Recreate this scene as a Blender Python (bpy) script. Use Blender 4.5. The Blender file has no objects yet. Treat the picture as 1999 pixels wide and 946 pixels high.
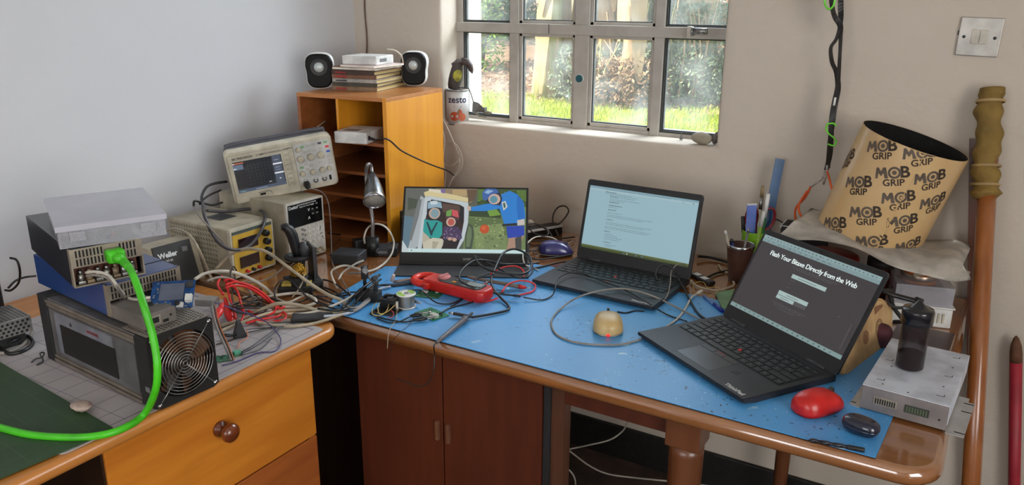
import bpy, bmesh, math, random
from math import sin, cos, pi, radians
from mathutils import Vector, Matrix, Euler, noise
random.seed(7)
C = bpy.context.scene.collection
S = bpy.context.scene

# ------------------------------------------------------------------ camera
CF = 1546.45
CFW = Vector((-0.488223, 0.821726, -0.293947))
CRT = Vector((0.858726, 0.512399, 0.006129))
CUP = Vector((-0.155654, 0.249428, 0.955802))
CPOS = Vector((1.91984, -2.15659, 0.69140))
cam = bpy.data.cameras.new('camera'); cam.sensor_width = 36; cam.lens = CF/1999*36
cam.clip_start = 0.05; cam.clip_end = 200
co = bpy.data.objects.new('camera', cam); C.objects.link(co)
m = Matrix((CRT, CUP, -CFW)).transposed().to_4x4(); m.translation = CPOS
co.matrix_world = m
S.camera = co

# ------------------------------------------------------------------ world, sun, room lights, exposure
w = bpy.data.worlds.new('sky'); S.world = w; w.use_nodes = True
nt = w.node_tree; nt.nodes.clear()
bg = nt.nodes.new('ShaderNodeBackground'); wo = nt.nodes.new('ShaderNodeOutputWorld')
bg.inputs[0].default_value = (0.72, 0.85, 1.0, 1); bg.inputs[1].default_value = 4.0
nt.links.new(bg.outputs[0], wo.inputs[0])
sl = bpy.data.lights.new('sun', 'SUN'); sl.energy = 21.0; sl.angle = radians(1.0); sl.color = (1.0, 0.93, 0.78)
so = bpy.data.objects.new('sun', sl); C.objects.link(so)
so.rotation_euler = Vector((0.62, 0.42, -0.62)).to_track_quat('-Z', 'Y').to_euler(); so.location = (-3, 3, 6)
def area(name, loc, direction, sx, sy, e, col):
    l = bpy.data.lights.new(name, 'AREA'); l.shape = 'RECTANGLE'; l.size = sx; l.size_y = sy; l.energy = e; l.color = col
    o = bpy.data.objects.new(name, l); C.objects.link(o); o.location = loc
    o.rotation_euler = Vector(direction).to_track_quat('-Z', 'Y').to_euler()
    return o
# daylight through the window of the right-hand wall and through the window behind the camera
area('daylight_right_window', (3.56, -2.45, 0.75), (-1, 0, -0.12), 1.5, 1.25, 36, (1.0, 0.93, 0.84))
area('daylight_front_window', (1.5, -4.16, 0.75), (0, 1, -0.1), 1.7, 1.25, 15, (1.0, 0.86, 0.72))
# added out-of-view area light boosting sky light through the back window from high right
area('sky_fill_panel', (2.0, 1.7, 2.5), (-0.62, -0.68, -0.72), 2.4, 1.6, 330, (0.86, 0.93, 1.0))
S.view_settings.view_transform = 'Standard'
S.view_settings.look = 'None'
S.view_settings.exposure = 0.0
S.view_settings.gamma = 1.0
S.view_settings.use_curve_mapping = False

# ------------------------------------------------------------------ helpers: places
def ray(px, py):
    return (CFW*CF + CRT*(px-999.5) - CUP*(py-473)).normalized()
def at(px, py, z=0.0):
    d = ray(px, py); return CPOS + d*((z-CPOS.z)/d.z)
def aty(px, py, y):
    d = ray(px, py); return CPOS + d*((y-CPOS.y)/d.y)
def atx(px, py, x):
    d = ray(px, py); return CPOS + d*((x-CPOS.x)/d.x)
def pts(L):
    o = []
    for q in L:
        if len(q) == 3: o.append(at(*q))
        elif q[2] == 'x': o.append(atx(q[0], q[1], q[3]))
        else: o.append(aty(q[0], q[1], q[3]))
    return o

# ------------------------------------------------------------------ helpers: materials
def lin(c):
    o = []
    for v in c[:3]:
        v = v/255; o.append(v/12.92 if v <= 0.04045 else ((v+0.055)/1.055)**2.4)
    return (*o, 1)
MATS = {}
def mat(name, c, rough=0.5, metal=0.0, c2=None, scale=20, amt=0.5, stretch=(1,1,1), bump=0.0, bscale=None, alpha=None, coat=0, spec=0.5, emit=None, trans=0.0, detail=4):
    if name in MATS: return MATS[name]
    m = bpy.data.materials.new(name); m.use_nodes = True; MATS[name] = m
    n = m.node_tree.nodes; L = m.node_tree.links; b = n['Principled BSDF']
    b.inputs['Base Color'].default_value = lin(c); b.inputs['Roughness'].default_value = rough
    b.inputs['Metallic'].default_value = metal; b.inputs['Specular IOR Level'].default_value = spec
    if coat: b.inputs['Coat Weight'].default_value = coat; b.inputs['Coat Roughness'].default_value = 0.15
    if trans: b.inputs['Transmission Weight'].default_value = trans
    if alpha is not None: b.inputs['Alpha'].default_value = alpha
    if emit: b.inputs['Emission Color'].default_value = lin(c); b.inputs['Emission Strength'].default_value = emit
    tc = mp = None
    def coord():
        t = n.new('ShaderNodeTexCoord'); p = n.new('ShaderNodeMapping'); p.inputs['Scale'].default_value = stretch
        L.new(t.outputs['Object'], p.inputs[0]); return p
    # slight variation on every material, so no surface is one dead colour
    if c2 is None:
        c2 = tuple(max(0, v*0.86) for v in c)
        amt = min(amt, 0.5)
    p = coord(); t = n.new('ShaderNodeTexNoise'); t.inputs['Scale'].default_value = scale; t.inputs['Detail'].default_value = detail
    L.new(p.outputs[0], t.inputs['Vector'])
    r = n.new('ShaderNodeMapRange'); r.inputs[1].default_value = 0.5-0.25*max(.1, amt); r.inputs[2].default_value = 0.5+0.25*max(.1, amt)
    L.new(t.outputs['Fac'], r.inputs[0])
    x = n.new('ShaderNodeMix'); x.data_type = 'RGBA'
    x.inputs[6].default_value = lin(c); x.inputs[7].default_value = lin(c2)
    L.new(r.outputs[0], x.inputs[0]); L.new(x.outputs[2], b.inputs['Base Color'])
    if bump:
        p = coord(); t = n.new('ShaderNodeTexNoise'); t.inputs['Scale'].default_value = bscale or scale*2; t.inputs['Detail'].default_value = 6
        L.new(p.outputs[0], t.inputs['Vector'])
        bp = n.new('ShaderNodeBump'); bp.inputs['Strength'].default_value = bump; bp.inputs['Distance'].default_value = 0.01
        L.new(t.outputs['Fac'], bp.inputs['Height']); L.new(bp.outputs[0], b.inputs['Normal'])
    return m
def wood(name, c, c2, axis='x', rough=0.35, sc=1.0, coat=0.3):
    st = {'x': (1.2, 14, 14), 'y': (14, 1.2, 14), 'z': (14, 14, 1.2)}[axis]
    return mat(name, c, rough, c2=c2, scale=3*sc, amt=1.1, stretch=st, bump=0.04, bscale=12, coat=coat, detail=8)

M_wall = mat('plaster white', (204, 192, 178), 0.9, c2=(194, 181, 166), scale=3, amt=1.5, bump=0.30, bscale=22)
M_wall2 = mat('plaster white left', (208, 207, 210), 0.9, c2=(200, 200, 204), scale=2.5, amt=1.5, bump=0.12, bscale=14)
M_ceil = mat('ceiling white', (225, 222, 216), 0.9)
M_floor = mat('floor dark', (82, 62, 52), 0.7, c2=(52, 40, 36), scale=8, bump=.1)
M_skirt = mat('skirting black', (16, 15, 15), 0.6, c2=(30, 27, 24), scale=60)
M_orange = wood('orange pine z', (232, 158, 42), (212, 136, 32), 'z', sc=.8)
M_deskl = wood('pine desk', (200, 134, 64), (172, 104, 44), 'y')
M_deskr = wood('teak desk', (158, 104, 60), (132, 82, 44), 'x', rough=0.18, coat=1.0)
_b = M_deskr.node_tree.nodes['Principled BSDF']; _b.inputs['Coat IOR'].default_value = 2.1; _b.inputs['Coat Roughness'].default_value = 0.08
M_darkw = wood('mahogany door', (92, 42, 24), (70, 30, 16), 'z', rough=0.4)
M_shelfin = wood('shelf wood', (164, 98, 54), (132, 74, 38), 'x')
M_knob = mat('knob wood', (120, 58, 26), 0.25, c2=(96, 42, 18), scale=30, coat=.5)
M_black = mat('black plastic', (22, 22, 24), 0.45)
M_blackm = mat('black matte', (30, 29, 30), 0.7)
M_dark = mat('dark grey plastic', (52, 52, 56), 0.55)
M_grey = mat('grey plastic', (120, 120, 122), 0.5)
M_white = mat('white plastic', (226, 224, 220), 0.4)
M_beige = mat('beige plastic', (206, 198, 178), 0.5)
M_beigem = mat('beige painted metal', (178, 168, 146), 0.5)
M_steel = mat('steel', (176, 174, 170), 0.32, 0.9, scale=50)
M_chrome = mat('chrome', (200, 200, 205), 0.15, 1.0)
M_alu = mat('aluminium', (172, 168, 164), 0.38, 0.75, scale=30, stretch=(1, 1, 12))
M_alup = mat('grey anodised panel', (112, 108, 108), 0.45, 0.3, scale=30)
M_green = mat('green rubber', (76, 205, 30), 0.4)
M_red = mat('red plastic', (205, 32, 28), 0.3)
M_redc = mat('red silicone', (222, 38, 36), 0.4)
M_cw = mat('cable white', (210, 202, 188), 0.45)
M_cb = mat('cable beige', (180, 166, 142), 0.5)
M_cg = mat('cable grey', (140, 132, 124), 0.5)
M_ck = mat('cable black', (20, 20, 22), 0.4)
M_cbr = mat('cable brown black', (48, 36, 30), 0.45)
M_brass = mat('brass', (214, 164, 60), 0.3, 0.9)
M_pcb = mat('circuit board green', (26, 128, 88), 0.4, c2=(16, 92, 64), scale=120, amt=.4)
M_pcbb = mat('circuit board blue', (24, 74, 132), 0.4, c2=(16, 48, 96), scale=120, amt=.4)
M_gold = mat('solder gold', (214, 200, 170), 0.3, 0.8)
M_paper = mat('white paper', (240, 232, 220), 0.8)
M_kraft = mat('kraft paper', (196, 160, 112), 0.8, c2=(180, 144, 98), scale=30)
M_slot = mat('slot dark', (12, 12, 12), 0.8)
M_txt = mat('print white', (225, 225, 225), 0.5)
M_txtk = mat('print black', (28, 26, 28), 0.6)

# ------------------------------------------------------------------ helpers: mesh builder
class G:
    def __init__(s): s.b = bmesh.new(); s.mi = 0; s.T = Matrix.Identity(4)
    def _v(s, p): return s.b.verts.new(s.T @ Vector(p))
    def f(s, vs, smooth=False):
        try:
            q = s.b.faces.new(vs); q.material_index = s.mi; q.smooth = smooth; return q
        except ValueError: return None
    def poly(s, P): return s.f([s._v(p) for p in P])
    def box(s, lo, hi, bev=0.0, seg=2, R=None):
        # lo, hi corners; optional rotation matrix about the centre
        lo = Vector(lo); hi = Vector(hi); c = (lo+hi)/2; h = (hi-lo)/2
        t = bmesh.new(); bmesh.ops.create_cube(t, size=2)
        for v in t.verts: v.co = Vector((v.co.x*h.x, v.co.y*h.y, v.co.z*h.z))
        if bev > 0: bmesh.ops.bevel(t, geom=t.edges[:], offset=bev, segments=seg, profile=.6, affect='EDGES')
        s.merge(t, Matrix.Translation(c) @ (R.to_4x4() if R else Matrix.Identity(4)), smooth=False); return s
    def merge(s, t, X=Matrix.Identity(4), smooth=False):
        mp = {}
        for v in t.verts: mp[v] = s._v(X @ v.co)
        for q in t.faces:
            s.f([mp[v] for v in q.verts], smooth)
        t.free()
    def ring_loft(s, rings, closed=True, cap=True, smooth=True):
        V = [[s._v(p) for p in r] for r in rings]
        n = len(V[0])
        for a, b2 in zip(V, V[1:]):
            for i in range(n if closed else n-1):
                j = (i+1) % n
                s.f([a[i], a[j], b2[j], b2[i]], smooth)
        if cap and closed:
            s.f(V[0][::-1]); s.f(V[-1])
        return V
    def cyl(s, a, b, r0, r1=None, n=16, cap=True, smooth=True):
        a = Vector(a); b = Vector(b); r1 = r0 if r1 is None else r1
        z = (b-a).normalized(); x = z.orthogonal().normalized(); y = z.cross(x)
        s.ring_loft([[c + (x*cos(2*pi*i/n)+y*sin(2*pi*i/n))*r for i in range(n)] for c, r in ((a, r0), (b, r1))], cap=cap, smooth=smooth); return s
    def lathe(s, prof, n=24, o=(0,0,0), cap=True):
        o = Vector(o)
        s.ring_loft([[o+Vector((r*cos(2*pi*i/n), r*sin(2*pi*i/n), z)) for i in range(n)] for r, z in prof], cap=cap); return s
    def tube(s, P, r, n=8, flat=1.0, cap=True, smooth=True):
        # r a number or a list; parallel transport frames
        P = [Vector(p) for p in P]; k = len(P)
        rr = r if isinstance(r, (list, tuple)) else [r]*k
        T = []
        for i in range(k):
            d = P[min(i+1, k-1)]-P[max(i-1, 0)]
            T.append(d.normalized() if d.length > 1e-9 else Vector((0, 0, 1)))
        x = T[0].orthogonal().normalized() if abs(T[0].z) > .95 else T[0].cross(Vector((0, 0, 1))).normalized()
        rings = []
        for i in range(k):
            x = (x - T[i]*x.dot(T[i]))
            x = x.normalized() if x.length > 1e-6 else T[i].orthogonal().normalized()
            y = T[i].cross(x)
            rings.append([P[i] + (x*cos(2*pi*j/n) + y*sin(2*pi*j/n)*flat)*rr[i] for j in range(n)])
        s.ring_loft(rings, cap=cap, smooth=smooth); return s
    def sphere(s, c, r, sc=(1,1,1), u=20, v=12, R=None):
        t = bmesh.new(); bmesh.ops.create_uvsphere(t, u_segments=u, v_segments=v, radius=1)
        for q in t.verts: q.co = Vector((q.co.x*r*sc[0], q.co.y*r*sc[1], q.co.z*r*sc[2]))
        s.merge(t, Matrix.Translation(Vector(c)) @ (R.to_4x4() if R else Matrix.Identity(4)), smooth=True); return s
    def prism(s, P, z0, z1):
        # 2d outline extruded in z
        a = [s._v((x, y, z0)) for x, y in P]; b2 = [s._v((x, y, z1)) for x, y in P]
        n = len(P); s.f(a[::-1]); s.f(b2)
        for i in range(n): s.f([a[i], a[(i+1) % n], b2[(i+1) % n], b2[i]])
        return s
    def prism_axis(s, P, a, b, fn):
        # outline P mapped by fn(u, v, t) at t=a and t=b
        A = [s._v(fn(u, v, a)) for u, v in P]; B = [s._v(fn(u, v, b)) for u, v in P]
        n = len(P); s.f(A[::-1]); s.f(B)
        for i in range(n): s.f([A[i], A[(i+1) % n], B[(i+1) % n], B[i]])
        return s
    def grid(s, fn, nu, nv, smooth=True):
        V = [[s._v(fn(i/nu, j/nv)) for j in range(nv+1)] for i in range(nu+1)]
        for i in range(nu):
            for j in range(nv): s.f([V[i][j], V[i+1][j], V[i+1][j+1], V[i][j+1]], smooth)
        return s

def rrect(w, h, r, n=4, cx=0, cy=0):
    P = []
    for (sx, sy, a0) in ((1, 1, 0), (-1, 1, 90), (-1, -1, 180), (1, -1, 270)):
        for i in range(n+1):
            a = radians(a0+90*i/n)
            P.append((cx+sx*(w/2-r)+r*cos(a), cy+sy*(h/2-r)+r*sin(a)))
    return P
def smooth_path(P, k=6):
    P = [Vector(p) for p in P]
    if len(P) < 3: return P
    Q = [P[0]*2-P[1]]+P+[P[-1]*2-P[-2]]; o = []
    for i in range(1, len(Q)-2):
        a, b, c, d = Q[i-1:i+3]
        for j in range(k):
            t = j/k
            o.append(0.5*((2*b)+(c-a)*t+(2*a-5*b+4*c-d)*t*t+(3*b-a-3*c+d)*t**3))
    o.append(P[-1]); return o

WM = {}
def wm(o): return WM.get(o.name, Matrix.Identity(4))
def build(g, name, ms, parent=None, world=False, loc=None, recalc=True):
    """links g as ONE mesh object; world=True when g was drawn in world coordinates"""
    b = g.b
    if world and parent is not None: b.transform(wm(parent).inverted())
    if parent is None and loc is not None: b.transform(Matrix.Translation(-Vector(loc)))
    if recalc: bmesh.ops.recalc_face_normals(b, faces=b.faces[:])
    me = bpy.data.meshes.new(name); b.to_mesh(me); b.free()
    for q in (ms if isinstance(ms, (list, tuple)) else [ms]): me.materials.append(q)
    o = bpy.data.objects.new(name, me); C.objects.link(o)
    if parent is not None: o.parent = parent; WM[o.name] = wm(parent)
    elif loc is not None: o.location = loc; WM[o.name] = Matrix.Translation(Vector(loc))
    return o
def tag(o, label, cat, group=None, kind=None):
    o['label'] = label; o['category'] = cat
    if group: o['group'] = group
    if kind: o['kind'] = kind
    return o
def thing(name, label, cat, loc=(0,0,0), rot=(0,0,0), group=None, M=None):
    o = bpy.data.objects.new(name, None); C.objects.link(o); o.empty_display_size = .05
    if M is None: M = Matrix.Translation(Vector(loc)) @ Euler(rot).to_matrix().to_4x4()
    o.matrix_world = M; WM[o.name] = M.copy()
    return tag(o, label, cat, group)
def struct(o): o['kind'] = 'structure'; return o
def text(name, s, size, M, m, parent, bold=0.0, bend=None, align='CENTER', sx=1.0, track=1.0, ext=0.0002):
    cu = bpy.data.curves.new(name, 'FONT'); cu.body = s; cu.size = size; cu.align_x = align; cu.align_y = 'CENTER'
    cu.offset = bold; cu.extrude = ext; cu.resolution_u = 3; cu.space_character = track
    o = bpy.data.objects.new(name, cu); C.objects.link(o)
    dg = bpy.context.evaluated_depsgraph_get(); dg.update()
    me = bpy.data.meshes.new_from_object(o.evaluated_get(dg)); bpy.data.objects.remove(o)
    for v in me.vertices:
        p = v.co.copy(); p.x *= sx
        v.co = bend(p) if bend else (M @ p)
    me.materials.clear(); me.materials.append(m)
    r = bpy.data.objects.new(name, me); C.objects.link(r)
    if parent is not None: r.parent = parent; WM[r.name] = wm(parent)
    return r
def cable(name, label, P, r, m, cat='cable', group=None, k=6, n=8, flat=1.0, plug=None):
    """one cord lying along P; plug = list of (end index, length, radius, material) children"""
    Q = smooth_path(pts(P), k)
    # never let a cord sink into the table top
    if plug:
        t = thing(name, label, cat, Q[0], group=group)
        g = G(); g.tube(Q, r, n, flat); build(g, 'cord', m, t, world=True)
        for (e, ln, pr, pm) in plug:
            i, d = (0, (Q[0]-Q[1]).normalized()) if e == 0 else (-1, (Q[-1]-Q[-2]).normalized())
            g = G(); a = Q[i]-d*.002; b2 = Q[i]+d*ln
            g.tube([a, a+(b2-a)*.12, a+(b2-a)*.3, a+(b2-a)*.92, b2], [pr*.55, pr*.7, pr, pr, pr*.85], 10, .6)
            build(g, 'plug', pm, t, world=True)
        return t
    g = G(); g.tube(Q, r, n, flat)
    o = build(g, name, m, None, loc=Q[0]); return tag(o, label, cat, group)
def frame(o, x, y):
    """matrix with origin o, x axis x, y axis y (orthogonalised)"""
    x = Vector(x).normalized(); y = Vector(y); y = (y-x*y.dot(x)).normalized(); z = x.cross(y)
    M = Matrix((x, y, z)).transposed().to_4x4(); M.translation = Vector(o); return M
def screen_material(name, strength):
    m = bpy.data.materials.new(name); m.use_nodes = True; n = m.node_tree.nodes; b = n['Principled BSDF']
    a = n.new('ShaderNodeVertexColor'); a.layer_name = 'Col'
    b.inputs['Base Color'].default_value = (0.01, 0.01, 0.012, 1); b.inputs['Roughness'].default_value = 0.35
    m.node_tree.links.new(a.outputs[0], b.inputs['Emission Color']); b.inputs['Emission Strength'].default_value = strength
    return m
def picture(name, layers, w, h, M, m, parent, step=0.00003):
    """flat coloured shapes on a screen: layers of (outline in 0..1 units, y up, colour)"""
    b = bmesh.new(); cols = []
    for i, (P, c) in enumerate(layers):
        vs = [b.verts.new(M @ Vector((x*w, y*h, (i+1)*step))) for x, y in P]
        try: b.faces.new(vs); cols.append(c)
        except ValueError: pass
    me = bpy.data.meshes.new(name); b.to_mesh(me); b.free()
    a = me.color_attributes.new('Col', 'FLOAT_COLOR', 'CORNER')
    for p, c in zip(me.polygons, cols):
        for li in p.loop_indices: a.data[li].color = lin(c)
    me.materials.append(m); o = bpy.data.objects.new(name, me); C.objects.link(o)
    o.parent = parent; WM[o.name] = wm(parent); return o
def rc(x0, y0, x1, y1): return [(x0, y0), (x1, y0), (x1, y1), (x0, y1)]
def ell(cx, cy, rx, ry, n=16, a=0):
    return [(cx+rx*cos(2*pi*i/n)*cos(a)-ry*sin(2*pi*i/n)*sin(a), cy+rx*cos(2*pi*i/n)*sin(a)+ry*sin(2*pi*i/n)*cos(a)) for i in range(n)]
def copy_tree(o, parent=None):
    c = o.copy(); C.objects.link(c)
    if parent is not None: c.parent = parent
    WM[c.name] = wm(o)
    for ch in o.children: copy_tree(ch, c)
    return c

# ================================================================== ROOM
RX, RY0, ZF, ZC = 3.6, -4.2, -0.75, 1.95
WX0, WX1, WZ0, WZ1 = 0.362, 1.292, 0.30, 1.45     # window opening
def holed(name, ax, pos, thick, u0, u1, hu0, hu1, hz0, hz1, m):
    """wall slab with one rectangular opening, drawn as four joined blocks"""
    g = G()
    for (a, b2, c, d) in ((u0, hu0, ZF, ZC), (hu1, u1, ZF, ZC), (hu0, hu1, ZF, hz0), (hu0, hu1, hz1, ZC)):
        if ax == 'y': g.box((a, min(pos, pos+thick), c), (b2, max(pos, pos+thick), d))
        else: g.box((min(pos, pos+thick), a, c), (max(pos, pos+thick), b2, d))
    return g
g = holed('wall_back', 'y', 0.0, 0.24, -0.02, RX, WX0-.03, WX1+.03, WZ0-.03, WZ1+.03, None)
# plastered, rounded reveal running round the opening
cx, cz = (WX0+WX1)/2, (WZ0+WZ1)/2
def rl(grow, y, r):
    return [(x, y, z) for x, z in rrect(WX1-WX0+2*grow, WZ1-WZ0+2*grow, r, 4, cx, cz)]
prof = [(.03, 0.0, .0005), (.009, .0006, .010), (.004, .003, .012), (.001, .008, .014), (0, .015, .016), (-.003, .24, .016)]
g.ring_loft([rl(*p) for p in prof], cap=False)
g.ring_loft([rl(.03, 0.0, .0005), rl(.03, 0.24, .0005)], cap=False)
# corner fillers of the front face
struct(build(g, 'wall_back', M_wall, recalc=False))
g = G(); g.box((-.2, RY0, ZF), (0.0, 0.24, ZC)); struct(build(g, 'wall_left', M_wall2))
g = holed('wall_right', 'x', RX, .2, RY0, .24, -3.25, -1.65, 0.1, 1.4, None); struct(build(g, 'wall_right', M_wall2))
g = holed('wall_front', 'y', RY0, -.2, -.2, RX+.2, .6, 2.4, 0.1, 1.4, None); struct(build(g, 'wall_front', M_wall2))
g = G(); g.box((-.2, RY0-.2, ZF-.1), (RX+.2, .24, ZF)); struct(build(g, 'floor', M_floor))
g = G(); g.box((-.2, RY0-.2, ZC), (RX+.2, .24, ZC+.15)); struct(build(g, 'ceiling', M_ceil))
g = G(); g.box((0.0, -.014, ZF), (RX, 0.0, ZF+.115), .003); struct(build(g, 'baseboard_back', M_skirt))
g = G(); g.box((0.0, RY0, ZF), (.014, -.014, ZF+.115), .003); struct(build(g, 'baseboard_left', M_skirt))

# ------------------------------------------------------------------ window
M_frame = mat('window paint grey', (186, 180, 172), 0.55, c2=(160, 152, 142), scale=18, amt=1.2, bump=.05)
M_putty = mat('window putty dark', (60, 62, 60), 0.7)
gm = bpy.data.materials.new('window glass dusty'); gm.use_nodes = True
n = gm.node_tree.nodes; L = gm.node_tree.links; n.clear()
out = n.new('ShaderNodeOutputMaterial'); tr = n.new('ShaderNodeBsdfTransparent'); gl = n.new('ShaderNodeBsdfGlossy'); df = n.new('ShaderNodeBsdfTranslucent')
tr.inputs[0].default_value = (.97, .985, .98, 1); gl.inputs['Roughness'].default_value = .03; df.inputs[0].default_value = (.8, .82, .8, 1)
m1 = n.new('ShaderNodeMixShader'); m2 = n.new('ShaderNodeMixShader'); fr = n.new('ShaderNodeFresnel'); fr.inputs[0].default_value = 1.45
fr = n.new('ShaderNodeLayerWeight'); fr.inputs[0].default_value = .5; fp_ = n.new('ShaderNodeMath'); fp_.operation = 'POWER'; fp_.inputs[1].default_value = 4; fq_ = n.new('ShaderNodeMath'); fq_.operation = 'MULTIPLY_ADD'; fq_.inputs[1].default_value = .5; fq_.inputs[2].default_value = .03; L.new(fr.outputs['Facing'], fp_.inputs[0]); L.new(fp_.outputs[0], fq_.inputs[0]); L.new(fq_.outputs[0], m1.inputs[0]); L.new(tr.outputs[0], m1.inputs[1]); L.new(gl.outputs[0], m1.inputs[2])
tcn = n.new('ShaderNodeTexCoord'); nz = n.new('ShaderNodeTexNoise'); nz.inputs['Scale'].default_value = 9; nz.inputs['Detail'].default_value = 8
mr = n.new('ShaderNodeMapRange'); mr.inputs[1].default_value = .42; mr.inputs[2].default_value = .75; mr.inputs[3].default_value = .03; mr.inputs[4].default_value = .13
L.new(tcn.outputs['Object'], nz.inputs['Vector']); L.new(nz.outputs['Fac'], mr.inputs[0]); L.new(mr.outputs[0], m2.inputs[0])
L.new(m1.outputs[0], m2.inputs[1]); L.new(df.outputs[0], m2.inputs[2]); L.new(m2.outputs[0], out.inputs[0])
win = bpy.data.objects.new('window_1', None); C.objects.link(win); win.location = (cx, .1, WZ0); struct(win); WM['window_1'] = Matrix.Translation((cx, .1, WZ0))
FY = .10
g = G()
g.box((WX0-.01, FY, WZ0-.01), (WX0+.022, FY+.035, WZ1+.01), .003); g.box((WX1-.022, FY, WZ0-.01), (WX1+.01, FY+.035, WZ1+.01), .003)
g.box((WX0-.01, FY+.001, WZ0-.02), (WX1+.01, FY+.034, WZ0+.012), .003); g.box((WX0-.01, FY, WZ1-.03), (WX1+.01, FY+.035, WZ1+.01), .003)
for a, b2 in ((.567, .600), (.800, .849), (1.058, 1.088)): g.box((a, FY-.004, WZ0-.01), (b2, FY+.034, WZ1), .003)
build(g, 'window_frame', M_frame, win, world=True)
g = G(); g.box((WX0, FY-.010, .586), (WX1, FY+.024, .617), .003); g.box((WX0, FY-.010, 1.0), (WX1, FY+.024, 1.03), .003)
build(g, 'cross_bar', M_frame, win, world=True)
cols = ((WX0+.022, .567), (.600, .800), (.849, 1.058), (1.088, WX1-.022)); rows = ((WZ0+.012, .587), (.616, 1.001), (1.029, WZ1-.03))
for ci, (a, b2) in enumerate(cols):
    for (c, d) in rows:
        g = G(); t = .010 if ci in (1, 2) else .005
        for q in ((a, c, a+t, d), (b2-t, c, b2, d), (a, c, b2, c+t), (a, d-t, b2, d)): g.box((q[0], FY+.004, q[1]), (q[2], FY+.026, q[3]), .001)
        build(g, 'casement', M_frame if ci in (1, 2) else M_putty, win, world=True)
        g = G()
        for q in ((a+t, c+t, a+t+.003, d-t), (b2-t-.0025, c+t, b2-t, d-t), (a+t, c+t, b2-t, c+t+.003)): g.box((q[0], FY+.010, q[1]), (q[2], FY+.0235, q[3]))
        build(g, 'putty_line', M_putty, win, world=True)
        g = G(); g.box((a+t-.001, FY+.014, c+t-.001), (b2-t+.001, FY+.0165, d-t+.001)); build(g, 'pane', gm, win, world=True)
g = G(); g.box((.712, FY-.0106, .588), (.7145, FY-.009, .616)); build(g, 'bar_joint', M_putty, win, world=True)
# plain panes of the two windows out of view that let the daylight in
for nm, a, b2 in (('window_2', (3.68, -3.25, .1), (3.70, -1.65, 1.4)), ('window_3', (.6, -4.32, .1), (2.4, -4.30, 1.4))):
    wv = bpy.data.objects.new(nm, None); C.objects.link(wv); struct(wv); WM[nm] = Matrix.Identity(4)
    g = G(); g.box(a, b2); build(g, 'pane', gm, wv, world=True)
    A = Vector(a); B = Vector(b2); g = G(); k = 1 if nm == 'window_2' else 0
    for s0 in (0, .48, .96):
        lo = A.copy(); hi = B.copy(); lo[k] = A[k]+(B[k]-A[k])*s0; hi[k] = lo[k]+(B[k]-A[k])*.04; lo[1-k] -= .01; hi[1-k] += .01; g.box(lo, hi)
    for s0 in (0, .5, .96):
        lo = A.copy(); hi = B.copy(); lo.z = A.z+1.3*s0; hi.z = lo.z+.05; lo[1-k] -= .008; hi[1-k] += .008; g.box(lo, hi)
    build(g, 'window_frame', M_frame, wv, world=True)

# sucker disc, foil latch, sill things
p = aty(1132, 153, FY-.005)
t = thing('suction_disc', 'round teal disc stuck on the middle upright of the window', 'disc', p)
g = G(); g.T = Matrix.Rotation(pi/2, 4, 'X'); g.lathe([(.0135, 0), (.0145, .002), (.0135, .004)], 28); build(g, 'rim', M_white, t)
g = G(); g.T = Matrix.Rotation(pi/2, 4, 'X'); g.lathe([(.0118, .0035), (.0118, .0062), (.009, .0068)], 28); build(g, 'disc', mat('teal', (18, 92, 104), .35), t)
p = aty(1352, 61, FY-.016)
t = thing('window_latch', 'grey catch bound with tape on the crossbar at the right end', 'latch', p)
g = G(); g.cyl((0, 0, 0), (.042, 0, .001), .0105, .009, 14); g.cyl((-.002, 0, 0), (.004, 0, 0), .0125, .0125, 14); build(g, 'barrel', mat('foil', (170, 168, 165), .35, .6, c2=(60, 60, 60), scale=120, amt=1), t)
g = G(); g.box((-.014, -.010, -.016), (-.002, .006, .014), .002); build(g, 'tape', mat('clear tape', (200, 190, 175), .3), t)

# ================================================================== GARDEN
GZ = -0.85
def hump(x, y):
    return noise.noise(Vector((x*.5, y*.5, 0)))*.10
gg = G(); gg.grid(lambda u, v: (-16+26*u, .26+v*9.2, GZ+hump(-16+26*u, .26+v*9.2)*min(1, v*3)), 60, 40)
M_soil = mat('garden soil', (96, 86, 50), .95, c2=(70, 96, 30), scale=3, amt=1)
struct(build(gg, 'garden_lawn', M_soil))
gg = G(); gg.grid(lambda u, v: (-30+52*u, 9.3+v*16, GZ+.03+v*2.2+hump(-30+52*u, 9.3+v*16)*2), 60, 30)
struct(build(gg, 'garden_bank', mat('leaf litter', (122, 94, 74), .95, c2=(68, 56, 40), scale=6, amt=1.2, bump=.6, bscale=25)))
def blades(n, fn, h0, h1, wd, lean=.5):
    g = G()
    for i in range(n):
        p = Vector(fn()); a = random.uniform(0, 2*pi); h = random.uniform(h0, h1); l = random.uniform(0, lean)*h
        d = Vector((cos(a), sin(a), 0)); s2 = Vector((-sin(a), cos(a), 0))*wd*random.uniform(.6, 1.3)
        a0, a1 = g._v(p-s2), g._v(p+s2); b0, b1 = g._v(p+d*l*.4+Vector((0, 0, h*.6))-s2*.7), g._v(p+d*l*.4+Vector((0, 0, h*.6))+s2*.7); c0 = g._v(p+d*l+Vector((0, 0, h)))
        g.f([a0, a1, b1, b0]); g.f([b0, b1, c0])
    return g
def lawnpt():
    y = .5+8.9*random.random()**.8; x = random.uniform(-5.2*(y+2)/9, .9); return (x-.1, y, GZ-.02)
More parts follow.
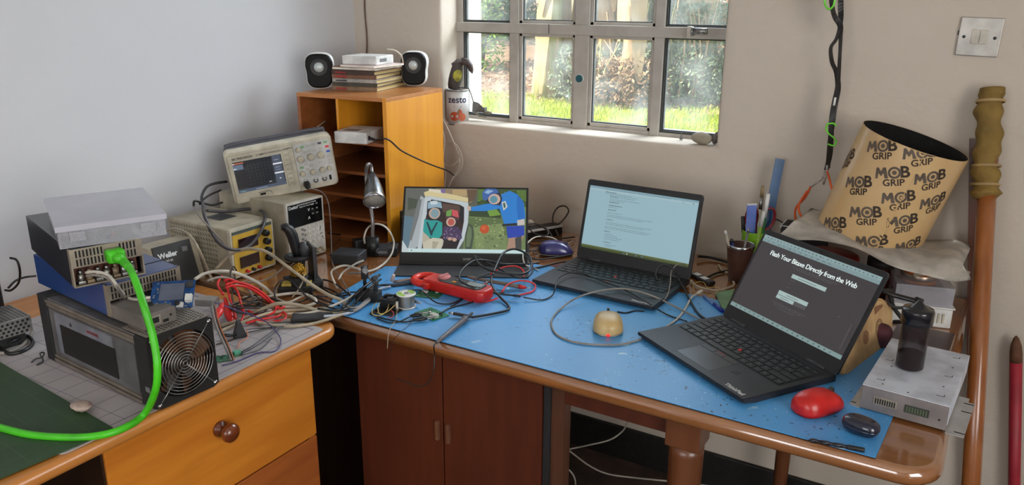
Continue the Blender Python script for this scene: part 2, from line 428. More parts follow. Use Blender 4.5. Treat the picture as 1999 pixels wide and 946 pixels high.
def leafmat(name, c, c2, tr=.35):
    c = tuple(v*.80 for v in c); c2 = tuple(v*.80 for v in c2)
    m = mat(name, c, .6, c2=c2, scale=2.2, amt=1.3)
    n = m.node_tree.nodes; L = m.node_tree.links; b = n['Principled BSDF']; o = [q for q in n if q.type == 'OUTPUT_MATERIAL'][0]
    t = n.new('ShaderNodeBsdfTranslucent'); x = n.new('ShaderNodeMixShader'); x.inputs[0].default_value = tr
    t.inputs[0].default_value = lin(c); L.new(b.outputs[0], x.inputs[1]); L.new(t.outputs[0], x.inputs[2]); L.new(x.outputs[0], o.inputs[0]); return m
M_grass = leafmat('grass blades', (206, 214, 50), (124, 164, 44))
tag(build(blades(52000, lawnpt, .04, .12, .009), 'lawn_grass', M_grass, recalc=False), 'sunlit bright green grass of the lawn outside the window', 'grass', kind='stuff')
def litterpt():
    y = random.uniform(8.6, 15); x = random.uniform(-14, 0); return (x, y, GZ+.03+max(0, (y-9.3)/16)*2.2)
g = G()
for i in range(9000):
    p = Vector(litterpt()); e = Euler((random.uniform(-.8, .8), random.uniform(-.8, .8), random.uniform(0, 6))).to_matrix(); s0 = random.uniform(.03, .09)
    g.poly([p+e@Vector(q)*s0 for q in ((-1, 0, 0), (0, -.4, 0), (1, 0, .1), (0, .4, 0))])
tag(build(g, 'fallen_leaves', leafmat('dry leaves', (206, 160, 120), (164, 110, 80), .2), recalc=False), 'pale dry fallen leaves on the ground under the trees', 'leaves', kind='stuff')

M_bark = mat('banana stem', (150, 140, 84), .8, c2=(100, 98, 50), scale=3, stretch=(6, 6, .8), amt=1.2, bump=.5, bscale=14)
M_bark2 = mat('dry sheath', (164, 134, 98), .85, c2=(112, 82, 56), scale=4, stretch=(6, 6, .8), amt=1.2, bump=.5)
M_leafg = leafmat('banana leaf', (110, 150, 50), (70, 110, 36))
M_leafd = leafmat('dry banana leaf', (214, 184, 134), (170, 134, 90), .3)
def strap(g, p, a, ln, wd, rise, drop, n=8):
    d = Vector((cos(a), sin(a), 0)); s2 = Vector((-sin(a), cos(a), 0)); pr = None
    for i in range(n+1):
        t = i/n; c = p+d*ln*t*(1-.3*t)+Vector((0, 0, rise*sin(pi*min(t, .6)/1.2)-drop*t*t)); ww = wd*math.sin(pi*min(.98, .08+t*.9))**.6
        a0, b0 = g._v(c-s2*ww+Vector((0, 0, ww*.3))), g._v(c+s2*ww+Vector((0, 0, ww*.3))); c0 = g._v(c)
        if pr: g.f([pr[0], pr[1], c0, a0]); g.f([pr[1], pr[2], b0, c0])
        pr = (a0, c0, b0)
stems = [(1068, 9.2, .19, .02, M_bark, 'yellow-green banana stem seen in the second window column from left'), (1095, 9.7, .17, -.03, M_bark2, 'tan sheathed banana stem just right of the yellow-green one'),
         (1120, 10.4, .14, .04, M_bark, 'slim banana stem close left of the window middle upright'), (1178, 9.4, .16, -.05, M_bark2, 'leaning tan banana stem just right of the window middle upright'),
         (1205, 9.9, .13, .02, M_bark, 'yellow banana stem in the middle of the third window column'), (1228, 9.1, .14, .03, M_bark2, 'brown banana stem in the third window column, rightmost there'),
         (1345, 10.8, .12, .05, M_bark, 'thin pale stem behind the right-hand window panes'), (1375, 11.5, .10, -.04, M_bark2, 'thinnest pale stem at the far right of the window view')]
for i, (px, y, r, ln, mt, lb) in enumerate(stems):
    b0 = aty(px, 172 if y < 10 else 160, y); z0 = GZ+.03+max(0, (y-9.3)/16)*2.2-.06; base = Vector((b0.x, y, z0))
    t = thing('banana_plant', lb, 'tree', base, group='banana stems beyond the lawn')
    g = G(); hh = 3.6; P = [Vector((ln*k/8*hh+.02*sin(k*2+i), .02*sin(k+i), hh*k/8)) for k in range(9)]
    g.tube(P, [r*(1.25-.06*k+.05*sin(k*3+i)) for k in range(9)], 14); build(g, 'stem', mt, t)
    g = G()
    for k in range(4): strap(g, P[3+k]+Vector((0, 0, .1)), random.uniform(3.6, 5.8), random.uniform(.3, .7), .13, .1, random.uniform(1.0, 1.9))
    build(g, 'dry_leaves', M_leafd, t, recalc=False)
    g = G()
    for k in range(6): strap(g, P[-1], k*1.05+i, 2.1, .26, .9, 1.3)
    build(g, 'leaves', M_leafg, t, recalc=False)
def shrub(px, y, w, h, n, mt, lb, ls=.09):
    b0 = aty(px, 150, y); z0 = GZ+max(0, (y-9.3)/16)*2.2-.03; c = Vector((b0.x, y, z0)); g = G(); random.seed(int(px*10+y))
    t = thing('shrub', lb, 'shrub', c, group='shrubs beyond the lawn')
    ls *= .62; n = int(n*2.1)
    for i in range(n):
        u = random.uniform(0, 2*pi); v = random.random()**.5; z = random.random()
        rr = w*v*math.sqrt(max(.05, 1-(z-.35)**2*1.6)); p = Vector((rr*cos(u), rr*.8*sin(u), z*h))
        e = Euler((random.uniform(-1, 1), random.uniform(-1, 1), random.uniform(0, 6))).to_matrix(); s0 = ls*random.uniform(.6, 1.3)
        g.poly([p+e@Vector(q)*s0 for q in ((-1, 0, 0), (-.2, -.42, 0), (1, 0, .15), (-.2, .42, 0))])
    build(g, 'foliage', mt, t, recalc=False)
    g = G()
    for k in range(7):
        u = k*.9; g.tube([(0, 0, 0), (w*.3*cos(u), w*.3*sin(u), h*.5), (w*.6*cos(u), w*.5*sin(u), h*.85)], [.03, .02, .008], 5)
    build(g, 'branches', mat('twig', (96, 78, 58), .9), t)
M_sh1 = leafmat('shrub dark', (84, 118, 60), (50, 78, 42)); M_sh2 = leafmat('shrub grey green', (150, 160, 120), (96, 112, 76)); M_sh3 = leafmat('shrub bright', (140, 180, 60), (90, 130, 44))
M_sh4 = leafmat('shrub brown', (190, 150, 112), (140, 110, 78))
for a in [(935, 14, 2.0, 3.6, 3400, M_sh1, 'dark green shrub behind the leftmost window panes', .12), (1000, 15.5, 1.9, 4.2, 3000, M_sh1, 'tall dark shrub behind the bar between first and second window columns', .12),
          (1150, 14.5, 1.6, 4.0, 2600, M_sh2, 'grey-green shrub behind the banana stems in the middle', .11), (1262, 11.6, .95, 1.7, 2000, M_sh2, 'dusty grey-green shrub right of the banana clump', .08),
          (1215, 9.0, .8, .75, 1300, M_sh4, 'low brown bush at the foot of the right banana stems', .07), (1290, 9.6, 1.1, .9, 1700, M_sh2, 'low grey bush across the third and fourth window columns', .07),
          (1390, 10.2, 1.1, 1.4, 1700, M_sh2, 'pale bush at the right edge of the window view', .08), (1350, 15, 2.2, 3.0, 2600, M_sh4, 'brown shrub behind the right-hand panes', .12),
          (1300, 17, 2.2, 4.6, 2600, M_sh1, 'dark shrub behind the third window column', .13), (1135, 9.0, .55, .9, 800, M_sh2, 'small grey-green bush left of the window middle upright', .06),
          (940, 11.0, .5, 1.7, 500, M_sh3, 'small bright yellow-green sapling in the leftmost panes', .09), (880, 13, 1.8, 3.8, 2400, M_sh1, 'dark shrub at the left edge of the window view', .12)]: shrub(*a)
# thin dry canes standing among the bushes
for i, (px, y, n_, h_, lb) in enumerate(((1075, 9.5, 9, 1.5, 'bundle of dry canes in the second window column'), (1190, 9.0, 12, 1.1, 'bundle of dry canes left in the third window column'), (1232, 9.3, 9, 1.6, 'bundle of dry canes right in the third window column'),
        (1320, 9.4, 9, 1.5, 'bundle of dry canes just right of the fourth upright'), (1372, 9.7, 10, 1.8, 'bundle of dry canes in the rightmost panes'))):
    b0 = aty(px, 165, y); z0 = GZ+.0; t = thing('dry_canes', lb, 'plant', (b0.x, y, z0), group='dry canes beyond the lawn'); r = random.Random(i)
    for k in range(n_):
        x, yy = r.uniform(-.28, .28), r.uniform(-.2, .2); g = G(); g.tube([(x, yy, 0), (x+r.uniform(-.1, .1), yy, h_*.5), (x+r.uniform(-.3, .3), yy, h_*r.uniform(.7, 1.1))], [.018, .014, .006], 5); build(g, 'cane', M_bark if k % 2 else M_bark2, t)
# stone-block building far back at upper right of the view
t = thing('garden_outbuilding', 'pale block building standing behind the trees at upper right of the window', 'building', (-4.6, 19, GZ+1.2))
g = G(); g.box((-2.6, 0, 0), (3.6, 2, 3.4), .02); build(g, 'wall', mat('block wall', (150, 150, 142), .9, c2=(96, 100, 96), scale=4, amt=1.4, bump=.6, bscale=8), t)
g = G()
for k in range(9): g.box((-2.6, -.05, .25+k*.36), (3.6, 0.0, .33+k*.36))
build(g, 'ledges', mat('block course', (214, 212, 204), .8), t)
g = G(); g.box((-2.9, -.4, 3.4), (3.9, 2.3, 3.55), .02); build(g, 'roof', M_grey, t)
# tall hedge closing the garden
t = thing('hedge', 'tall dark hedge closing the back of the garden', 'hedge', (-10, 24, GZ+1.5))
g = G(); random.seed(3)
for i in range(16000):
    p = Vector((random.uniform(-20, 16), random.uniform(-.8, .8), random.uniform(-.3, 7))); e = Euler((random.uniform(-1, 1), random.uniform(-1, 1), random.uniform(0, 6))).to_matrix(); s0 = random.uniform(.16, .34)
    g.poly([p+e@Vector(q)*s0 for q in ((-1, 0, 0), (-.2, -.45, 0), (1, 0, .15), (-.2, .45, 0))])
build(g, 'foliage', M_sh1, t, recalc=False)
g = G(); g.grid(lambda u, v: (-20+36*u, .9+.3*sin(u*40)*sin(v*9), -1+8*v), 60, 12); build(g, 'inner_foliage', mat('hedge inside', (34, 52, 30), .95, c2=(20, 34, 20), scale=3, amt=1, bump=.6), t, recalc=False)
random.seed(11)

# ================================================================== DESKS
def outline_slab(g, P, z0, z1, r=.010, n=4):
    """slab with rounded rim: P is a convex outline (x,y)"""
    cx = sum(p[0] for p in P)/len(P); cy = sum(p[1] for p in P)/len(P); rings = []
    k = len(P)
    def inset(d):
        o = []
        for i in range(k):
            a = Vector(P[i-1]); b = Vector(P[i]); c = Vector(P[(i+1) % k]); e = ((b-a).normalized()+(c-b).normalized()).normalized()
            nrm = Vector((-e.y, e.x)); o.append(b+nrm*d)
        return o
    for i in range(n+1):
        a = pi/2*i/n; rings.append([(p.x, p.y, z0+r-r*sin(pi/2-a) if False else z0+r*(1-sin(a))) for p in inset(r*(1-cos(a)))][:])
    rings = [[(p.x, p.y, z0+r*(1-sin(pi/2*i/n))) for p in inset(r*(1-cos(pi/2*i/n)))] for i in range(n, -1, -1)]
    rings += [[(p.x, p.y, z1-r*(1-sin(pi/2*i/n))) for p in inset(r*(1-cos(pi/2*i/n)))] for i in range(0, n+1)]
    g.ring_loft(rings, smooth=True)
def corner(cx, cy, r, a0, a1, n=8): return [(cx+r*cos(radians(a0+(a1-a0)*i/n)), cy+r*sin(radians(a0+(a1-a0)*i/n))) for i in range(n+1)]

RD = thing('table_desk', 'long brown wooden table under the window with rounded front corner and cupboard below', 'desk', (1.0, -.47, ZF))
P = [(.004, -.930)] + corner(1.885, -.865, .065, -90, 0) + [(1.957, -.03), (.004, -.03)]
g = G(); outline_slab(g, P, -.032, 0.0, .0145, 5); build(g, 'tabletop', M_deskr, RD, world=True)
# pale worn strip on the front nose
g = G(); g.box((1.279, -.865, -.092), (1.50, -.845, -.032), .002); build(g, 'apron', M_darkw, RD, world=True)
g = G(); g.box((1.279, -.115, -.092), (1.565, -.095, -.032), .002); build(g, 'apron', M_darkw, RD, world=True)
for (lx, ly, ww) in ((1.532, -.852, .033), (1.585, -.115, .026)):
    g = G(); g.box((lx-ww, ly-ww, -.105), (lx+ww, ly+ww, -.032), .002)
    g.lathe([(ww*.98, -.105), (ww, -.125), (ww*.96, -.20), (ww*.85, -.4), (ww*.62, ZF+.01), (ww*.55, ZF)], 20, (lx, ly, 0)); build(g, 'leg', wood('leg wood', (112, 66, 38), (84, 46, 26), 'z'), RD, world=True)
CB = M_darkw
g = G(); g.box((.735, -.862, ZF), (.75, -.835, -.032)); g.box((1.249, -.865, ZF), (1.279, -.835, -.032), .001); g.box((.735, -.845, ZF+.05), (1.27, -.835, -.04)); g.box((.735, -.862, ZF+.02), (1.27, -.835, ZF+.04)); g.box((.735, -.86, -.052), (1.249, -.835, -.034))
build(g, 'cabinet_carcass', wood('cabinet side', (98, 62, 44), (66, 40, 30), 'z'), RD, world=True)
for (a, b2, hx) in ((.737, .9825, .965), (.9855, 1.233, .995)):
    g = G(); g.box((a, -.878, ZF+.045), (b2, -.862, -.050), .0015); d = build(g, 'door', M_darkw, RD, world=True)
    g = G(); g.box((hx, -.886, -.262), (hx+.009, -.877, -.215), .002); build(g, 'handle', mat('handle brown', (116, 78, 56), .35), d, world=True)
g = G(); g.box((1.2345, -.872, ZF+.045), (1.249, -.864, -.050), .001); build(g, 'stile', M_blackm, RD, world=True)
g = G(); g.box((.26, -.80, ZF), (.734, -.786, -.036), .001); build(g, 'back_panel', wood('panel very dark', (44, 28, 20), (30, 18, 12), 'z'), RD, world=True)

LD = thing('pedestal_desk', 'orange pine desk at left with a round-knobbed drawer and open kneehole', 'desk', (.38, -1.6, ZF))
P = [(.004, -2.35), (.768, -2.35)] + corner(.768-.055, -.945-.055, .055, 0, 90) + [(.004, -.945)]
g = G(); outline_slab(g, P, -.026, 0.0, .010, 4); build(g, 'desktop', M_deskl, LD, world=True)
M_drw = wood('drawer pine', (218, 138, 46), (192, 110, 32), 'y', sc=.8)
M_drw2 = wood('drawer pine red', (186, 108, 50), (150, 78, 34), 'y', sc=.8)
g = G(); g.box((.05, -1.035, ZF), (.728, -1.019, -.026)); g.box((.05, -1.49, ZF), (.066, -1.03, -.026)); g.box((.1, -1.49, -.258), (.70, -1.03, -.25))
build(g, 'side_panel', M_deskl, LD, world=True)
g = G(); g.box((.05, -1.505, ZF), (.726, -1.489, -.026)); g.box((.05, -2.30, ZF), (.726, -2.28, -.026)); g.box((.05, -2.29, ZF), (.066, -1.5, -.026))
build(g, 'kneehole_panel', wood('kneehole shade wood', (58, 36, 24), (38, 24, 16), 'z'), LD, world=True)  # shade of the unlit kneehole is put into this dark wood colour
for (z0, z1, mt) in ((-.252, -.028, M_drw), (-.49, -.256, M_drw2), (-.735, -.494, M_drw2)):
    g = G(); g.box((.712, -1.500, z0), (.731, -1.016, z1), .002); d = build(g, 'drawer', mt, LD, world=True)
    zc = (z0+z1)/2+.026 if z0 > -.3 else (z0+z1)/2; g = G(); g.T = Matrix.Translation((.731, -1.268, zc)) @ Matrix.Rotation(pi/2, 4, 'Y')
    g.lathe([(.006, -.001), (.0165, 0), (.0155, .004), (.008, .007), (.0075, .014), (.014, .020), (.0195, .028), (.0185, .036), (.010, .042), (.001, .0435)], 24); build(g, 'knob', M_knob, d, world=True)

# ------------------------------------------------------------------ mats on the desks
def specks(name, c, c2, light):
    m = mat(name, c, .34, c2=c2, scale=2.0, amt=1.5, spec=.6); n = m.node_tree.nodes; L = m.node_tree.links; b = n['Principled BSDF']
    src = b.inputs['Base Color'].links[0].from_socket
    t = n.new('ShaderNodeTexCoord'); last = src
    for (sc, thr, col, dist) in ((70, .20, (22, 50, 84), 1.2), (30, .13, (26, 56, 88), 1.6), (16, .15, light, 1.2), (90, .17, light, 0.6)):
        v = n.new('ShaderNodeTexVoronoi'); v.inputs['Scale'].default_value = sc; w2 = n.new('ShaderNodeTexNoise'); w2.inputs['Scale'].default_value = sc*.9
        ad = n.new('ShaderNodeVectorMath'); ad.operation = 'MULTIPLY_ADD'; ad.inputs[1].default_value = (dist/sc,)*3
        L.new(t.outputs['Object'], w2.inputs['Vector']); L.new(w2.outputs['Color'], ad.inputs[0]); L.new(t.outputs['Object'], ad.inputs[2]); L.new(ad.outputs[0], v.inputs['Vector'])
        r = n.new('ShaderNodeMapRange'); r.inputs[1].default_value = thr; r.inputs[2].default_value = thr*.6; L.new(v.outputs['Distance'], r.inputs[0])
        k = n.new('ShaderNodeTexNoise'); k.inputs['Scale'].default_value = 3.3+sc*.05; L.new(t.outputs['Object'], k.inputs['Vector'])
        r2 = n.new('ShaderNodeMapRange'); r2.inputs[1].default_value = .48; r2.inputs[2].default_value = .6; L.new(k.outputs['Fac'], r2.inputs[0])
        mu = n.new('ShaderNodeMath'); mu.operation = 'MULTIPLY'; L.new(r.outputs[0], mu.inputs[0]); L.new(r2.outputs[0], mu.inputs[1])
        x = n.new('ShaderNodeMix'); x.data_type = 'RGBA'; x.inputs[7].default_value = lin(col); L.new(mu.outputs[0], x.inputs[0]); L.new(last, x.inputs[6]); last = x.outputs[2]
    L.new(last, b.inputs['Base Color']); return m
M_matb = specks('blue rubber mat', (88, 162, 218), (70, 146, 208), (176, 212, 226))
M_edge = mat('mat black backing', (18, 20, 24), .6)
def flatmat(name, P, z0, z1, m, lb, cat):
    c = (sum(p[0] for p in P)/len(P), sum(p[1] for p in P)/len(P), z0); t = thing(name, lb, cat, c)
    g = G(); g.prism(P, z0, z0+(z1-z0)*.5); build(g, 'backing', M_edge, t, world=True)
    g = G(); g.prism(P, z0+(z1-z0)*.5+.00002, z1); build(g, 'top_layer', m, t, world=True); return t
a = at(1707, 898, .003); b0 = at(1741, 815, .003)
P = [(.688, -.9165), (1.855, -.9195), (1.863, -.775), (1.868, -.395), (1.45, -.375), (1.02, -.365), (.93, -.372), (.60, -.60), (.64, -.84)]
blue = flatmat('desk_mat', P, .0006, .0036, M_matb, 'scuffed blue rubber work mat covering the table under the laptops', 'desk mat')
ZM = .0037
# grey gridded cutting mat
M_cm = mat('grey cutting mat', (176, 168, 168), .6, c2=(160, 152, 152), scale=5, amt=1)
M_cmk = mat('cutting mat line', (120, 110, 128), .6)
t = thing('cutting_mat', 'pale grey gridded cutting mat under the fan and wires', 'cutting mat', (.45, -1.25, .0006))
def rr(x0, y0, x1, y1, r=.012): return rrect(x1-x0, y1-y0, r, 4, (x0+x1)/2, (y0+y1)/2)
g = G(); g.prism(rr(.16, -1.58, .757, -.995), .0006, .0026); build(g, 'sheet', M_cm, t, world=True)
g = G()
for k in range(0, 12):
    x = .20+k*.05
    if x < .745: g.box((x, -1.57, .0026), (x+.0008, -1.012, .0028))
for k in range(0, 12):
    y = -1.56+k*.05; g.box((.17, y, .0026), (.742, y+.0008, .0028))
for q in ((.738, -1.57, .7395, -1.012), (.17, -1.0135, .7395, -1.012)): g.box((q[0], q[1], .0026), (q[2], q[3], .0029))
build(g, 'grid_print', M_cmk, t, world=True)
# green cutting mat
Rg = Matrix.Translation((.522, -1.62, .0031)) @ Matrix.Rotation(radians(-5), 4, 'Z')
t = thing('cutting_mat', 'dark green cutting mat at the left corner of the pine desk', 'cutting mat', M=Rg)
g = G(); g.prism(rrect(.45, .30, .008), 0, .002); build(g, 'sheet', mat('green cutting mat', (46, 74, 40), .5, c2=(38, 62, 36), scale=9, amt=1), t)
g = G()
for k in range(9): g.box((-.21+k*.05, -.135, .002), (-.2094+k*.05, .135, .0021))
for k in range(6): g.box((-.215, -.13+k*.05, .002), (.215, -.1294+k*.05, .0021))
build(g, 'grid_print', mat('green mat line', (70, 104, 62), .5), t)
g = G(); 
q = [(-.214, -.14), (-.06, -.14), (-.06, -.075), (-.214, -.075)]
g.prism(q, .0021, .0023); build(g, 'printed_table', mat('printed table blue', (58, 70, 88), .5), t)
g = G()
for k in range(7): g.box((-.21, -.137+k*.009, .0023), (-.065, -.1365+k*.009, .0025))
for k in range(8): g.box((-.21+k*.02, -.137, .0023), (-.2095+k*.02, -.08, .0025))
build(g, 'table_lines', mat('print pale', (150, 158, 160), .5), t)
E1 = corner  # keep name

# ================================================================== SHELF UNIT
SH = Matrix.Translation((.175, -.463, 0)) @ Matrix.Rotation(.094, 4, 'Z')
W_, D_, H_ = .313, .31, .425
t = thing('pigeonhole_unit', 'orange pine pigeonhole unit with two top cubbies and lower shelves in the corner', 'shelf unit', M=SH)
th = .011
g = G(); g.box((W_-th, 0, 0), (W_, D_, H_-th), .001); g.box((W_-th-.001, -.0006, 0), (W_+.0006, .0, H_)); build(g, 'side_panel', M_orange, t)
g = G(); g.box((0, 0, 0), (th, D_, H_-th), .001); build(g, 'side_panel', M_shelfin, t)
g = G(); g.box((0, 0, H_-th), (W_, D_, H_), .001); build(g, 'top_panel', wood('shelf top', (196, 130, 72), (170, 104, 50), 'x'), t)
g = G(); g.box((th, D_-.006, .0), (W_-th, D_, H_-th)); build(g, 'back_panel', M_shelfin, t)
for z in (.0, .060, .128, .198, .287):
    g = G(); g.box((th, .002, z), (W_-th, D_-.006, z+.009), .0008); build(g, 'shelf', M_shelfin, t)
g = G(); g.box((.139, .002, .296), (.147, D_-.006, H_-th)); build(g, 'divider', M_orange, t)

# router box in the cubby
t = thing('network_box', 'white network box in the right cubby of the pigeonhole unit', 'network device', M=SH @ Matrix.Translation((.165, -.048, .297)) @ Matrix.Rotation(radians(10), 4, 'Z'))
g = G(); g.box((0, 0, 0), (.100, .12, .033), .004, 3); build(g, 'case', M_white, t)
g = G(); g.box((.018, .02, .0325), (.062, .05, .0335)); build(g, 'label_patch', M_grey, t)
g = G(); g.box((.088, .012, .010), (.1006, .022, .022)); build(g, 'port', M_slot, t)
t = thing('network_box', 'second white box lying on the shelf below the cubbies', 'network device', M=SH @ Matrix.Translation((.236, .10, .2075)))
g = G(); g.box((0, 0, 0), (.06, .08, .045), .004); build(g, 'case', M_white, t)
g = G(); g.box((.01, -.0006, .01), (.05, .0, .02)); build(g, 'label_patch', M_grey, t)

# ------------------------------------------------------------------ books
BK = Matrix.Translation((.214, -.352, H_)) @ Matrix.Rotation(radians(12), 4, 'Z')
specs = [('hardback book with marbled red and cream spine, lowest of the stack', (150, 120, 92), (170, 60, 50), .0125, .150, .20, 0, 0),
         ('dark green hardback, second up in the stack', (84, 78, 66), (60, 58, 50), .0115, .149, .20, .000, 1.5),
         ('white and black hardback, third up in the stack', (176, 172, 166), (40, 40, 40), .0105, .150, .20, .001, -1),
         ('brown hardback with red marks, fourth up in the stack', (134, 92, 70), (160, 40, 36), .0125, .148, .20, -.001, 2),
         ('dark hardback with red tab, fifth up in the stack', (74, 58, 50), (150, 36, 34), .0115, .147, .20, -.001, -2)]
z = 0
for i, (lb, c, c2, h, ww, dd, ox, yw) in enumerate(specs):
    M = BK @ Matrix.Translation((ox, 0, z)) @ Matrix.Rotation(radians(yw), 4, 'Z'); t = thing('book', lb, 'book', M=M, group='stack of books on the pigeonhole unit')
    mc = mat('cover %d' % i, c, .6, c2=tuple(v*.7 for v in c), scale=40, amt=.8)
    g = G(); g.box((0, 0, 0), (ww, dd, .0014), .0004); g.box((0, 0, h-.0014), (ww, dd, h), .0004); g.box((0, -.0004, .0005), (ww, .0014, h-.0005), .0004); build(g, 'cover', mc, t)
    g = G(); g.box((.003, .0015, .0014), (ww-.003, dd-.003, h-.0014)); build(g, 'pages', mat('book pages', (206, 184, 130), .8, c2=(176, 150, 100), scale=8, stretch=(1, 1, 60), amt=1), t)
    g = G()
    g.box((.012, -.0007, .003), (.05, -.0003, h-.004))
    build(g, 'spine_bands', mat('spine %d' % i, c2, .6), t); z += h+.0002
t = thing('folder', 'brown card folder lying on top of the book stack', 'folder', M=BK @ Matrix.Translation((-.004, .004, z)) @ Matrix.Rotation(radians(-3), 4, 'Z'), group=None)
g = G(); g.box((0, 0, 0), (.155, .21, .002), .0005); g.box((0, 0, .008), (.155, .21, .010), .0005); g.box((0, 0, .001), (.002, .21, .009)); build(g, 'cover', mat('folder brown', (104, 78, 66), .7), t)
g = G(); g.box((.003, .002, .002), (.152, .205, .008)); build(g, 'sheets', M_paper, t); z += .0102
t = thing('magazine', 'thin pink and white magazine between folder and white box, sticking out right', 'magazine', M=BK @ Matrix.Translation((.030, .0, z)) @ Matrix.Rotation(radians(-9), 4, 'Z'))
g = G(); g.box((0, 0, 0), (.125, .15, .005), .0005); build(g, 'pages', M_paper, t)
g = G(); g.box((-.0005, -.0005, .005), (.1255, .1505, .0056)); build(g, 'cover', mat('magazine cover', (226, 190, 186), .4, c2=(226, 222, 218), scale=9, amt=1.5), t); z += .0058
t = thing('router', 'white rectangular router box topmost on the book stack', 'router', M=BK @ Matrix.Translation((.028, .015, z)) @ Matrix.Rotation(radians(-2), 4, 'Z'))
g = G(); g.box((0, 0, 0), (.118, .105, .026), .005, 3); build(g, 'case', M_white, t)
g = G(); g.box((.116, .02, .008), (.1186, .06, .018)); build(g, 'port_panel', M_grey, t)

# ------------------------------------------------------------------ speakers
def speaker(lb, M):
    t = thing('loudspeaker', lb, 'speaker', M=M, group='pair of small desktop speakers')
    def shell(w0, h0, d, taper, zc): return None
    def outl(s0, y, ox=0, lean=0):
        P = []
        for i in range(36):
            a = 2*pi*i/36; c, s2 = cos(a), sin(a)
            k = (abs(c)**3.2+abs(s2)**3.2)**(-1/3.2)
            x = c*k*.043*s0; z = s2*k*.053*s0
            z0 = z/.053
            x *= (1.0+.06*z0 - .09*math.exp(-((z0+.15)/.35)**2))
            P.append((x+ox, y+.09*0, .055+z+lean))
        return P
    g = G(); rings = [outl(.90, -.0005), outl(1.0, .004), outl(1.02, .02), outl(.96, .045), outl(.80, .068), outl(.45, .080), outl(.1, .083)]
    g.ring_loft(rings); build(g, 'shell', M_white, t)
    g = G(); g.ring_loft([outl(.91, -.0008), outl(.95, .0005)][::-1] + [outl(.90, -.004), outl(.86, -.0055)]); build(g, 'front_baffle', mat('speaker black', (12, 12, 13), .5, spec=.2), t)
    g = G(); g.T = Matrix.Translation((0, -.0055, .066)) @ Matrix.Rotation(pi/2, 4, 'X')
    g.lathe([(.0265, -.001), (.026, .0015), (.0235, .002), (.021, .0005)], 32); build(g, 'surround', mat('rubber surround', (38, 38, 40), .5), t)
    g = G(); g.T = Matrix.Translation((0, -.0055, .066)) @ Matrix.Rotation(pi/2, 4, 'X'); g.sphere((0, 0, -.008), .0185, (1, 1, .75)); build(g, 'cone', mat('speaker cone', (186, 194, 194), .35, .2), t)
    return t
pl_ = at(625, 177, H_); pr_ = at(812, 170, H_)
speaker('left-hand small white speaker with black face, nearest the left wall', Matrix.Translation((pl_.x-.02, pl_.y+.022, H_+.0005)) @ Matrix.Rotation(radians(38), 4, 'Z'))
speaker('right-hand small white speaker with black face, beside the window reveal', Matrix.Translation((pr_.x-.012, pr_.y+.006, H_+.0005)) @ Matrix.Rotation(radians(27), 4, 'Z'))

# ------------------------------------------------------------------ amplifier beside the unit
t = thing('amplifier', 'low black amplifier with side fins behind the picture monitor', 'amplifier', M=Matrix.Translation((.497, -.405, 0)) @ Matrix.Rotation(.05, 4, 'Z'))
g = G(); g.box((0, 0, .004), (.16, .345, .098), .002); build(g, 'case', M_black, t)
g = G(); g.box((.002, .002, .098), (.155, .343, .0995)); build(g, 'lid', mat('amp lid', (96, 72, 68), .3, c2=(60, 48, 46), scale=12, amt=1), t)
g = G()
for k in range(22): g.box((.16, .03+k*.014, .03), (.168, .034+k*.014, .096))
build(g, 'heatsink_fins', M_black, t)
g = G(); g.box((.01, -.002, .082), (.013, .0, .085)); build(g, 'indicator', M_txt, t)

# ================================================================== WINDOW SILL THINGS
p = aty(893, 241, .037)
can = thing('tin_can', 'white food tin with tomato picture on the window sill', 'can', (p.x+.001, .037, p.z-.001))
g = G(); g.lathe([(.036, 0), (.0385, .001), (.0385, .004), (.037, .006)], 32, cap=True); g.lathe([(.037, .110), (.0385, .112), (.0385, .116), (.036, .1165), (.035, .113), (.001, .113)], 32); build(g, 'rims', M_steel, can)
g = G(); g.lathe([(.0372, .005), (.0372, .111)], 32); build(g, 'label_wrap', mat('can label', (222, 218, 214), .4), can)
g = G(); g.lathe([(.0373, .005), (.0373, .111)], 32)
g2 = None; g.b.free()
def canbend(a0, z0, r=.0376):
    return lambda p: Vector((r+.0004*0, 0, 0)) if False else Vector(((r+p.z)*cos(a0+p.x/r), (r+p.z)*sin(a0+p.x/r), z0+p.y))
va = math.atan2(CPOS.y-.037, CPOS.x-p.x)
text('brand_print', 'zesto', .031, None, mat('print navy', (34, 32, 84), .5), can, bold=.00045, bend=canbend(va, .084))
def canpatch(name, P, c):
    g = G(); b = canbend(va, 0, .0377); cx_ = sum(q[0] for q in P)/len(P); cy_ = sum(q[1] for q in P)/len(P)
    cv = g.b.verts.new(b(Vector((cx_, cy_, 0)))); vs = [g.b.verts.new(b(Vector((x, y, 0)))) for x, y in P]
    for i in range(len(vs)): g.b.faces.new([cv, vs[i], vs[(i+1) % len(vs)]])
    build(g, name, mat('print '+name+str(c), c, .5), can, recalc=False)
canpatch('fruit_print', ell(-.010, .030, .017, .015), (206, 84, 44))
canpatch('fruit_print', ell(.016, .027, .013, .013), (216, 110, 70))
canpatch('fruit_print', ell(.009, .044, .006, .008), (214, 90, 50))
canpatch('leaf_print', ell(.003, .046, .003, .011, 10, -.5), (120, 110, 70))
canpatch('small_print', rc(-.014, .062, .016, .064), (120, 120, 130)); canpatch('small_print', rc(-.010, .058, .013, .0595), (150, 150, 155))
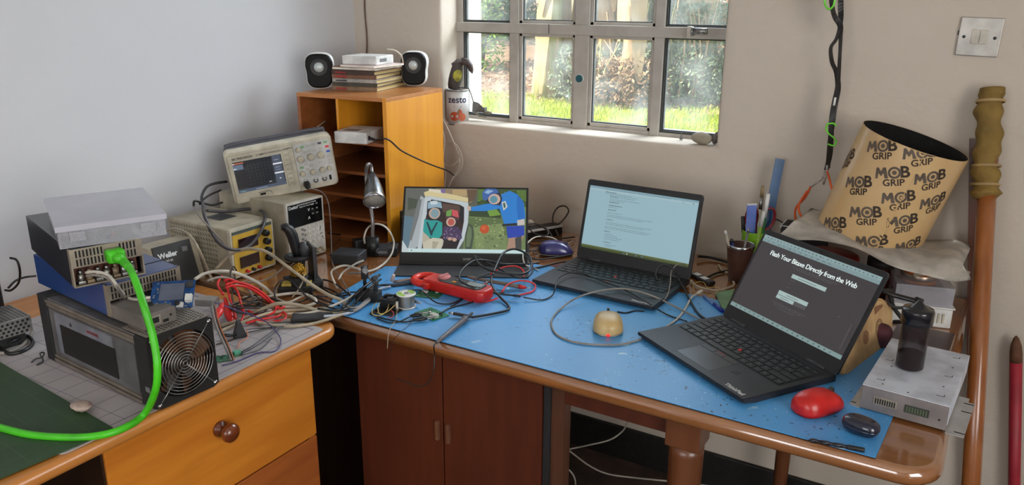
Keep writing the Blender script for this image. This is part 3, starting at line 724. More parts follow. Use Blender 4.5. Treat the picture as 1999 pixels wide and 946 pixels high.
# bird figure standing on the tin
ct = Vector((p.x+.010, .036, p.z+.1155))
t = thing('bird_figurine', 'dark toucan figurine with yellow wing patch perched on the tin can', 'figurine', M=Matrix.Translation(ct) @ Matrix.Rotation(radians(32), 4, 'Z'))
M_bird = mat('bird dark', (52, 44, 42), .55, c2=(80, 70, 66), scale=40, amt=1)
g = G(); g.tube([(-.022, 0, -.001), (-.019, 0, .010), (-.013, 0, .028), (-.009, 0, .046), (-.007, 0, .062), (-.004, 0, .076), (.002, 0, .085), (.008, 0, .088)], [.016, .021, .0245, .024, .021, .0185, .017, .010], 18, .85); build(g, 'body', M_bird, t)
g = G(); g.tube([(.002, 0, .084), (.014, 0, .090), (.027, 0, .086), (.036, 0, .074), (.041, 0, .060), (.044, 0, .050)], [.013, .017, .017, .0145, .010, .002], 14, .75); build(g, 'beak', mat('beak', (92, 76, 70), .45, c2=(60, 48, 46), scale=30, amt=1), t)
g = G(); g.sphere((-.006, -.0185, .044), .021, (.72, .25, 1.0), R=Euler((0, radians(25), 0)).to_matrix()); build(g, 'wing_patch', mat('wing yellow', (208, 200, 46), .5, c2=(70, 64, 40), scale=60, amt=1.4), t)
g = G(); g.tube([(-.022, 0, .080), (-.010, -.014, .088), (.010, -.015, .094)], [.004, .005, .004], 8); build(g, 'crest', mat('bird grey', (110, 100, 96), .6), t)
for s0 in (-1, 1):
    g = G(); g.tube([(-.006, s0*.006, .010), (-.002, s0*.007, .002), (.006, s0*.008, .0008)], [.003, .0022, .0018], 8); build(g, 'foot', M_bird, t)
# bent wire and bracket next to the tin
q0 = aty(915, 170, .06); q1 = aty(925, 198, .06)
tag(build(G().tube(smooth_path([aty(884, 173, .02), aty(884, 171, .03), aty(906, 171, .03), aty(914, 172, .04), aty(920, 185, .055), aty(924, 199, .062)]), .0016, 6), 'bent_wire', M_dark, None, loc=q1), 'bent grey wire hooked over the rim of the tin', 'wire')
p2 = aty(933, 216, .07)
t = thing('metal_bracket', 'small grey folded metal bracket standing right of the tin on the sill', 'bracket', (p2.x, .072, p2.z-.004))
g = G(); g.prism_axis([(-.022, .0), (.026, .0), (.028, .012), (.004, .030), (-.016, .034), (-.020, .030)], -.004, -.002, lambda u, v, tt: (u, tt, v)); g.box((-.022, -.004, 0), (.028, .016, .0015)); g.box((.024, -.005, .0), (.0275, .012, .017), .001); build(g, 'plate', mat('zinc', (128, 126, 122), .5, .5, c2=(90, 88, 84), scale=60, amt=1), t)
g = G(); g.tube([(-.012, -.004, -.0), (.01, -.006, -.012), (.036, -.004, -.014)], [.005, .006, .004], 8, .6); build(g, 'base', mat('mossy', (120, 116, 100), .9, c2=(150, 146, 130), scale=60, amt=1), t)
p3 = aty(952, 216, .075); t = tag(build(G().sphere((p3.x, .075, p3.z-.006), .012, (1.4, .7, .45)), 'pebble', mat('pebble', (150, 144, 128), .9, c2=(110, 104, 92), scale=40, amt=1), None, loc=(p3.x, .075, p3.z-.006)), 'small mossy pebble beside the metal bracket on the sill', 'stone')
p4 = aty(1371, 269, .035)
g = G(); g.sphere((0, 0, 0), .031, (1.0, .62, .56), R=Euler((0, .02, .1)).to_matrix()); 
for v in g.b.verts: v.co = v.co + Vector((0, 0, .0))+v.co.normalized()*noise.noise(v.co*50)*.003+Vector((p4.x, .033, WZ0+.018))
tag(build(g, 'stone', mat('beach stone', (168, 158, 140), .8, c2=(146, 136, 118), scale=18, amt=1), None, loc=(p4.x, .033, WZ0+.018)), 'smooth oval beige stone at the right end of the sill', 'stone')
p5 = aty(1398, 270, .05)
g = G(); g.sphere((p5.x, .05, WZ0+.020), .019, (.5, .9, 1.0), R=Euler((.3, .3, 0)).to_matrix()); tag(build(g, 'stone', mat('dark stone', (88, 80, 76), .8, c2=(120, 110, 104), scale=30, amt=1), None, loc=(p5.x, .05, WZ0+.02)), 'small dark stone leaning against the right reveal', 'stone')
p6 = aty(1331, 252, .065)
t = thing('spike_ornament', 'tiny grey pointed spike standing on the sill near the beige stone', 'ornament', (p6.x, .065, WZ0+.003))
g = G(); g.lathe([(.005, 0), (.0045, .004), (.0022, .006), (.0016, .015), (.0004, .021)], 12); build(g, 'spike', M_grey, t)

# ================================================================== BACK WALL FITTINGS
p = aty(1912, 72, 0)
t = thing('light_switch', 'double light switch on a silver plate on the wall at upper right', 'light switch', M=Matrix.Translation((p.x, -.0005, p.z)) @ Matrix.Rotation(.027, 4, 'Y'))
g = G(); g.box((-.043, -.006, -.043), (.043, 0, .043), .002); build(g, 'plate', mat('switch plate', (178, 172, 164), .4, .5), t)
for s0 in (-1, 1):
    g = G(); g.box((-.0165*(s0 < 0)+.0005*(s0 > 0), -.0095, -.016), (-.0005*(s0 < 0)+.0165*(s0 > 0), -.005, .016), .0015); build(g, 'rocker', mat('rocker cream', (208, 198, 182), .4), t)
    g = G(); g.T = Matrix.Translation((s0*.031, -.006, -.001)) @ Matrix.Rotation(pi/2, 4, 'X'); g.lathe([(.0036, 0), (.0032, .0012), (.001, .0012)], 14); build(g, 'screw', M_dark, t)
g = G(); g.box((-.045, -.004, .002), (-.0425, -.001, .012)); build(g, 'edge_gap', M_slot, t)

# ================================================================== BENCH INSTRUMENTS (front = local -y)
def FT(x, z, y=-.0008): return frame((x, y, z), (1, 0, 0), (0, 0, 1))
def knob(g, x, z, r, h, y=0.0, n=20):
    T0 = g.T.copy(); g.T = g.T @ Matrix.Translation((x, y, z)) @ Matrix.Rotation(pi/2, 4, 'X'); g.lathe([(r, -.001), (r, h*.7), (r*.88, h), (r*.3, h)], n); g.T = T0
# ---- yellow bench supply
P1 = Matrix.Translation((.341, -.887, 0)) @ Matrix.Rotation(pi/2, 4, 'Z')
t = thing('bench_power_supply', 'beige bench power supply with yellow front and two dark meters', 'power supply', M=P1)
w1, d1, h1 = .140, .236, .134
g = G(); g.box((0, .004, .006), (w1, d1, h1), .004); build(g, 'case', M_beigem, t)
g = G()
for s0, (xx) in ((0, -.0006), ):
    for i in range(17):
        for j in range(9):
            y = .05+i*.0105; z = .018+j*.0125; g.poly([(xx, y, z), (xx, y+.006, z+.005), (xx, y+.006, z+.0085), (xx, y, z+.0035)])
build(g, 'side_vents', mat('vent brown', (92, 84, 70), .8), t, recalc=False)
g = G(); g.prism_axis(rrect(w1, h1-.006, .006, 3, w1/2, .006+(h1-.006)/2), -.004, .006, lambda u, v, q: (u, q, v)); build(g, 'front_bezel', M_beige, t)
g = G(); g.box((.006, -.0055, .012), (w1-.006, -.0035, .118), .0005); build(g, 'front_plate', mat('yellow enamel', (206, 168, 64), .45, c2=(190, 150, 54), scale=20), t)
g = G(); g.box((.006, -.0056, .1195), (w1-.006, -.0038, .127)); build(g, 'name_strip', mat('strip green grey', (84, 92, 84), .5), t)
for z in (.076, .028):
    g = G(); g.box((.022, -.0085, z), (.084, -.005, z+.030), .001); build(g, 'meter_window', mat('meter dark red', (38, 16, 18), .12, coat=1), t)
for (x, z) in ((.108, .103), (.110, .080), (.112, .055), (.112, .034)):
    g = G(); knob(g, x, z, .009, .014, -.005); k = build(g, 'knob', M_black, t)
for (x, z, c) in ((.040, .017, M_redc), (.060, .017, M_black), (.080, .017, M_redc)):
    g = G(); knob(g, x, z, .0045, .010, -.005, 10); build(g, 'terminal', c, t)
g = G()
for x in (.015, w1-.015):
    for y in (.02, d1-.02): g.cyl((x, y, 0), (x, y, .006), .007, n=10)
build(g, 'feet', M_black, t)
g = G(); g.box((.052, .09, h1), (.104, .15, h1+.0012), .0003); build(g, 'carry_strap_pad', M_dark, t)

# ---- digital bench supply
P2 = Matrix.Translation((.366, -.719, 0)) @ Matrix.Rotation(radians(88), 4, 'Z')
t = thing('bench_power_supply', 'tall light beige bench supply with black display panel under the oscilloscope', 'power supply', M=P2)
w2, d2, h2 = .133, .27, .168
g = G(); g.box((0, .003, .004), (w2, d2, h2), .003); build(g, 'case', M_beigem, t)
g = G(); g.prism_axis(rrect(w2, h2-.004, .004, 3, w2/2, .004+(h2-.004)/2), -.003, .004, lambda u, v, q: (u, q, v)); build(g, 'front_panel', mat('panel pale', (206, 200, 190), .45), t)
g = G(); g.box((.006, -.0042, .098), (w2-.006, -.0028, .162)); dp = build(g, 'display_panel', mat('gloss black', (16, 16, 18), .15, coat=.6), t)
text('maker_print', 'Datkin', .012, FT(.024, .154, -.0045), M_txt, dp, bold=.0002)
text('panel_print', 'PROGRAMMABLE DC POWER', .0052, FT(.072, .157, -.0045), M_txt, dp); text('panel_print', 'Digital DC Power Supply', .0052, FT(.072, .151, -.0045), M_txt, dp)
text('panel_print', 'V', .011, FT(.078, .137, -.0045), M_txt, dp, bold=.0003); text('panel_print', 'A', .011, FT(.078, .115, -.0045), M_txt, dp, bold=.0003)
for i, (x, z) in enumerate(((.092, .150), (.108, .150), (.092, .137), (.108, .137), (.092, .124), (.108, .124))): text('panel_print', ('CV', 'CC', 'M1', 'M2', 'M3', 'M4')[i], .0055, FT(x, z, -.0045), M_txt, dp)
for i in range(14):
    x = (.074, .090, .107)[i % 3]; z = .090-.014*(i//3)
    if i < 12 or i == 13:
        g = G(); g.box((x-.005, -.0050, z-.003), (x+.005, -.0028, z+.003), .0008); build(g, 'button', M_white, t)
        text('button_print', '%d' % (i % 10), .0055, FT(x-.0025, z-.0002, -.0053), M_txtk, t)
for i, (a, b2, c, d) in enumerate(((.118, .083, .115, .070), (.124, .062, .112, .060), (.122, .054, .126, .044))):
    g = G(); g.cyl((a, -.0032, b2), (c, -.0032, d), .0009, n=6); build(g, 'arrow_mark', M_txtk, t)
for x in (.016, .050):
    g = G()
    for z in (.030, .045, .060, .075, .088): knob(g, x, z, .0035, .012, -.003, 10)
    build(g, 'terminal_column', M_chrome, t)
for x, mt in ((.096, M_cb), (.112, M_cb)):
    g = G(); knob(g, x, .018, .006, .018, -.003, 12); build(g, 'binding_post', mt, t)
g = G()
for x in (.015, w2-.015):
    for y in (.02, d2-.02): g.cyl((x, y, 0), (x, y, .004), .007, n=10)
build(g, 'feet', M_black, t)

# ---- oscilloscope, resting tilted on both supplies
SCm = Matrix.Translation((.200, -.741, .147)) @ Matrix.Rotation(.928, 4, 'Z') @ Matrix.Rotation(.10, 4, 'X') @ Matrix.Rotation(-.134, 4, 'Y')
t = thing('oscilloscope', 'cream digital oscilloscope with grey screen and many knobs, tilted on the two supplies', 'oscilloscope', M=SCm)
sw, sd, sh = .287, .11, .150
g = G(); g.ring_loft([[(u, y, v) for u, v in rrect(sw*k, sh*k, .014, 4, sw/2, sh/2)] for y, k in ((.028, .99), (.06, .985), (sd, .93), (sd+.002, .86))], smooth=False); build(g, 'rear_case', mat('scope back grey', (92, 92, 98), .55), t)
g = G(); g.ring_loft([[(u, y, v) for u, v in rrect(sw*k, sh*k2, .013, 5, sw/2, sh/2)] for y, k, k2 in ((.030, 1, 1), (.006, 1, 1), (.001, .985, .975), (-.001, .965, .95))], smooth=False); fb = build(g, 'front_case', M_beige, t)
g = G(); g.box((.006, -.0045, .004), (.180, .0, .140), .004, 3); build(g, 'screen_bezel', M_beige, t)
g = G(); g.box((.017, -.0055, .034), (.145, -.0040, .121), .0005); sc = build(g, 'screen', mat('scope screen', (58, 62, 68), .18, c2=(46, 50, 56), scale=8, coat=1), t)
M_scr2 = screen_material('scope display', .9)
lay = [(rc(0, 0, 1, .10), (72, 84, 104)), (rc(0, .92, .22, .97), (168, 92, 70)), (rc(.0, .74, .20, .90), (96, 112, 132)), (rc(0, .77, .06, .80), (220, 225, 230)), (rc(0, .93, .035, .96), (220, 225, 230)),
       (rc(.80, 0, .98, 1), (74, 82, 98)), (rc(.80, .70, .99, .745), (226, 228, 232)), (rc(.80, .40, .99, .445), (226, 228, 232)), (rc(.66, .18, .70, .20), (226, 228, 232)), (rc(.88, .22, .91, .25), (226, 228, 232)),
       (rc(.84, .84, .93, .855), (170, 178, 190)), (rc(.84, .60, .93, .615), (170, 178, 190)), (rc(.84, .52, .93, .53), (170, 178, 190)), (rc(.35, .03, .6, .05), (150, 160, 175)), (rc(.03, .03, .15, .05), (130, 170, 150))]
for k in range(1, 9): lay.append((rc(.22+.07*k-.001, .12, .22+.07*k+.001, .9), (88, 92, 98)))
for k in range(1, 8): lay.append((rc(.22, .12+.1*k-.001, .79, .12+.1*k+.001), (88, 92, 98)))
picture('display_picture', lay, .128, .087, frame((.017, -.0056, .034), (1, 0, 0), (0, 0, 1)), M_scr2, t)
text('maker_print', 'BK PRECISION', .0085, FT(.045, .129, -.0048), M_txtk, t, bold=.0001, align='CENTER')
text('model_print', '2190B', .0075, FT(.090, .129, -.0048), M_txtk, t); text('model_print', 'DIGITAL STORAGE OSCILLOSCOPE', .0048, FT(.130, .130, -.0048), M_txtk, t); text('model_print', '100 MHz', .006, FT(.166, .132, -.0048), M_txtk, t)
g = G(); g.box((.150, -.0075, .026), (.168, -.003, .126), .003, 3); build(g, 'menu_strip', M_beige, t)
for k in range(7):
    g = G(); g.box((.154, -.0105, .113-.0135*k), (.165, -.0075, .1195-.0135*k), .0015); build(g, 'menu_button', mat('scope button', (188, 180, 162), .5), t)
g = G(); g.box((.180, -.0032, .018), (.279, -.0012, .138), .0006); build(g, 'control_panel', mat('scope panel', (206, 204, 200), .5), t)
for (x, z, r) in ((.192, .122, .0065), (.194, .095, .0095), (.222, .096, .0095), (.249, .097, .0095), (.192, .053, .0075), (.220, .053, .0075), (.246, .054, .0075), (.266, .055, .006)):
    g = G(); knob(g, x, z, r, .012, -.003); g.box((x-r*.2, -.0165, z-r*.7), (x+r*.2, -.015, z+r*.7)); build(g, 'knob', mat('scope knob', (196, 186, 164), .5), t)
bcol = {'g': (126, 180, 120), 'r': (226, 60, 60), 'b': (50, 90, 190), 'c': (196, 192, 184), 'k': (70, 72, 76)}
for (x, z, c) in ((.204, .128, 'g'), (.220, .129, 'c'), (.235, .129, 'c'), (.252, .130, 'k'), (.268, .130, 'g'), (.210, .112, 'c'), (.222, .113, 'c'), (.236, .113, 'c'), (.253, .115, 'c'), (.271, .117, 'r'), (.272, .103, 'b'),
                  (.272, .088, 'c'), (.272, .078, 'c'), (.272, .068, 'c'), (.206, .078, 'c'), (.220, .072, 'c'), (.246, .077, 'c'), (.193, .070, 'g'), (.208, .062, 'c')):
    g = G(); g.box((x-.005, -.0055, z-.0028), (x+.005, -.003, z+.0028), .001); build(g, 'button', mat('button '+c, bcol[c], .45), t)
for x in (.196, .224, .248):
    g = G(); knob(g, x, .027, .0075, .003, -.003); knob(g, x, .027, .0048, .011, -.003); build(g, 'bnc_socket', M_steel, t)
g = G(); g.box((.262, -.004, .020), (.268, -.0028, .034)); build(g, 'probe_contact', M_slot, t)
g = G(); g.box((.070, -.0052, .016), (.085, -.004, .022), .0004); build(g, 'usb_port', M_slot, t)
g = G(); g.tube([(.066, -.005, .025), (.098, -.005, .025), (.103, -.005, .017)], .0006, 5); build(g, 'usb_mark', M_dark, t)
g = G(); g.tube([(.01, .045, sh-.006), (.01, .052, sh+.004), (.05, .056, sh+.005), (sw-.05, .056, sh+.005), (sw-.01, .052, sh+.004), (sw-.01, .045, sh-.006)], .005, 8, .6); build(g, 'carry_handle', mat('handle grey', (84, 84, 92), .5), t)
g = G(); g.box((.012, .05, -.010), (.035, .075, .002), .002); g.box((sw-.035, .05, -.006), (sw-.012, .075, .002), .002); build(g, 'feet', M_dark, t)
scope = t
# ---- soldering station
W1 = Matrix.Translation((.250, -1.030, 0)) @ Matrix.Rotation(radians(86), 4, 'Z')
t = thing('soldering_station', 'grey soldering station with slanted dark front behind the metal boxes', 'soldering station', M=W1)
g = G(); g.prism_axis([(.003, 0), (.12, 0), (.12, .075), (.095, .098), (.034, .102), (.004, .008)], 0, .125, lambda u, v, q: (q, u, v)); build(g, 'case', M_beigem, t)
g = G(); g.prism_axis([(-.004, .004), (.002, .004), (.032, .103), (.026, .104)], .006, .108, lambda u, v, q: (q, u, v)); fp = build(g, 'front_panel', mat('panel charcoal', (58, 58, 58), .5), t)
Mx = frame((.040, .0180, .080), (1, 0, 0), (0, .29, .957)); text('maker_print', 'Weller', .018, Mx, M_txt, fp, bold=.0006)
text('model_print', 'WS 81', .008, frame((.040, .0138, .066), (1, 0, 0), (0, .29, .957)), M_txt, fp)
g = G(); g.box((.080, .0160, .078), (.094, .0225, .090), .001); build(g, 'badge', M_grey, fp)
# ---- soldering iron stand, sponge and brass wool
ps = at(585, 562, 0)
hc = at(580, 500, .083); so_ = Matrix.Rotation(radians(58), 4, 'Z') @ Vector((-.008, .035, 0)); SIM = Matrix.Translation((hc.x-so_.x, hc.y-so_.y, 0)) @ Matrix.Rotation(radians(58), 4, 'Z')
t = thing('soldering_iron_stand', 'black soldering iron stand with upright holster and metal plate', 'stand', M=SIM)
g = G(); g.box((-.038, .002, 0), (.045, .080, .022), .004, 3); build(g, 'base', M_blackm, t)
g = G(); g.box((.025, .010, .02), (.030, .075, .108), .001); g.box((.0305, .008, .018), (.034, .012, .108), .0005); build(g, 'back_plate', M_dark, t)
g = G(); g.lathe([(.026, .075), (.031, .080), (.031, .086), (.020, .088), (.018, .074)], 24, (-.008, .035, 0), cap=False); g.lathe([(.013, .02), (.017, .055), (.020, .080)], 20, (-.008, .035, 0)); build(g, 'holster', M_blackm, t)
t = thing('soldering_iron', 'black soldering iron standing tip-down in its holster', 'soldering iron', M=SIM @ Matrix.Translation((-.008, .035, .088)) @ Matrix.Rotation(radians(-8), 4, 'Y'))
g = G(); g.tube([(0, 0, -.012), (0, 0, .01), (0, 0, .03), (-.001, 0, .05), (-.005, 0, .066), (-.013, 0, .075), (-.022, 0, .077)], [.008, .011, .0125, .0135, .013, .011, .007], 14); build(g, 'grip', M_black, t)
g = G(); g.lathe([(.009, 0), (.013, .002), (.0125, .02), (.009, .024), (.009, .032), (.004, .034)], 14, (.017, -.008, -.004)); build(g, 'spare_holder', M_dark, t)
t = thing('sponge_tray', 'black tray holding a yellow cleaning sponge', 'sponge tray', M=Matrix.Translation((*at(579, 571, 0).xy, 0)) @ Matrix.Rotation(radians(36), 4, 'Z'))
g = G(); g.box((-.042, -.02, 0), (.042, .028, .020), .004, 3); build(g, 'tray', M_blackm, t)
g = G(); g.box((-.034, -.008, .015), (.036, .022, .026), .003); build(g, 'sponge', mat('sponge yellow', (206, 184, 92), .9, c2=(176, 150, 66), scale=50, amt=1, bump=.5), t)
pw = at(582, 529, .056)
t = thing('brass_wool', 'round nest of curly brass wool in front of the iron holster', 'brass wool', pw)
g = G(); random.seed(5)
for i in range(34):
    a = Vector((random.gauss(0, 1), random.gauss(0, 1), random.gauss(0, 1))).normalized(); b2 = a.orthogonal().normalized(); c = a.cross(b2); r = random.uniform(.013, .019)
    g.tube([(b2*cos(q*.6)+c*sin(q*.6))*r*(1+.15*sin(q*2))+a*r*.5*sin(q*.9+i) for q in range(11)], .0010, 4, .5)
build(g, 'curls', M_brass, t)
g = G(); g.lathe([(.018, -.0555), (.020, -.054), (.019, -.030), (.023, -.012), (.019, -.012)], 24, (0, 0, .0)); build(g, 'holder_cup', M_blackm, t)

# ================================================================== MINER (front = +X)
MI = Matrix.Translation((.765, -1.418, .003)) @ Matrix.Rotation(radians(86), 4, 'Z')
t = thing('mining_computer', 'long silver mining computer with a large grilled fan on its end', 'computer', M=MI)
mw, mh, ml = .128, .138, .372
g = G(); g.box((.004, .040, .004), (mw-.004, ml-.03, mh-.004), .001); build(g, 'body', M_alup, t)
g = G()
for z in (.003, .011, mh-.012, mh-.020): g.box((-.001 if z in (.003, mh-.012) else .001, .040, z), (.006, ml-.03, z+.006), .0015)
for z in (.004, mh-.012): g.box((mw-.006, .04, z), (mw, ml-.03, z+.008), .001)
build(g, 'side_rails', mat('rail alu', (150, 138, 126), .4, .6), t)
g = G(); g.box((.0022, .045, .022), (.0045, ml-.034, mh-.024)); build(g, 'side_panel', mat('panel satin', (124, 120, 122), .4, .5), t)
g = G(); g.box((.0014, .115, .028), (.0024, .318, mh-.026)); q = build(g, 'side_label', mat('sticker grey', (124, 124, 132), .4), t)
g = G(); g.box((.0007, .110, .030), (.0016, .300, .090)); build(g, 'heatsink_window', mat('window black', (22, 18, 18), .5), t)
text('label_print', 'ANTMINER', .008, frame((.0006, .18, .101), (0, -1, 0), (0, 0, 1)), mat('print red', (150, 50, 60), .5), t)
g = G(); g.poly([(.0008, .252, .096), (.0008, .262, .096), (.0008, .257, .105)]); build(g, 'warning_mark', M_txtk, t, recalc=False)
# end frame and perforated top strip
g = G(); g.box((0, ml-.030, 0), (mw, ml, mh), .002); build(g, 'rear_fan_frame', M_blackm, t)
g = G(); g.box((.003, .002, mh), (mw-.003, .075, mh+.0015)); pf = build(g, 'perforated_plate', mat('plate alu', (168, 158, 146), .4, .6), t)
g = G()
for i in range(16):
    for j in range(9):
        x = .010+i*.0072; y = .008+j*.0072+(i % 2)*.0036
        if y < .072: g.f([g._v((x+.0023*cos(a*pi/3), y+.0023*sin(a*pi/3), mh+.00165)) for a in range(6)])
build(g, 'holes', M_slot, pf, recalc=False)

g = G(); fw_, cyy = mw, mh/2
ring = [(mw/2+.061*cos(2*pi*i/48), mh/2+.061*sin(2*pi*i/48)) for i in range(48)]
sq = []
for (u, v) in ring:
    a = math.atan2(v-mh/2, u-mw/2); k = 1/max(abs(cos(a))/(mw/2), abs(sin(a))/(mh/2)); sq.append((mw/2+cos(a)*k, mh/2+sin(a)*k))
for y, nx in ((0.0, 1), (.038, 1)):
    A = [g._v((u, y, v)) for u, v in ring]; B = [g._v((u, y, v)) for u, v in sq]
    for i in range(48): g.f([A[i], A[(i+1) % 48], B[(i+1) % 48], B[i]])
A = [g._v((u, 0, v)) for u, v in ring]; B = [g._v((u, .038, v)) for u, v in ring]
for i in range(48): g.f([A[i], A[(i+1) % 48], B[(i+1) % 48], B[i]], True)
A = [g._v((u, 0, v)) for u, v in sq]; B = [g._v((u, .038, v)) for u, v in sq]
for i in range(48): g.f([A[i], A[(i+1) % 48], B[(i+1) % 48], B[i]])
build(g, 'fan_frame', mat('fan black', (34, 32, 32), .55), t)
g = G(); g.T = Matrix.Translation((mw/2, .012, mh/2)) @ Matrix.Rotation(pi/2, 4, 'X'); g.lathe([(.0215, -.02), (.0215, .003), (.019, .005), (.001, .005)], 32); build(g, 'fan_hub', mat('hub', (58, 48, 42), .5), t)
for k in range(7):
    g = G(); a0 = 2*pi*k/7+.2
    def bf(u, v):
        r = .020+.039*u; a = a0+.55*(v-.5)+.25*u; return (mw/2+r*cos(a), .012+.020*(v-.5)*1.2+.004*u, mh/2+r*sin(a))
    g.grid(bf, 6, 5); g2 = g.b; bmesh.ops.solidify(g2, geom=g2.faces[:], thickness=.0012)
    build(g, 'fan_blade', mat('blade brown', (140, 96, 66), .4), t)
g = G()
def circ(r, y, n=48): return [(mw/2+r*cos(2*pi*i/n), y, mh/2+r*sin(2*pi*i/n)) for i in range(n+1)]
for r in (.0045, .010, .0155, .021, .0268, .0325, .0382, .044, .050, .056): g.tube(circ(r, -.0035), .0008, 6)
for (sx, sz) in ((1, 1), (1, -1), (-1, 1), (-1, -1)): g.tube([(mw/2+sx*.003, -.002, mh/2+sz*.003), (mw/2+sx*.043, -.002, mh/2+sz*.047), (mw/2+sx*.0545, -.001, mh/2+sz*.0595)], .0010, 6)
gr = build(g, 'fan_grille', M_steel, t)
for (sx, sz) in ((1, 1), (1, -1), (-1, 1), (-1, -1)):
    g = G(); g.T = Matrix.Translation((mw/2+sx*.0555, 0, mh/2+sz*.0605)) @ Matrix.Rotation(pi/2, 4, 'X'); g.lathe([(.0045, 0), (.0045, .002), (.003, .0045), (.001, .005)], 14); build(g, 'screw', M_chrome, gr)
g = G(); g.box((-.0012, .008, .034), (-.0002, .020, .044)); build(g, 'side_tag', M_grey, t)
# controller box
CT = Matrix.Translation((.758, -1.402, mh+.0048)) @ Matrix.Rotation(radians(86), 4, 'Z')
t = thing('controller_box', 'flat grey metal controller box with a network port on top of the fan end', 'controller box', M=CT)
g = G(); g.box((0, .02, 0), (.062, .13, .026), .001); build(g, 'case', mat('ctrl grey', (134, 126, 120), .45, .4), t)
g = G(); g.box((.012, .0185, .005), (.032, .021, .021), .0008); build(g, 'network_port', mat('port steel', (172, 164, 150), .35, .5), t)
g = G(); g.box((.016, .018, .008), (.028, .0196, .018)); build(g, 'port_opening', M_slot, t)
g = G(); g.box((.036, .0185, .004), (.046, .0203, .009)); g.cyl((.051, .0185, .014), (.051, .0203, .014), .002); build(g, 'sockets', M_slot, t)

# ---- blue server supplies (front = +X)
M_blues = mat('blue enamel', (28, 66, 128), .32, c2=(22, 50, 100), scale=6, amt=1, coat=.3)
M_blued = mat('dark blue enamel', (30, 34, 46), .35, c2=(22, 24, 32), scale=7, amt=1, coat=.2)
M_face = mat('psu face', (162, 150, 134), .42, .5)
def slotrow(g, x0, x1, z0, z1, n, y=-.0006, gap=.5):
    for i in range(n):
        a = x0+(x1-x0)*i/n; b2 = a+(x1-x0)/n*gap; g.f([g._v(q) for q in ((a, y, z0), (b2, y, z0), (b2, y, z1), (a, y, z1))])
def psu(M, lb, side, L_, ww, hh, inset):
    t = thing('power_supply', lb, 'power supply', M=M)
    g = G(); g.box((0, .055, 0), (ww, L_, hh), .001); g.box((0, 0, 0), (.0015, .06, hh)); g.box((ww-.0015, 0, 0), (ww, .06, hh)); g.box((0, 0, 0), (ww, .06, .0015)); g.box((0, 0, hh-.0015), (ww, .06, hh)); build(g, 'case', side, t)
    g = G(); g.box((.0015, -.0005, hh*.50), (ww-.0015, .0015, hh-.001), .0002); g.box((-.0006, -.001, 0), (.002, .012, hh)); g.box((ww-.002, -.001, 0), (ww+.0006, .012, hh)); g.box((0, -.001, -.0004), (ww, .010, .002)); f0 = build(g, 'face_plate', M_face, t)
    zz = (hh*.54, hh*.72, hh*.76, hh*.94)
    for a, b2 in ((.008, .055), (.080, ww-.008)) if inset else ((.006, ww-.006),):
        g = G(); slotrow(g, a, b2, zz[0], zz[1], int((b2-a)/.0058), -.0009); slotrow(g, a, b2, zz[2], zz[3], int((b2-a)/.0058), -.0009)
        build(g, 'slots', M_slot, f0, recalc=False)
    return t
U1 = Matrix.Translation((.637, -1.395, mh+.0060)) @ Matrix.Rotation(radians(83.5), 4, 'Z')
t = psu(U1, 'lower blue metal power supply lying on the mining computer', M_blues, .29, .138, .060, False)
g = G(); g.box((.02, .002, .004), (.085, .03, .028), .002); build(g, 'socket_block', M_black, t)
U2 = Matrix.Translation((.604, -1.432, mh+.0060+.0606)) @ Matrix.Rotation(radians(73.5), 4, 'Z')
t = psu(U2, 'upper dark blue power supply with the green plug in its slotted face', M_blued, .30, .118, .070, True)
for i in range(7):
    g = G(); x = .014+i*.0145; g.cyl((x, .012, .006), (x, .012, .020), .0055, n=12); g.box((x-.006, .003, .003), (x+.006, .020, .008), .001); g.cyl((x, .010, .020), (x, .010, .027), .0035, n=8); build(g, 'terminal_post', M_steel if i not in (1, 4) else mat('term tan', (150, 130, 104), .4, .3), t)
g = G(); g.box((.005, .022, .003), (.113, .05, .03), .001); build(g, 'terminal_board', M_darkw, t)
g = G(); g.box((.057, -.004, .040), (.079, 0, .058), .001); build(g, 'inlet', M_black, t)
# organiser box on top
zo = mh+.0060+.0606+.0706
OG = frame(at(105, 487, zo), at(313, 455, zo)-at(105, 487, zo), at(278, 372, zo+.04)-at(313, 425, zo+.04)); 
OG = Matrix.Translation((.595, -1.445, zo+.0006)) @ Matrix.Rotation(radians(64), 4, 'Z')
t = thing('organiser_box', 'clear plastic compartment box of small parts on top of the stacked supplies', 'storage box', M=OG)
def clearplastic(name, c, a, rough=.15):
    m = bpy.data.materials.new(name); m.use_nodes = True; n = m.node_tree.nodes; L = m.node_tree.links; b = n['Principled BSDF']; o = [q for q in n if q.type == 'OUTPUT_MATERIAL'][0]
    b.inputs['Base Color'].default_value = lin(c); b.inputs['Roughness'].default_value = rough; tr = n.new('ShaderNodeBsdfTransparent'); x = n.new('ShaderNodeMixShader'); x.inputs[0].default_value = a
    tc = n.new('ShaderNodeTexCoord'); nz = n.new('ShaderNodeTexNoise'); nz.inputs['Scale'].default_value = 14; L.new(tc.outputs['Object'], nz.inputs['Vector'])
    r = n.new('ShaderNodeMapRange'); r.inputs[3].default_value = a-.08; r.inputs[4].default_value = a+.08; L.new(nz.outputs['Fac'], r.inputs[0]); L.new(r.outputs[0], x.inputs[0])
    L.new(tr.outputs[0], x.inputs[1]); L.new(b.outputs[0], x.inputs[2]); L.new(x.outputs[0], o.inputs[0]); return m
M_lid = clearplastic('frosted lid', (206, 204, 214), .62, .25); M_tray = clearplastic('clear tray', (196, 196, 204), .34, .12)
ow, od, oh = .178, .245, .040
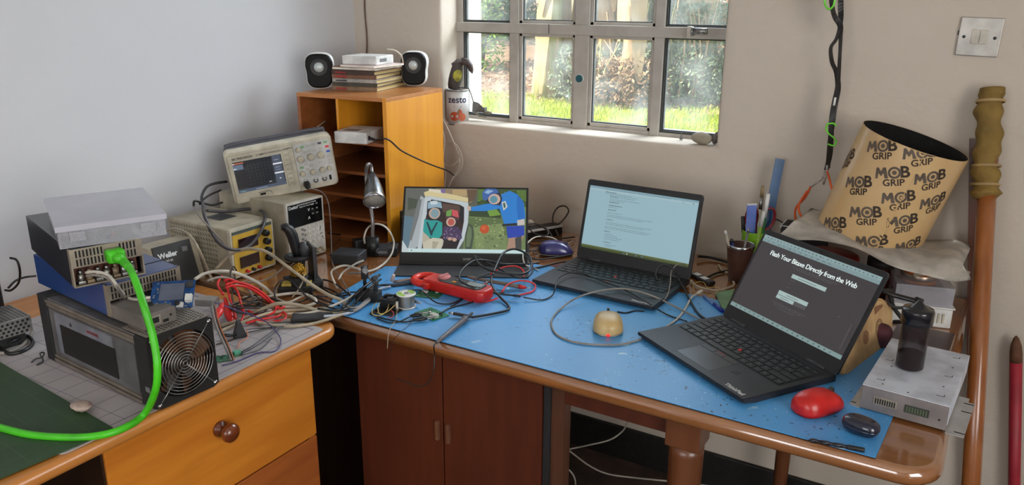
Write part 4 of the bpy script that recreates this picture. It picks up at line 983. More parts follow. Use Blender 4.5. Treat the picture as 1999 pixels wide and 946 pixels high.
def shellbox(g, x0, y0, x1, y1, z0, z1, th_, bottom=True, top=False):
    g.box((x0, y0, z0), (x1, y0+th_, z1)); g.box((x0, y1-th_, z0), (x1, y1, z1)); g.box((x0, y0+th_, z0), (x0+th_, y1-th_, z1)); g.box((x1-th_, y0+th_, z0), (x1, y1-th_, z1))
    if bottom: g.box((x0+th_, y0+th_, z0), (x1-th_, y1-th_, z0+th_))
    if top: g.box((x0+th_, y0+th_, z1-th_), (x1-th_, y1-th_, z1))
g = G(); shellbox(g, .003, .003, ow-.003, od-.003, 0, oh-.010, .0016); build(g, 'tray', M_tray, t)
g = G()
for k in (1, 2): g.box((ow*k/3-.0008, .005, .0016), (ow*k/3+.0008, od-.005, oh-.010))
for k in (1, 2, 3): g.box((.005, od*k/4-.0008, .0016), (ow-.005, od*k/4+.0008, oh-.012))
build(g, 'dividers', M_tray, t)
g = G(); shellbox(g, 0, 0, ow, od, oh-.0095, oh, .0016, False, True); build(g, 'lid', M_lid, t)
for x in (.02, ow-.045):
    g = G(); g.box((x, -.003, .012), (x+.025, 0, oh-.012), .001); build(g, 'latch', M_tray, t)
random.seed(21); kk = 0
for i in range(3):
    for j in range(4):
        for q in range(3):
            c = random.choice([(60, 40, 36), (110, 100, 90), (150, 130, 80), (40, 44, 90), (150, 60, 50), (180, 176, 170)])
            x = ow*i/3+random.uniform(.012, .045); y = od*j/4+random.uniform(.012, .048); s0 = random.uniform(.003, .006)
            g = G(); e = Euler((0, 0, random.uniform(0, 3))).to_matrix()
            if q % 2: g.box((x-s0*1.6, y-s0, .0018), (x+s0*1.6, y+s0, .0018+s0*2), .0008, R=e)
            else: g.cyl((x, y, .0018), (x, y, .0018+s0*2.2), s0, n=12)
            o = build(g, 'small_part', mat('part %d%d%d' % c, c, .4), None); o.matrix_world = OG; kk += 1
            tag(o, 'tiny electronic component lying inside the clear compartment box', 'component', 'loose parts inside the organiser box')

# ---- blue display board
pb = at(337, 575, .178)
BB = frame(pb, at(372, 598, .178)-at(300, 602, .178)+Vector((0, 0, .0)), at(352, 545, .205)-at(325, 610, .165))
t = thing('display_board', 'blue circuit board with grey display leaning on the fan top', 'circuit board', M=BB)
bw, bh = .074, .060
g = G(); g.box((-bw/2, -bh/2, 0), (bw/2, bh/2, .0016), .0002); build(g, 'board', M_pcbb, t)
g = G(); g.box((-.022, -.014, .0016), (.020, .022, .0046), .0006); build(g, 'display', mat('oled grey', (84, 92, 112), .2, coat=.8), t)
for (x, y) in ((-.032, -.024), (.012, -.024)):
    g = G(); g.cyl((x, y, .0016), (x, y, .0105), .0042, n=16); build(g, 'capacitor', M_black, t)
for q in ((.024, -.020, .036, -.006, .010), (.010, -.030, .022, -.021, .006)):
    g = G(); g.box((q[0], q[1], .0016), (q[2], q[3], q[4]), .0006); build(g, 'connector', M_white, t)
g = G(); g.box((.022, .012, .0016), (.034, .024, .008), .0006); build(g, 'relay', M_dark, t)
g = G(); random.seed(9)
for i in range(24):
    x = random.choice((-1, 1))*random.uniform(.025, .035) if i % 2 else random.uniform(-.034, .034); y = random.uniform(-.027, .027) if i % 2 else -random.uniform(.017, .028); g.box((x, y, .0016), (x+.0025, y+.0016, .0026))
build(g, 'chips', M_gold, t)
g = G(); g.cyl((-.03, .022, -.012), (-.03, .022, 0), .002, n=8); g.cyl((.03, -.024, -.010), (.03, -.024, 0), .002, n=8); build(g, 'standoffs', M_brass, t)

# ---- left edge: dark monitor edge, perforated supply
t = thing('monitor', 'black monitor edge at the far left against the wall', 'monitor', M=Matrix.Translation((.092, -1.312, .001)) @ Matrix.Rotation(radians(88), 4, 'Z'))
g = G(); g.box((-.34, 0, .012), (0, .022, .205), .003); g.box((-.22, -.01, 0), (-.12, .06, .012), .002); build(g, 'case', M_black, t)
g = G(); g.box((-.33, -.0012, .022), (-.01, .001, .195)); build(g, 'screen', mat('screen off', (24, 16, 18), .1, coat=.8), t)
BX = Matrix.Translation((.292, -1.372, .028)) @ Matrix.Rotation(radians(84), 4, 'Z')
t = thing('perforated_case', 'silver perforated metal case at the left edge behind the green mat', 'case', M=BX)
g = G(); g.box((-.10, 0, 0), (0.012, .10, .034), .001); build(g, 'case', M_alu, t)
g = G()
for i in range(14):
    for j in range(13):
        x = -.095+i*.0076; y = .004+j*.0074; g.poly([(x, y, .0345), (x+.0052, y, .0345), (x+.0052, y+.0032, .0345), (x, y+.0032, .0345)])
for i in range(11):
    for j in range(4):
        x = -.095+i*.0095+(j % 2)*.0045; z = .005+j*.0075; g.f([g._v((x+.003*cos(a*pi/3), -.0006, z+.003*sin(a*pi/3))) for a in range(6)])
build(g, 'perforations', M_slot, t, recalc=False)
g = G(); g.box((-.09, .01, -.026), (.0, .09, 0), .002); build(g, 'underside', M_blackm, t)
pq = at(160, 800, .0060)
t = thing('shell', 'small pinkish grey shell half on the green mat', 'shell', pq)
g = G(); g.lathe([(.004, 0), (.013, .003), (.0185, .008), (.019, .010), (.012, .0125), (.001, .0135)], 24)
for v in g.b.verts: v.co.x *= 1.15; v.co.y *= .8; v.co += Vector((0, 0, noise.noise(v.co*160)*.0015))
build(g, 'body', mat('shell pink', (156, 128, 124), .6, c2=(196, 178, 160), scale=70, amt=1.2), t)
tag(build(G().tube(smooth_path(pts([(61, 707, .004), (70, 700, .008), (82, 697, .010), (86, 688, .012), (78, 690, .014), (84, 704, .006), (72, 712, .004)])), .0016, 6), 'twist_tie', M_dark, None, loc=at(72, 705, .004)), 'small dark knotted wire tie behind the shell', 'wire tie')

# ================================================================== PORTABLE MONITOR
MO = Matrix.Translation((.628, -.576, .010)) @ Matrix.Rotation(.511, 4, 'Z') @ Matrix.Rotation(-.60, 4, 'X')
t = thing('portable_monitor', 'thin black portable monitor showing a photo of people in helmets', 'monitor', M=MO)
mw_, mh_ = .345, .222
g = G(); g.box((0, 0, 0), (mw_, .007, mh_), .002); build(g, 'case', M_black, t)
g = G(); g.box((.004, -.0008, .005), (mw_-.004, .0, mh_-.004)); build(g, 'bezel', mat('bezel black', (26, 25, 25), .5), t)
g = G(); g.box((.006, -.0012, .030), (mw_-.006, -.0008, mh_-.006)); build(g, 'screen', mat('screen black', (6, 6, 8), .3), t)
text('maker_print', 'acer', .013, FT(mw_*.53, .015, -.0010), mat('print grey', (132, 128, 124), .5), t, bold=.0004)
PC = {'d': (60, 58, 54)}
def px2(L): return [(((x-145)/(905-145)), 1-((y-125)/(508-125))) for x, y in L]
lay = [(rc(0, 0, 1, 1), (92, 96, 84)),
 (px2([(145,125),(330,125),(300,160),(250,240),(200,330),(150,330)]), (104, 106, 100)), (px2([(160,180),(250,200),(230,240),(165,260)]), (76, 84, 70)), (px2([(145,290),(210,300),(190,480),(145,470)]), (96, 124, 140)),
 (px2([(330,125),(600,125),(590,160),(560,210),(530,210),(330,165)]), (150, 132, 104)), (px2([(440,130),(530,130),(530,170),(440,165)]), (186, 160, 116)), (px2([(530,130),(600,128),(580,190),(545,210)]), (104, 84, 66)),
 (px2([(600,125),(905,125),(905,260),(600,230)]), (64, 84, 48)), (px2([(600,128),(690,125),(640,190),(600,200)]), (92, 124, 60)), (px2([(540,230),(905,230),(905,490),(520,490)]), (112, 134, 84)),
 (px2([(550,240),(760,235),(750,300),(550,290)]), (58, 74, 46)), (px2([(545,300),(790,300),(800,400),(560,400)]), (96, 116, 72)), (px2([(580,350),(760,330),(790,480),(600,485)]), (132, 150, 98)), (px2([(640,400),(790,400),(780,486),(650,486)]), (124, 142, 94)),
 (px2([(840,130),(905,128),(905,200),(860,180)]), (92, 120, 56)), (px2([(660,250),(720,245),(750,280),(680,290)]), (120, 160, 66)),
 (px2([(240,170),(290,200),(270,300),(245,470),(215,488),(180,488),(205,380),(225,280)]), (176, 184, 188)), (px2([(225,200),(250,190),(235,300),(200,440),(185,430),(205,300)]), (120, 124, 124)),
 (px2([(260,150),(300,135),(540,180),(540,206),(300,172),(268,176)]), (220, 206, 156)), (px2([(290,128),(380,135),(370,155),(290,142)]), (228, 220, 196)), (px2([(365,128),(395,128),(392,156),(368,150)]), (126, 106, 160)),
 (px2([(268,178),(300,172),(540,208),(548,240),(545,330),(525,430),(490,488),(475,488),(505,400),(520,300),(515,235),(490,222),(310,192),(296,220),(275,330),(265,488),(240,488),(255,320)]), (198, 208, 212)),
 (px2([(310,192),(490,222),(518,240),(520,320),(505,420),(480,486),(268,486),(276,330),(297,222)]), (54, 40, 36)), (px2([(380,215),(490,228),(500,270),(385,270)]), (92, 72, 62)), (px2([(490,225),(518,238),(512,330),(498,330)]), (36, 34, 38)),
 (ell(.66, .33, 0, 0), (0, 0, 0)),
 (px2([(548,330),(575,345),(585,400),(575,480),(535,488),(530,400)]), (74, 84, 70)), (px2([(552,345),(568,360),(572,410),(560,470),(540,470),(540,400)]), (108, 126, 92)),
 # first child
 (px2([(285,205),(330,195),(375,205),(382,260),(370,315),(300,315),(285,270)]), (40, 42, 50)), (px2([(288,212),(325,198),(372,210),(380,245),(340,238),(290,250)]), (150, 180, 196)), (px2([(300,205),(345,200),(350,220),(310,225)]), (206, 220, 226)),
 (px2(ell(334, 276, 36, 34)), (196, 170, 150)), (px2(ell(336, 276, 26, 26)), (132, 160, 168)),
 (px2([(272,310),(310,318),(350,316),(385,330),(388,400),(370,425),(320,420),(290,415),(268,380)]), (44, 158, 152)), (px2([(285,330),(295,325),(330,400),(318,410)]), (40, 60, 74)), (px2([(350,325),(358,330),(325,400),(312,396)]), (40, 60, 74)),
 (px2([(268,385),(300,410),(320,430),(275,460),(268,450)]), (190, 180, 160)), (px2([(270,450),(330,420),(390,425),(404,445),(385,486),(275,486)]), (206, 200, 180)), (px2([(330,440),(370,445),(350,486),(330,486)]), (176, 168, 148)),
 # second child
 (px2([(405,260),(445,248),(485,262),(492,310),(475,350),(410,348),(400,300)]), (58, 40, 44)), (px2([(408,262),(440,250),(440,290),(406,295)]), (110, 160, 78)), (px2([(440,250),(480,260),(488,300),(445,290)]), (206, 90, 96)), (px2([(406,290),(490,302),(486,314),(406,304)]), (90, 60, 66)),
 (px2(ell(439, 326, 30, 27)), (200, 176, 158)), (px2(ell(440, 327, 20, 20)), (190, 92, 82)),
 (px2([(398,350),(430,355),(470,352),(505,375),(512,420),(490,440),(400,438),(388,400)]), (74, 58, 92)), (px2([(400,430),(500,430),(480,486),(392,486)]), (38, 30, 34)), (px2(ell(437, 425, 14, 10)), (196, 160, 140)), (px2(ell(466, 430, 14, 11)), (200, 164, 146))]
random.seed(4)
for k in range(26): lay.append((px2(ell(random.uniform(395, 500), random.uniform(360, 425), 2.6, 2.6, 5)), random.choice([(206, 150, 170), (170, 160, 200), (230, 220, 220)])))
for k in range(70): lay.append((px2(ell(random.uniform(590, 790), random.uniform(300, 480), random.uniform(3, 9), random.uniform(2, 5), 6)), random.choice([(150, 170, 108), (96, 116, 68), (176, 180, 130), (84, 100, 66)])))
for k in range(40): lay.append((px2(ell(random.uniform(600, 900), random.uniform(130, 220), random.uniform(3, 8), random.uniform(3, 6), 6)), random.choice([(110, 146, 70), (48, 64, 38), (84, 110, 56)])))
lay += [(px2(ell(650, 368, 29, 27)), (196, 84, 44)), (px2(ell(645, 362, 14, 12)), (214, 104, 60)),
 # person in blue
 (px2([(790,380),(870,360),(900,380),(880,440),(850,486),(790,486),(800,430)]), (176, 140, 120)), (px2([(840,420),(880,400),(880,486),(845,486)]), (70, 70, 70)),
 (px2([(750,160),(800,138),(850,160),(890,210),(902,290),(895,330),(850,345),(770,335),(755,290),(740,250)]), (44, 132, 214)), (px2([(785,350),(895,345),(898,400),(860,412),(795,420)]), (40, 70, 176)),
 (px2([(560,240),(640,222),(730,208),(745,245),(650,262),(565,262)]), (46, 134, 216)), (px2([(535,232),(560,236),(562,262),(540,256)]), (206, 180, 164)),
 (px2([(850,160),(885,200),(898,300),(880,330),(855,300),(845,220)]), (34, 112, 196)), (px2([(752,208),(776,200),(790,235),(765,258)]), (206, 212, 206)), (px2([(760,214),(772,210),(778,236),(768,244)]), (60, 90, 80)),
 (px2([(640,150),(680,130),(735,140),(755,185),(745,225),(700,225),(650,200)]), (44, 44, 60)), (px2([(628,150),(655,126),(715,128),(735,150),(690,162),(655,200),(632,190)]), (66, 104, 170)), (px2([(640,150),(665,134),(700,140),(665,160)]), (150, 186, 220)),
 (px2(ell(706, 190, 38, 32)), (206, 178, 164)), (px2(ell(702, 192, 24, 22)), (96, 150, 168)), (px2([(758,338),(850,330),(852,345),(760,350)]), (40, 40, 50)), (px2([(850,315),(895,305),(898,340),(855,345)]), (206, 196, 190)),
 (rc(0, 0, 1, .055), (206, 232, 232)), (ell(.028, .027, .007, .012, 8), (70, 130, 150)), (ell(.052, .027, .005, .009, 8), (150, 160, 160)), (ell(.080, .027, .006, .010, 8), (80, 110, 130)), (px2([(145,440),(190,500),(145,508)]), (200, 212, 214))]
lay = [q for q in lay if not (q[1] == (0, 0, 0))]
M_sm = screen_material('monitor display', .80)
picture('display_picture', lay, mw_-.012, mh_-.036, frame((.006, -.00125, .030), (1, 0, 0), (0, 0, 1)), M_sm, t)
t2 = thing('monitor_stand', 'dark folding cover under and in front of the picture monitor', 'monitor stand', M=Matrix.Translation((.628, -.576, .0042)) @ Matrix.Rotation(.511, 4, 'Z'))
g = G(); g.box((-.002, -.088, 0), (mw_+.004, .20, .003), .001); build(g, 'base_panel', M_dark, t2)
g = G(); g.box((.02, .196, .003), (mw_-.02, .199, .15), .001, R=None); build(g, 'prop_panel', M_dark, t2)
g = G(); g.box((0, -.004, .003), (mw_, .004, .008), .001); build(g, 'hinge_strip', M_black, t2)

# ================================================================== LAPTOPS
M_lap = mat('laptop black', (40, 40, 44), .42, c2=(34, 34, 38), scale=30)
M_pad = mat('touchpad', (48, 50, 54), .30)
M_key = mat('key black', (30, 30, 33), .38)
M_lbz = mat('laptop bezel', (28, 27, 28), .5)
def laptop(lb, M, tilt, lay, top_b, bot_b, strength, sd, title=False):
    t = thing('laptop', lb, 'laptop', M=M); W, D, T, L_ = .329, .226, .0125, .216
    g = G(); g.prism_axis([(0, .006), (.0, T), (D, T), (D, .000), (.03, -.0003), (.004, .003)], 0, W, lambda u, v, q: (q, u, v)); bmesh.ops.bevel(g.b, geom=g.b.edges[:], offset=.0012, segments=2, affect='EDGES'); base = build(g, 'base', M_lap, t)
    g = G(); g.box((.013, .096, T-.0001), (W-.013, .209, T+.0003), .0002); kb = build(g, 'keyboard', mat('keyboard well', (14, 14, 16), .6), t)
    rows = [(.196, .010, 16, [1]*16), (.1785, .0165, 14, [1]*13+[1.75]), (.1605, .0165, 14, [1.4]+[1]*12+[1.35]), (.1425, .0165, 13, [1.65]+[1]*11+[2.1]), (.1245, .0165, 12, [2.15]+[1]*10+[2.6]), (.1065, .0165, 11, [1, 1, 1, 1, 5.0, 1, 1, 1, .9, .9, .9])]
    protos = {}
    for (y, hh, n_, ws) in rows:
        tot = sum(ws); x = .016; full = W-.032
        for wk in ws:
            ww = full*wk/tot; key = (round(ww, 4), hh)
            if key not in protos:
                g = G(); g.box((.0012, -.0, -.0002), (ww-.0012, hh-.0022, .0014), .0007); o = build(g, 'key', M_key, kb); o.location = (x, y-hh/2+.0011, T+.0003); protos[key] = o
            else:
                o = protos[key].copy(); C.objects.link(o); o.location = (x, y-hh/2+.0011, T+.0003)
            x += ww
    g = G(); r = random.Random(3)
    for (y, hh, n_, ws) in rows:
        tot = sum(ws); x = .016; full = W-.032
        for wk in ws:
            ww = full*wk/tot
            if wk < 3: xx = x+ww*.34; g.box((xx, y+.001, T+.0017), (xx+.0016*(1+.6*r.random()), y+.0030, T+.00182))
            x += ww
    build(g, 'key_legends', mat('legend', (150, 150, 150), .5), kb)
    g = G(); g.sphere((W*.505, .1335, T+.0018), .0036, (1, 1, .6)); build(g, 'pointing_stick', mat('stick red', (190, 40, 44), .6), t)
    g = G(); g.box((.112, .018, T-.0002), (.212, .078, T+.0002), .0002); build(g, 'touchpad', M_pad, t)
    g = G()
    for a, b2 in ((.112, .148), (.149, .175), (.176, .212)): g.box((a, .0795, T-.0002), (b2, .092, T+.0006), .0003)
    build(g, 'touchpad_buttons', M_pad, t)
    g = G(); g.box((.150, .0905, T+.0006), (.174, .0915, T+.0008)); build(g, 'button_stripe', M_red, t)
    g = G(); g.box((.232, .055, T), (.246, .069, T+.0003)); build(g, 'fingerprint_reader', M_black, t)
    text('brand_print', 'ThinkPad', .013, frame((.292, .013, T+.0002), (1, 0, 0), (0, 1, 0)), mat('print silver', (190, 190, 190), .4), t, bold=.0004)
    for x in (.03, W-.075):
        g = G(); g.cyl((x, D+.001, T-.0005), (x+.045, D+.001, T-.0005), .0042, n=14); build(g, 'hinge', M_dark, t)
    up = Vector((0, sin(tilt), cos(tilt))); nrm = Vector((0, -cos(tilt), sin(tilt))); LF = frame((0, D, T-.001), (1, 0, 0), up)
    g = G(); g.T = LF
    g.ring_loft([[(u, v, z) for u, v in rrect(W-.002, L_, .008, 4, W/2, L_/2)] for z in (-.0055, -.001, 0)], smooth=False); lid = build(g, 'lid', M_lap, t)
    g = G(); g.T = LF; g.ring_loft([[(u, v, z) for u, v in rrect(W-.006, L_-.004, .007, 4, W/2, L_/2)] for z in (-.0003, .0006)], smooth=False); build(g, 'screen_bezel', M_lbz, lid)
    sx0, sx1, sy0, sy1 = sd, W-sd, bot_b, L_-top_b
    g = G(); g.T = LF; g.box((sx0-.0005, sy0-.0005, .0004), (sx1+.0005, sy1+.0005, .0008)); build(g, 'screen', mat('screen black', (6, 6, 8), .3), lid)
    SF = LF @ Matrix.Translation((sx0, sy0, .00082)); w_, h_ = sx1-sx0, sy1-sy0
    picture('display_picture', lay, w_, h_, SF, screen_material('laptop display '+str(strength), strength), lid)
    g = G(); g.T = LF; g.cyl((W/2, L_-.006, .0004), (W/2, L_-.006, .0009), .0018, n=12); build(g, 'webcam', mat('lens', (12, 12, 16), .1), lid)
    return t, SF, w_, h_, lid
random.seed(13)
# left laptop page
lay = [(rc(0, 0, 1, 1), (176, 214, 226)), (rc(0, 0, 1, .055), (104, 116, 58)), (rc(0, 0, 1, .03), (74, 88, 44)), (rc(0, .965, 1, 1), (150, 190, 204)), (rc(.0, .935, 1, .962), (190, 220, 230))]
tx = (96, 112, 124); tb = (54, 66, 76)
for (x, y, l, c) in [(.14,.965,.3,tx),(.46,.965,.3,tx),(.86,.94,.02,tx),(.95,.94,.015,tb),(.16,.925,.10,tb),(.16,.905,.25,tx),(.20,.885,.26,tx),(.21,.86,.08,tb),(.30,.86,.14,tx),(.21,.825,.28,tx),(.21,.80,.14,tx),(.21,.775,.09,tb),(.21,.725,.13,tb),(.21,.70,.09,tx),(.21,.655,.08,tb),(.21,.61,.14,tx),(.21,.575,.42,tx),(.21,.55,.34,tx),(.21,.50,.06,tb),(.21,.455,.43,tx),(.21,.43,.36,tx),(.21,.39,.43,tx),(.21,.365,.40,tx),(.21,.315,.055,tb),(.22,.275,.08,tx),(.22,.25,.12,tx),(.22,.225,.17,tx),(.22,.195,.14,tx),(.22,.145,.07,tb),(.24,.11,.10,tx),(.24,.085,.06,tx)]:
    x0 = x
    while x0 < x+l:
        wd = random.uniform(.010, .030); lay.append((rc(x0, y, min(x0+wd, x+l), y+(.008 if c is tb else .005)), c)); x0 += wd+.005
for k in range(8): lay.append((ell(.40+.028*k, .028, .007, .012, 8), random.choice([(60, 70, 90), (90, 130, 190), (50, 46, 60), (200, 210, 210)])))
laptop('laptop with pale blue text page on screen, in the middle under the window', Matrix.Translation((1.0034, -.5145, .0042)) @ Matrix.Rotation(-.0525, 4, 'Z'), .258, lay, .016, .030, .62, .010)
# right laptop page
bgc = (70, 64, 66)
lay = [(rc(0, 0, 1, 1), bgc), (rc(0, .91, 1, 1), (150, 178, 180)), (rc(0, .955, 1, 1), (164, 192, 194)), (rc(0, 0, 1, .05), (150, 178, 176))]
for k in range(30): lay.append((rc(.03+k*.032, .968, .03+k*.032+random.uniform(.008, .022), .978), (86, 104, 108)))
for k in range(12): lay.append((rc(.05+k*.05, .928, .05+k*.05+random.uniform(.01, .03), .936), (96, 116, 120)))
for k in range(20): lay.append((ell(.06+k*.045, .025, .006, .010, 8), random.choice([(50, 60, 66), (90, 110, 120), (80, 96, 96)])))
pw_ = (196, 222, 218)
lay += [(rc(.385, .615, .68, .665), pw_), (rc(.44, .635, .60, .641), (90, 100, 100)), (rc(.345, .375, .605, .425), pw_), (rc(.345, .325, .50, .37), pw_), (rc(.505, .325, .605, .37), (98, 94, 96)), (rc(.42, .395, .52, .401), (90, 100, 100)), (rc(.38, .343, .46, .349), (90, 100, 100))]
for (x, y, l) in [(.36, .745, .38), (.40, .725, .30), (.39, .585, .05), (.39, .54, .02), (.39, .49, .03), (.34, .265, .30), (.36, .245, .24), (.40, .215, .16)]:
    x0 = x
    while x0 < x+l: wd = random.uniform(.01, .03); lay.append((rc(x0, y, min(x0+wd, x+l), y+.004), (130, 132, 134))); x0 += wd+.006
lay.append((rc(.965, .10, .972, .40), (96, 92, 94))); lay.append((ell(.86, .42, .003, .004, 6), (200, 200, 200)))
tR, SF, w_, h_, lid = laptop('laptop with dark web page on screen, nearest the front of the mat at right', Matrix.Translation((1.3561, -.6824, .0042)) @ Matrix.Rotation(-.590, 4, 'Z'), .494, lay, .012, .030, .62, .008)
ht = mat('headline light', (226, 240, 238), .5, emit=.62)
text('headline_print', 'Flash Your Bitaxe Directly from the Web', .0148, SF @ Matrix.Translation((w_*.50, h_*.805, .0022)), ht, lid, bold=.00008, track=.95)

# ================================================================== MICE AND SMALL THINGS
def mouse(lb, M, ln, wd, ht_, m, side, logo=None, name='computer_mouse', light=None):
    t = thing(name, lb, 'mouse', M=M)
    def sec(u, k):   # front at u=1 (local +y)
        y = -ln/2+ln*u; ww = wd/2*(1-.98*abs(2*u-1)**5)**.5*(.90+.10*cos((u-.30)*3)); h = ht_*(1-abs(1.7*(u-.42))**2.6*.9)**.8 if abs(1.7*(u-.42)) < 1.03 else ht_*.25
        h = max(h, ht_*.22)*(1 if 0.02 < u < .98 else .8)
        return [(ww*math.copysign(abs(cos(a))**.72, cos(a)), y, k+max(0, h-k)*abs(sin(a))**.85) for a in [pi*i/20 for i in range(21)]]
    us = [0, .015, .05, .12, .22, .34, .46, .58, .7, .8, .88, .95, .985, 1]
    g = G(); g.ring_loft([sec(u, .004) for u in us]); build(g, 'shell', m, t)
    g = G(); g.ring_loft([[(wd/2*.86*cos(a)*(abs(cos(a))**-.35 if abs(cos(a)) > .15 else 1), ln/2*.93*sin(a)*(abs(sin(a))**-.3 if abs(sin(a)) > .15 else 1), z) for a in [2*pi*i/28 for i in range(28)]] for z in (0, .006)]); build(g, 'base', side, t)
    g = G(); g.T = Matrix.Translation((0, ln*.27, ht_*.80)); g.T = g.T @ Matrix.Rotation(pi/2, 4, 'Y'); g.cyl((0, 0, -.0028), (0, 0, .0028), .0065, n=18); build(g, 'scroll_wheel', M_dark, t)
    if light: g = G(); g.sphere((0, ln/2*.94*light, .005), .0065, (1, .6, .7)); build(g, 'sensor_glow', mat('red light', (255, 40, 30), .4, emit=1.2), t)
    return t
a = at(1187, 659, ZM); b2 = at(1186, 622, ZM)
c = (a+b2)/2; dv = (b2-a)
t = mouse('beige computer mouse with red glow beneath, alone on the blue mat between the laptops', Matrix.Translation((c.x, c.y, ZM+.0005)) @ Matrix.Rotation(math.atan2(dv.y, dv.x)-pi/2, 4, 'Z'), .102, .066, .036, mat('mouse beige', (204, 178, 128), .35, c2=(190, 160, 108), scale=12), M_beige, light=-1)
text('maker_print', 'Microsoft', .0062, frame((0, -.040, .0215), (1, 0, 0), (0, .75, .66)), M_txtk, t, ext=.0003)
a = at(1547, 808, ZM); b2 = at(1640, 797, ZM); dv = b2-a
mouse('bright red computer mouse in front of the right laptop', Matrix.Translation(((a.x+b2.x)/2, (a.y+b2.y)/2+.010, ZM+.0005)) @ Matrix.Rotation(math.atan2(dv.y, dv.x)-pi/2+.25, 4, 'Z'), .102, .060, .037, M_red, mat('red dark', (150, 20, 22), .4))
a = at(1057, 496, ZM); b2 = at(1114, 492, ZM); dv = b2-a
mouse('black mouse with violet-blue shell behind the left laptop', Matrix.Translation(((a.x+b2.x)/2, (a.y+b2.y)/2, ZM+.0005)) @ Matrix.Rotation(math.atan2(dv.y, dv.x)-pi/2-.3, 4, 'Z'), .098, .060, .036, mat('violet blue', (58, 56, 118), .25, coat=.5), M_black)
a = at(1674, 845, ZM)
t = thing('earphone_case', 'small dark navy rounded case next to the red mouse', 'case', M=Matrix.Translation((a.x+.003, a.y+.004, ZM+.0005)) @ Matrix.Rotation(radians(-16), 4, 'Z'))
def superell(w, h, p, n=32): return [(w*math.copysign(abs(cos(2*pi*i/n))**p, cos(2*pi*i/n)), h*math.copysign(abs(sin(2*pi*i/n))**p, sin(2*pi*i/n))) for i in range(n)]
M_nv = mat('navy gloss', (30, 32, 52), .22, coat=.6)
def pebble(z0, z1, w, h, lo, hi):
    R = []
    for i in range(9):
        q = i/8; a = lo+(hi-lo)*q; k = max(.02, cos(a)); R.append([(x, y, z0+(z1-z0)*((sin(a)-sin(lo))/(sin(hi)-sin(lo)))) for x, y in superell(w*k**.45, h*k**.45, .75)])
    return R
g = G(); g.ring_loft(pebble(0, .014, .030, .020, -1.3, 0)); build(g, 'case_bottom', M_nv, t)
g = G(); g.ring_loft(pebble(.0143, .027, .030, .020, 0, 1.45)); build(g, 'case_lid', M_nv, t)
a = at(1578, 858, ZM+.004); b2 = at(1688, 878, ZM+.004)
t = thing('drill_bit', 'black and steel twist drill bit lying at the front edge of the mat', 'drill bit', a)
d = (b2-a).normalized(); n_ = Vector((-d.y, d.x, 0)); zz = Vector((0, 0, 1)); ln = (b2-a).length
g = G(); rings = []
for i in range(41):
    q = i/40*.72; c = a+d*ln*q; ph = q*ln*160; k = min(1, .1+i/3)
    rings.append([c+((n_*cos(2*pi*j/12+ph)*1.0+zz*sin(2*pi*j/12+ph))*(.0038*k*(.62+.38*abs(cos(2*pi*j/12))))) for j in range(12)])
g.ring_loft(rings); build(g, 'flute', mat('drill steel', (84, 84, 92), .25, .8, c2=(30, 30, 34), scale=90, amt=1), t, world=True)
g = G(); g.tube([a+d*ln*.70, a+d*ln*.72, a+d*ln*.98, b2], [.0034, .0038, .0038, .003], 12); build(g, 'shank', M_black, t, world=True)

# ---- aluminium enclosure with flanges
AL = Matrix.Translation((1.809, -.763, ZM)) @ Matrix.Rotation(-.083, 4, 'Z')
t = thing('metal_enclosure', 'white and grey metal enclosure with side flanges on the right end of the desk', 'enclosure', M=AL)
aw, ad, ah = .136, .244, .047
g = G(); g.box((0, 0, .0015), (aw, ad, ah-.0012), .0008); build(g, 'body', mat('enclosure grey', (140, 132, 130), .45, .35), t)
g = G(); g.box((-.0008, -.0008, ah-.0012), (aw+.0008, ad, ah), .0005); g.box((aw, 0, .012), (aw+.0008, ad, ah-.001)); tp = build(g, 'top_cover', mat('enclosure white', (206, 210, 220), .4), t)
g = G(); g.prism([(-.018, .004), (0, -.002), (0, ad*.95), (-.014, ad*.9)], 0, .0015); g.prism([(aw, -.006), (aw+.028, -.006), (aw+.028, ad*.55), (aw+.018, ad*.55), (aw+.018, ad*.62), (aw, ad*.62)], 0, .0015); build(g, 'flange', mat('flange alu', (190, 188, 186), .4, .4), t)
g = G()
for y in (.004, .09, .125): g.box((aw+.012, y, .0015), (aw+.028, y+.0035, .0017))
g.box((-.017, .012, .0015), (-.009, .015, .0017)); build(g, 'flange_slots', M_slot, t)
g = G()
for (x, y) in ((.022, .035), (.018, .130), (.022, .218), (.118, .030), (.118, .120), (.118, .215)):
    g.box((x-.007, y, ah), (x+.005, y+.0012, ah+.00025)); g.box((x+.004, y, ah), (x+.0052, y+.009, ah+.00025))
for (x, y) in ((.070, .012), (.026, .105), (.116, .072), (.032, .170), (.118, .165), (.028, .020)): g.cyl((x, y, ah), (x, y, ah+.0004), .0016, n=10)
build(g, 'tabs_and_screws', M_slot, tp)
for (x0, n_) in ((.020, 9), (.070, 8)):
    g = G(); g.box((x0, -.0016, .016), (x0+.038, .0, .030), .0005); c = build(g, 'connector', mat('connector ivory' if x0 < .05 else 'connector dark', (150, 140, 126) if x0 < .05 else (52, 56, 48), .5), t)
    g = G()
    for k in range(n_): g.box((x0+.003+k*.034/n_, -.0022, .018), (x0+.003+k*.034/n_+.002, -.0015, .028))
    build(g, 'pins', M_slot if x0 < .05 else mat('pin green', (90, 110, 80), .4), c)
g = G(); g.cyl((.124, -.0006, .018), (.124, .001, .018), .0018, n=10); build(g, 'hole', M_slot, t)
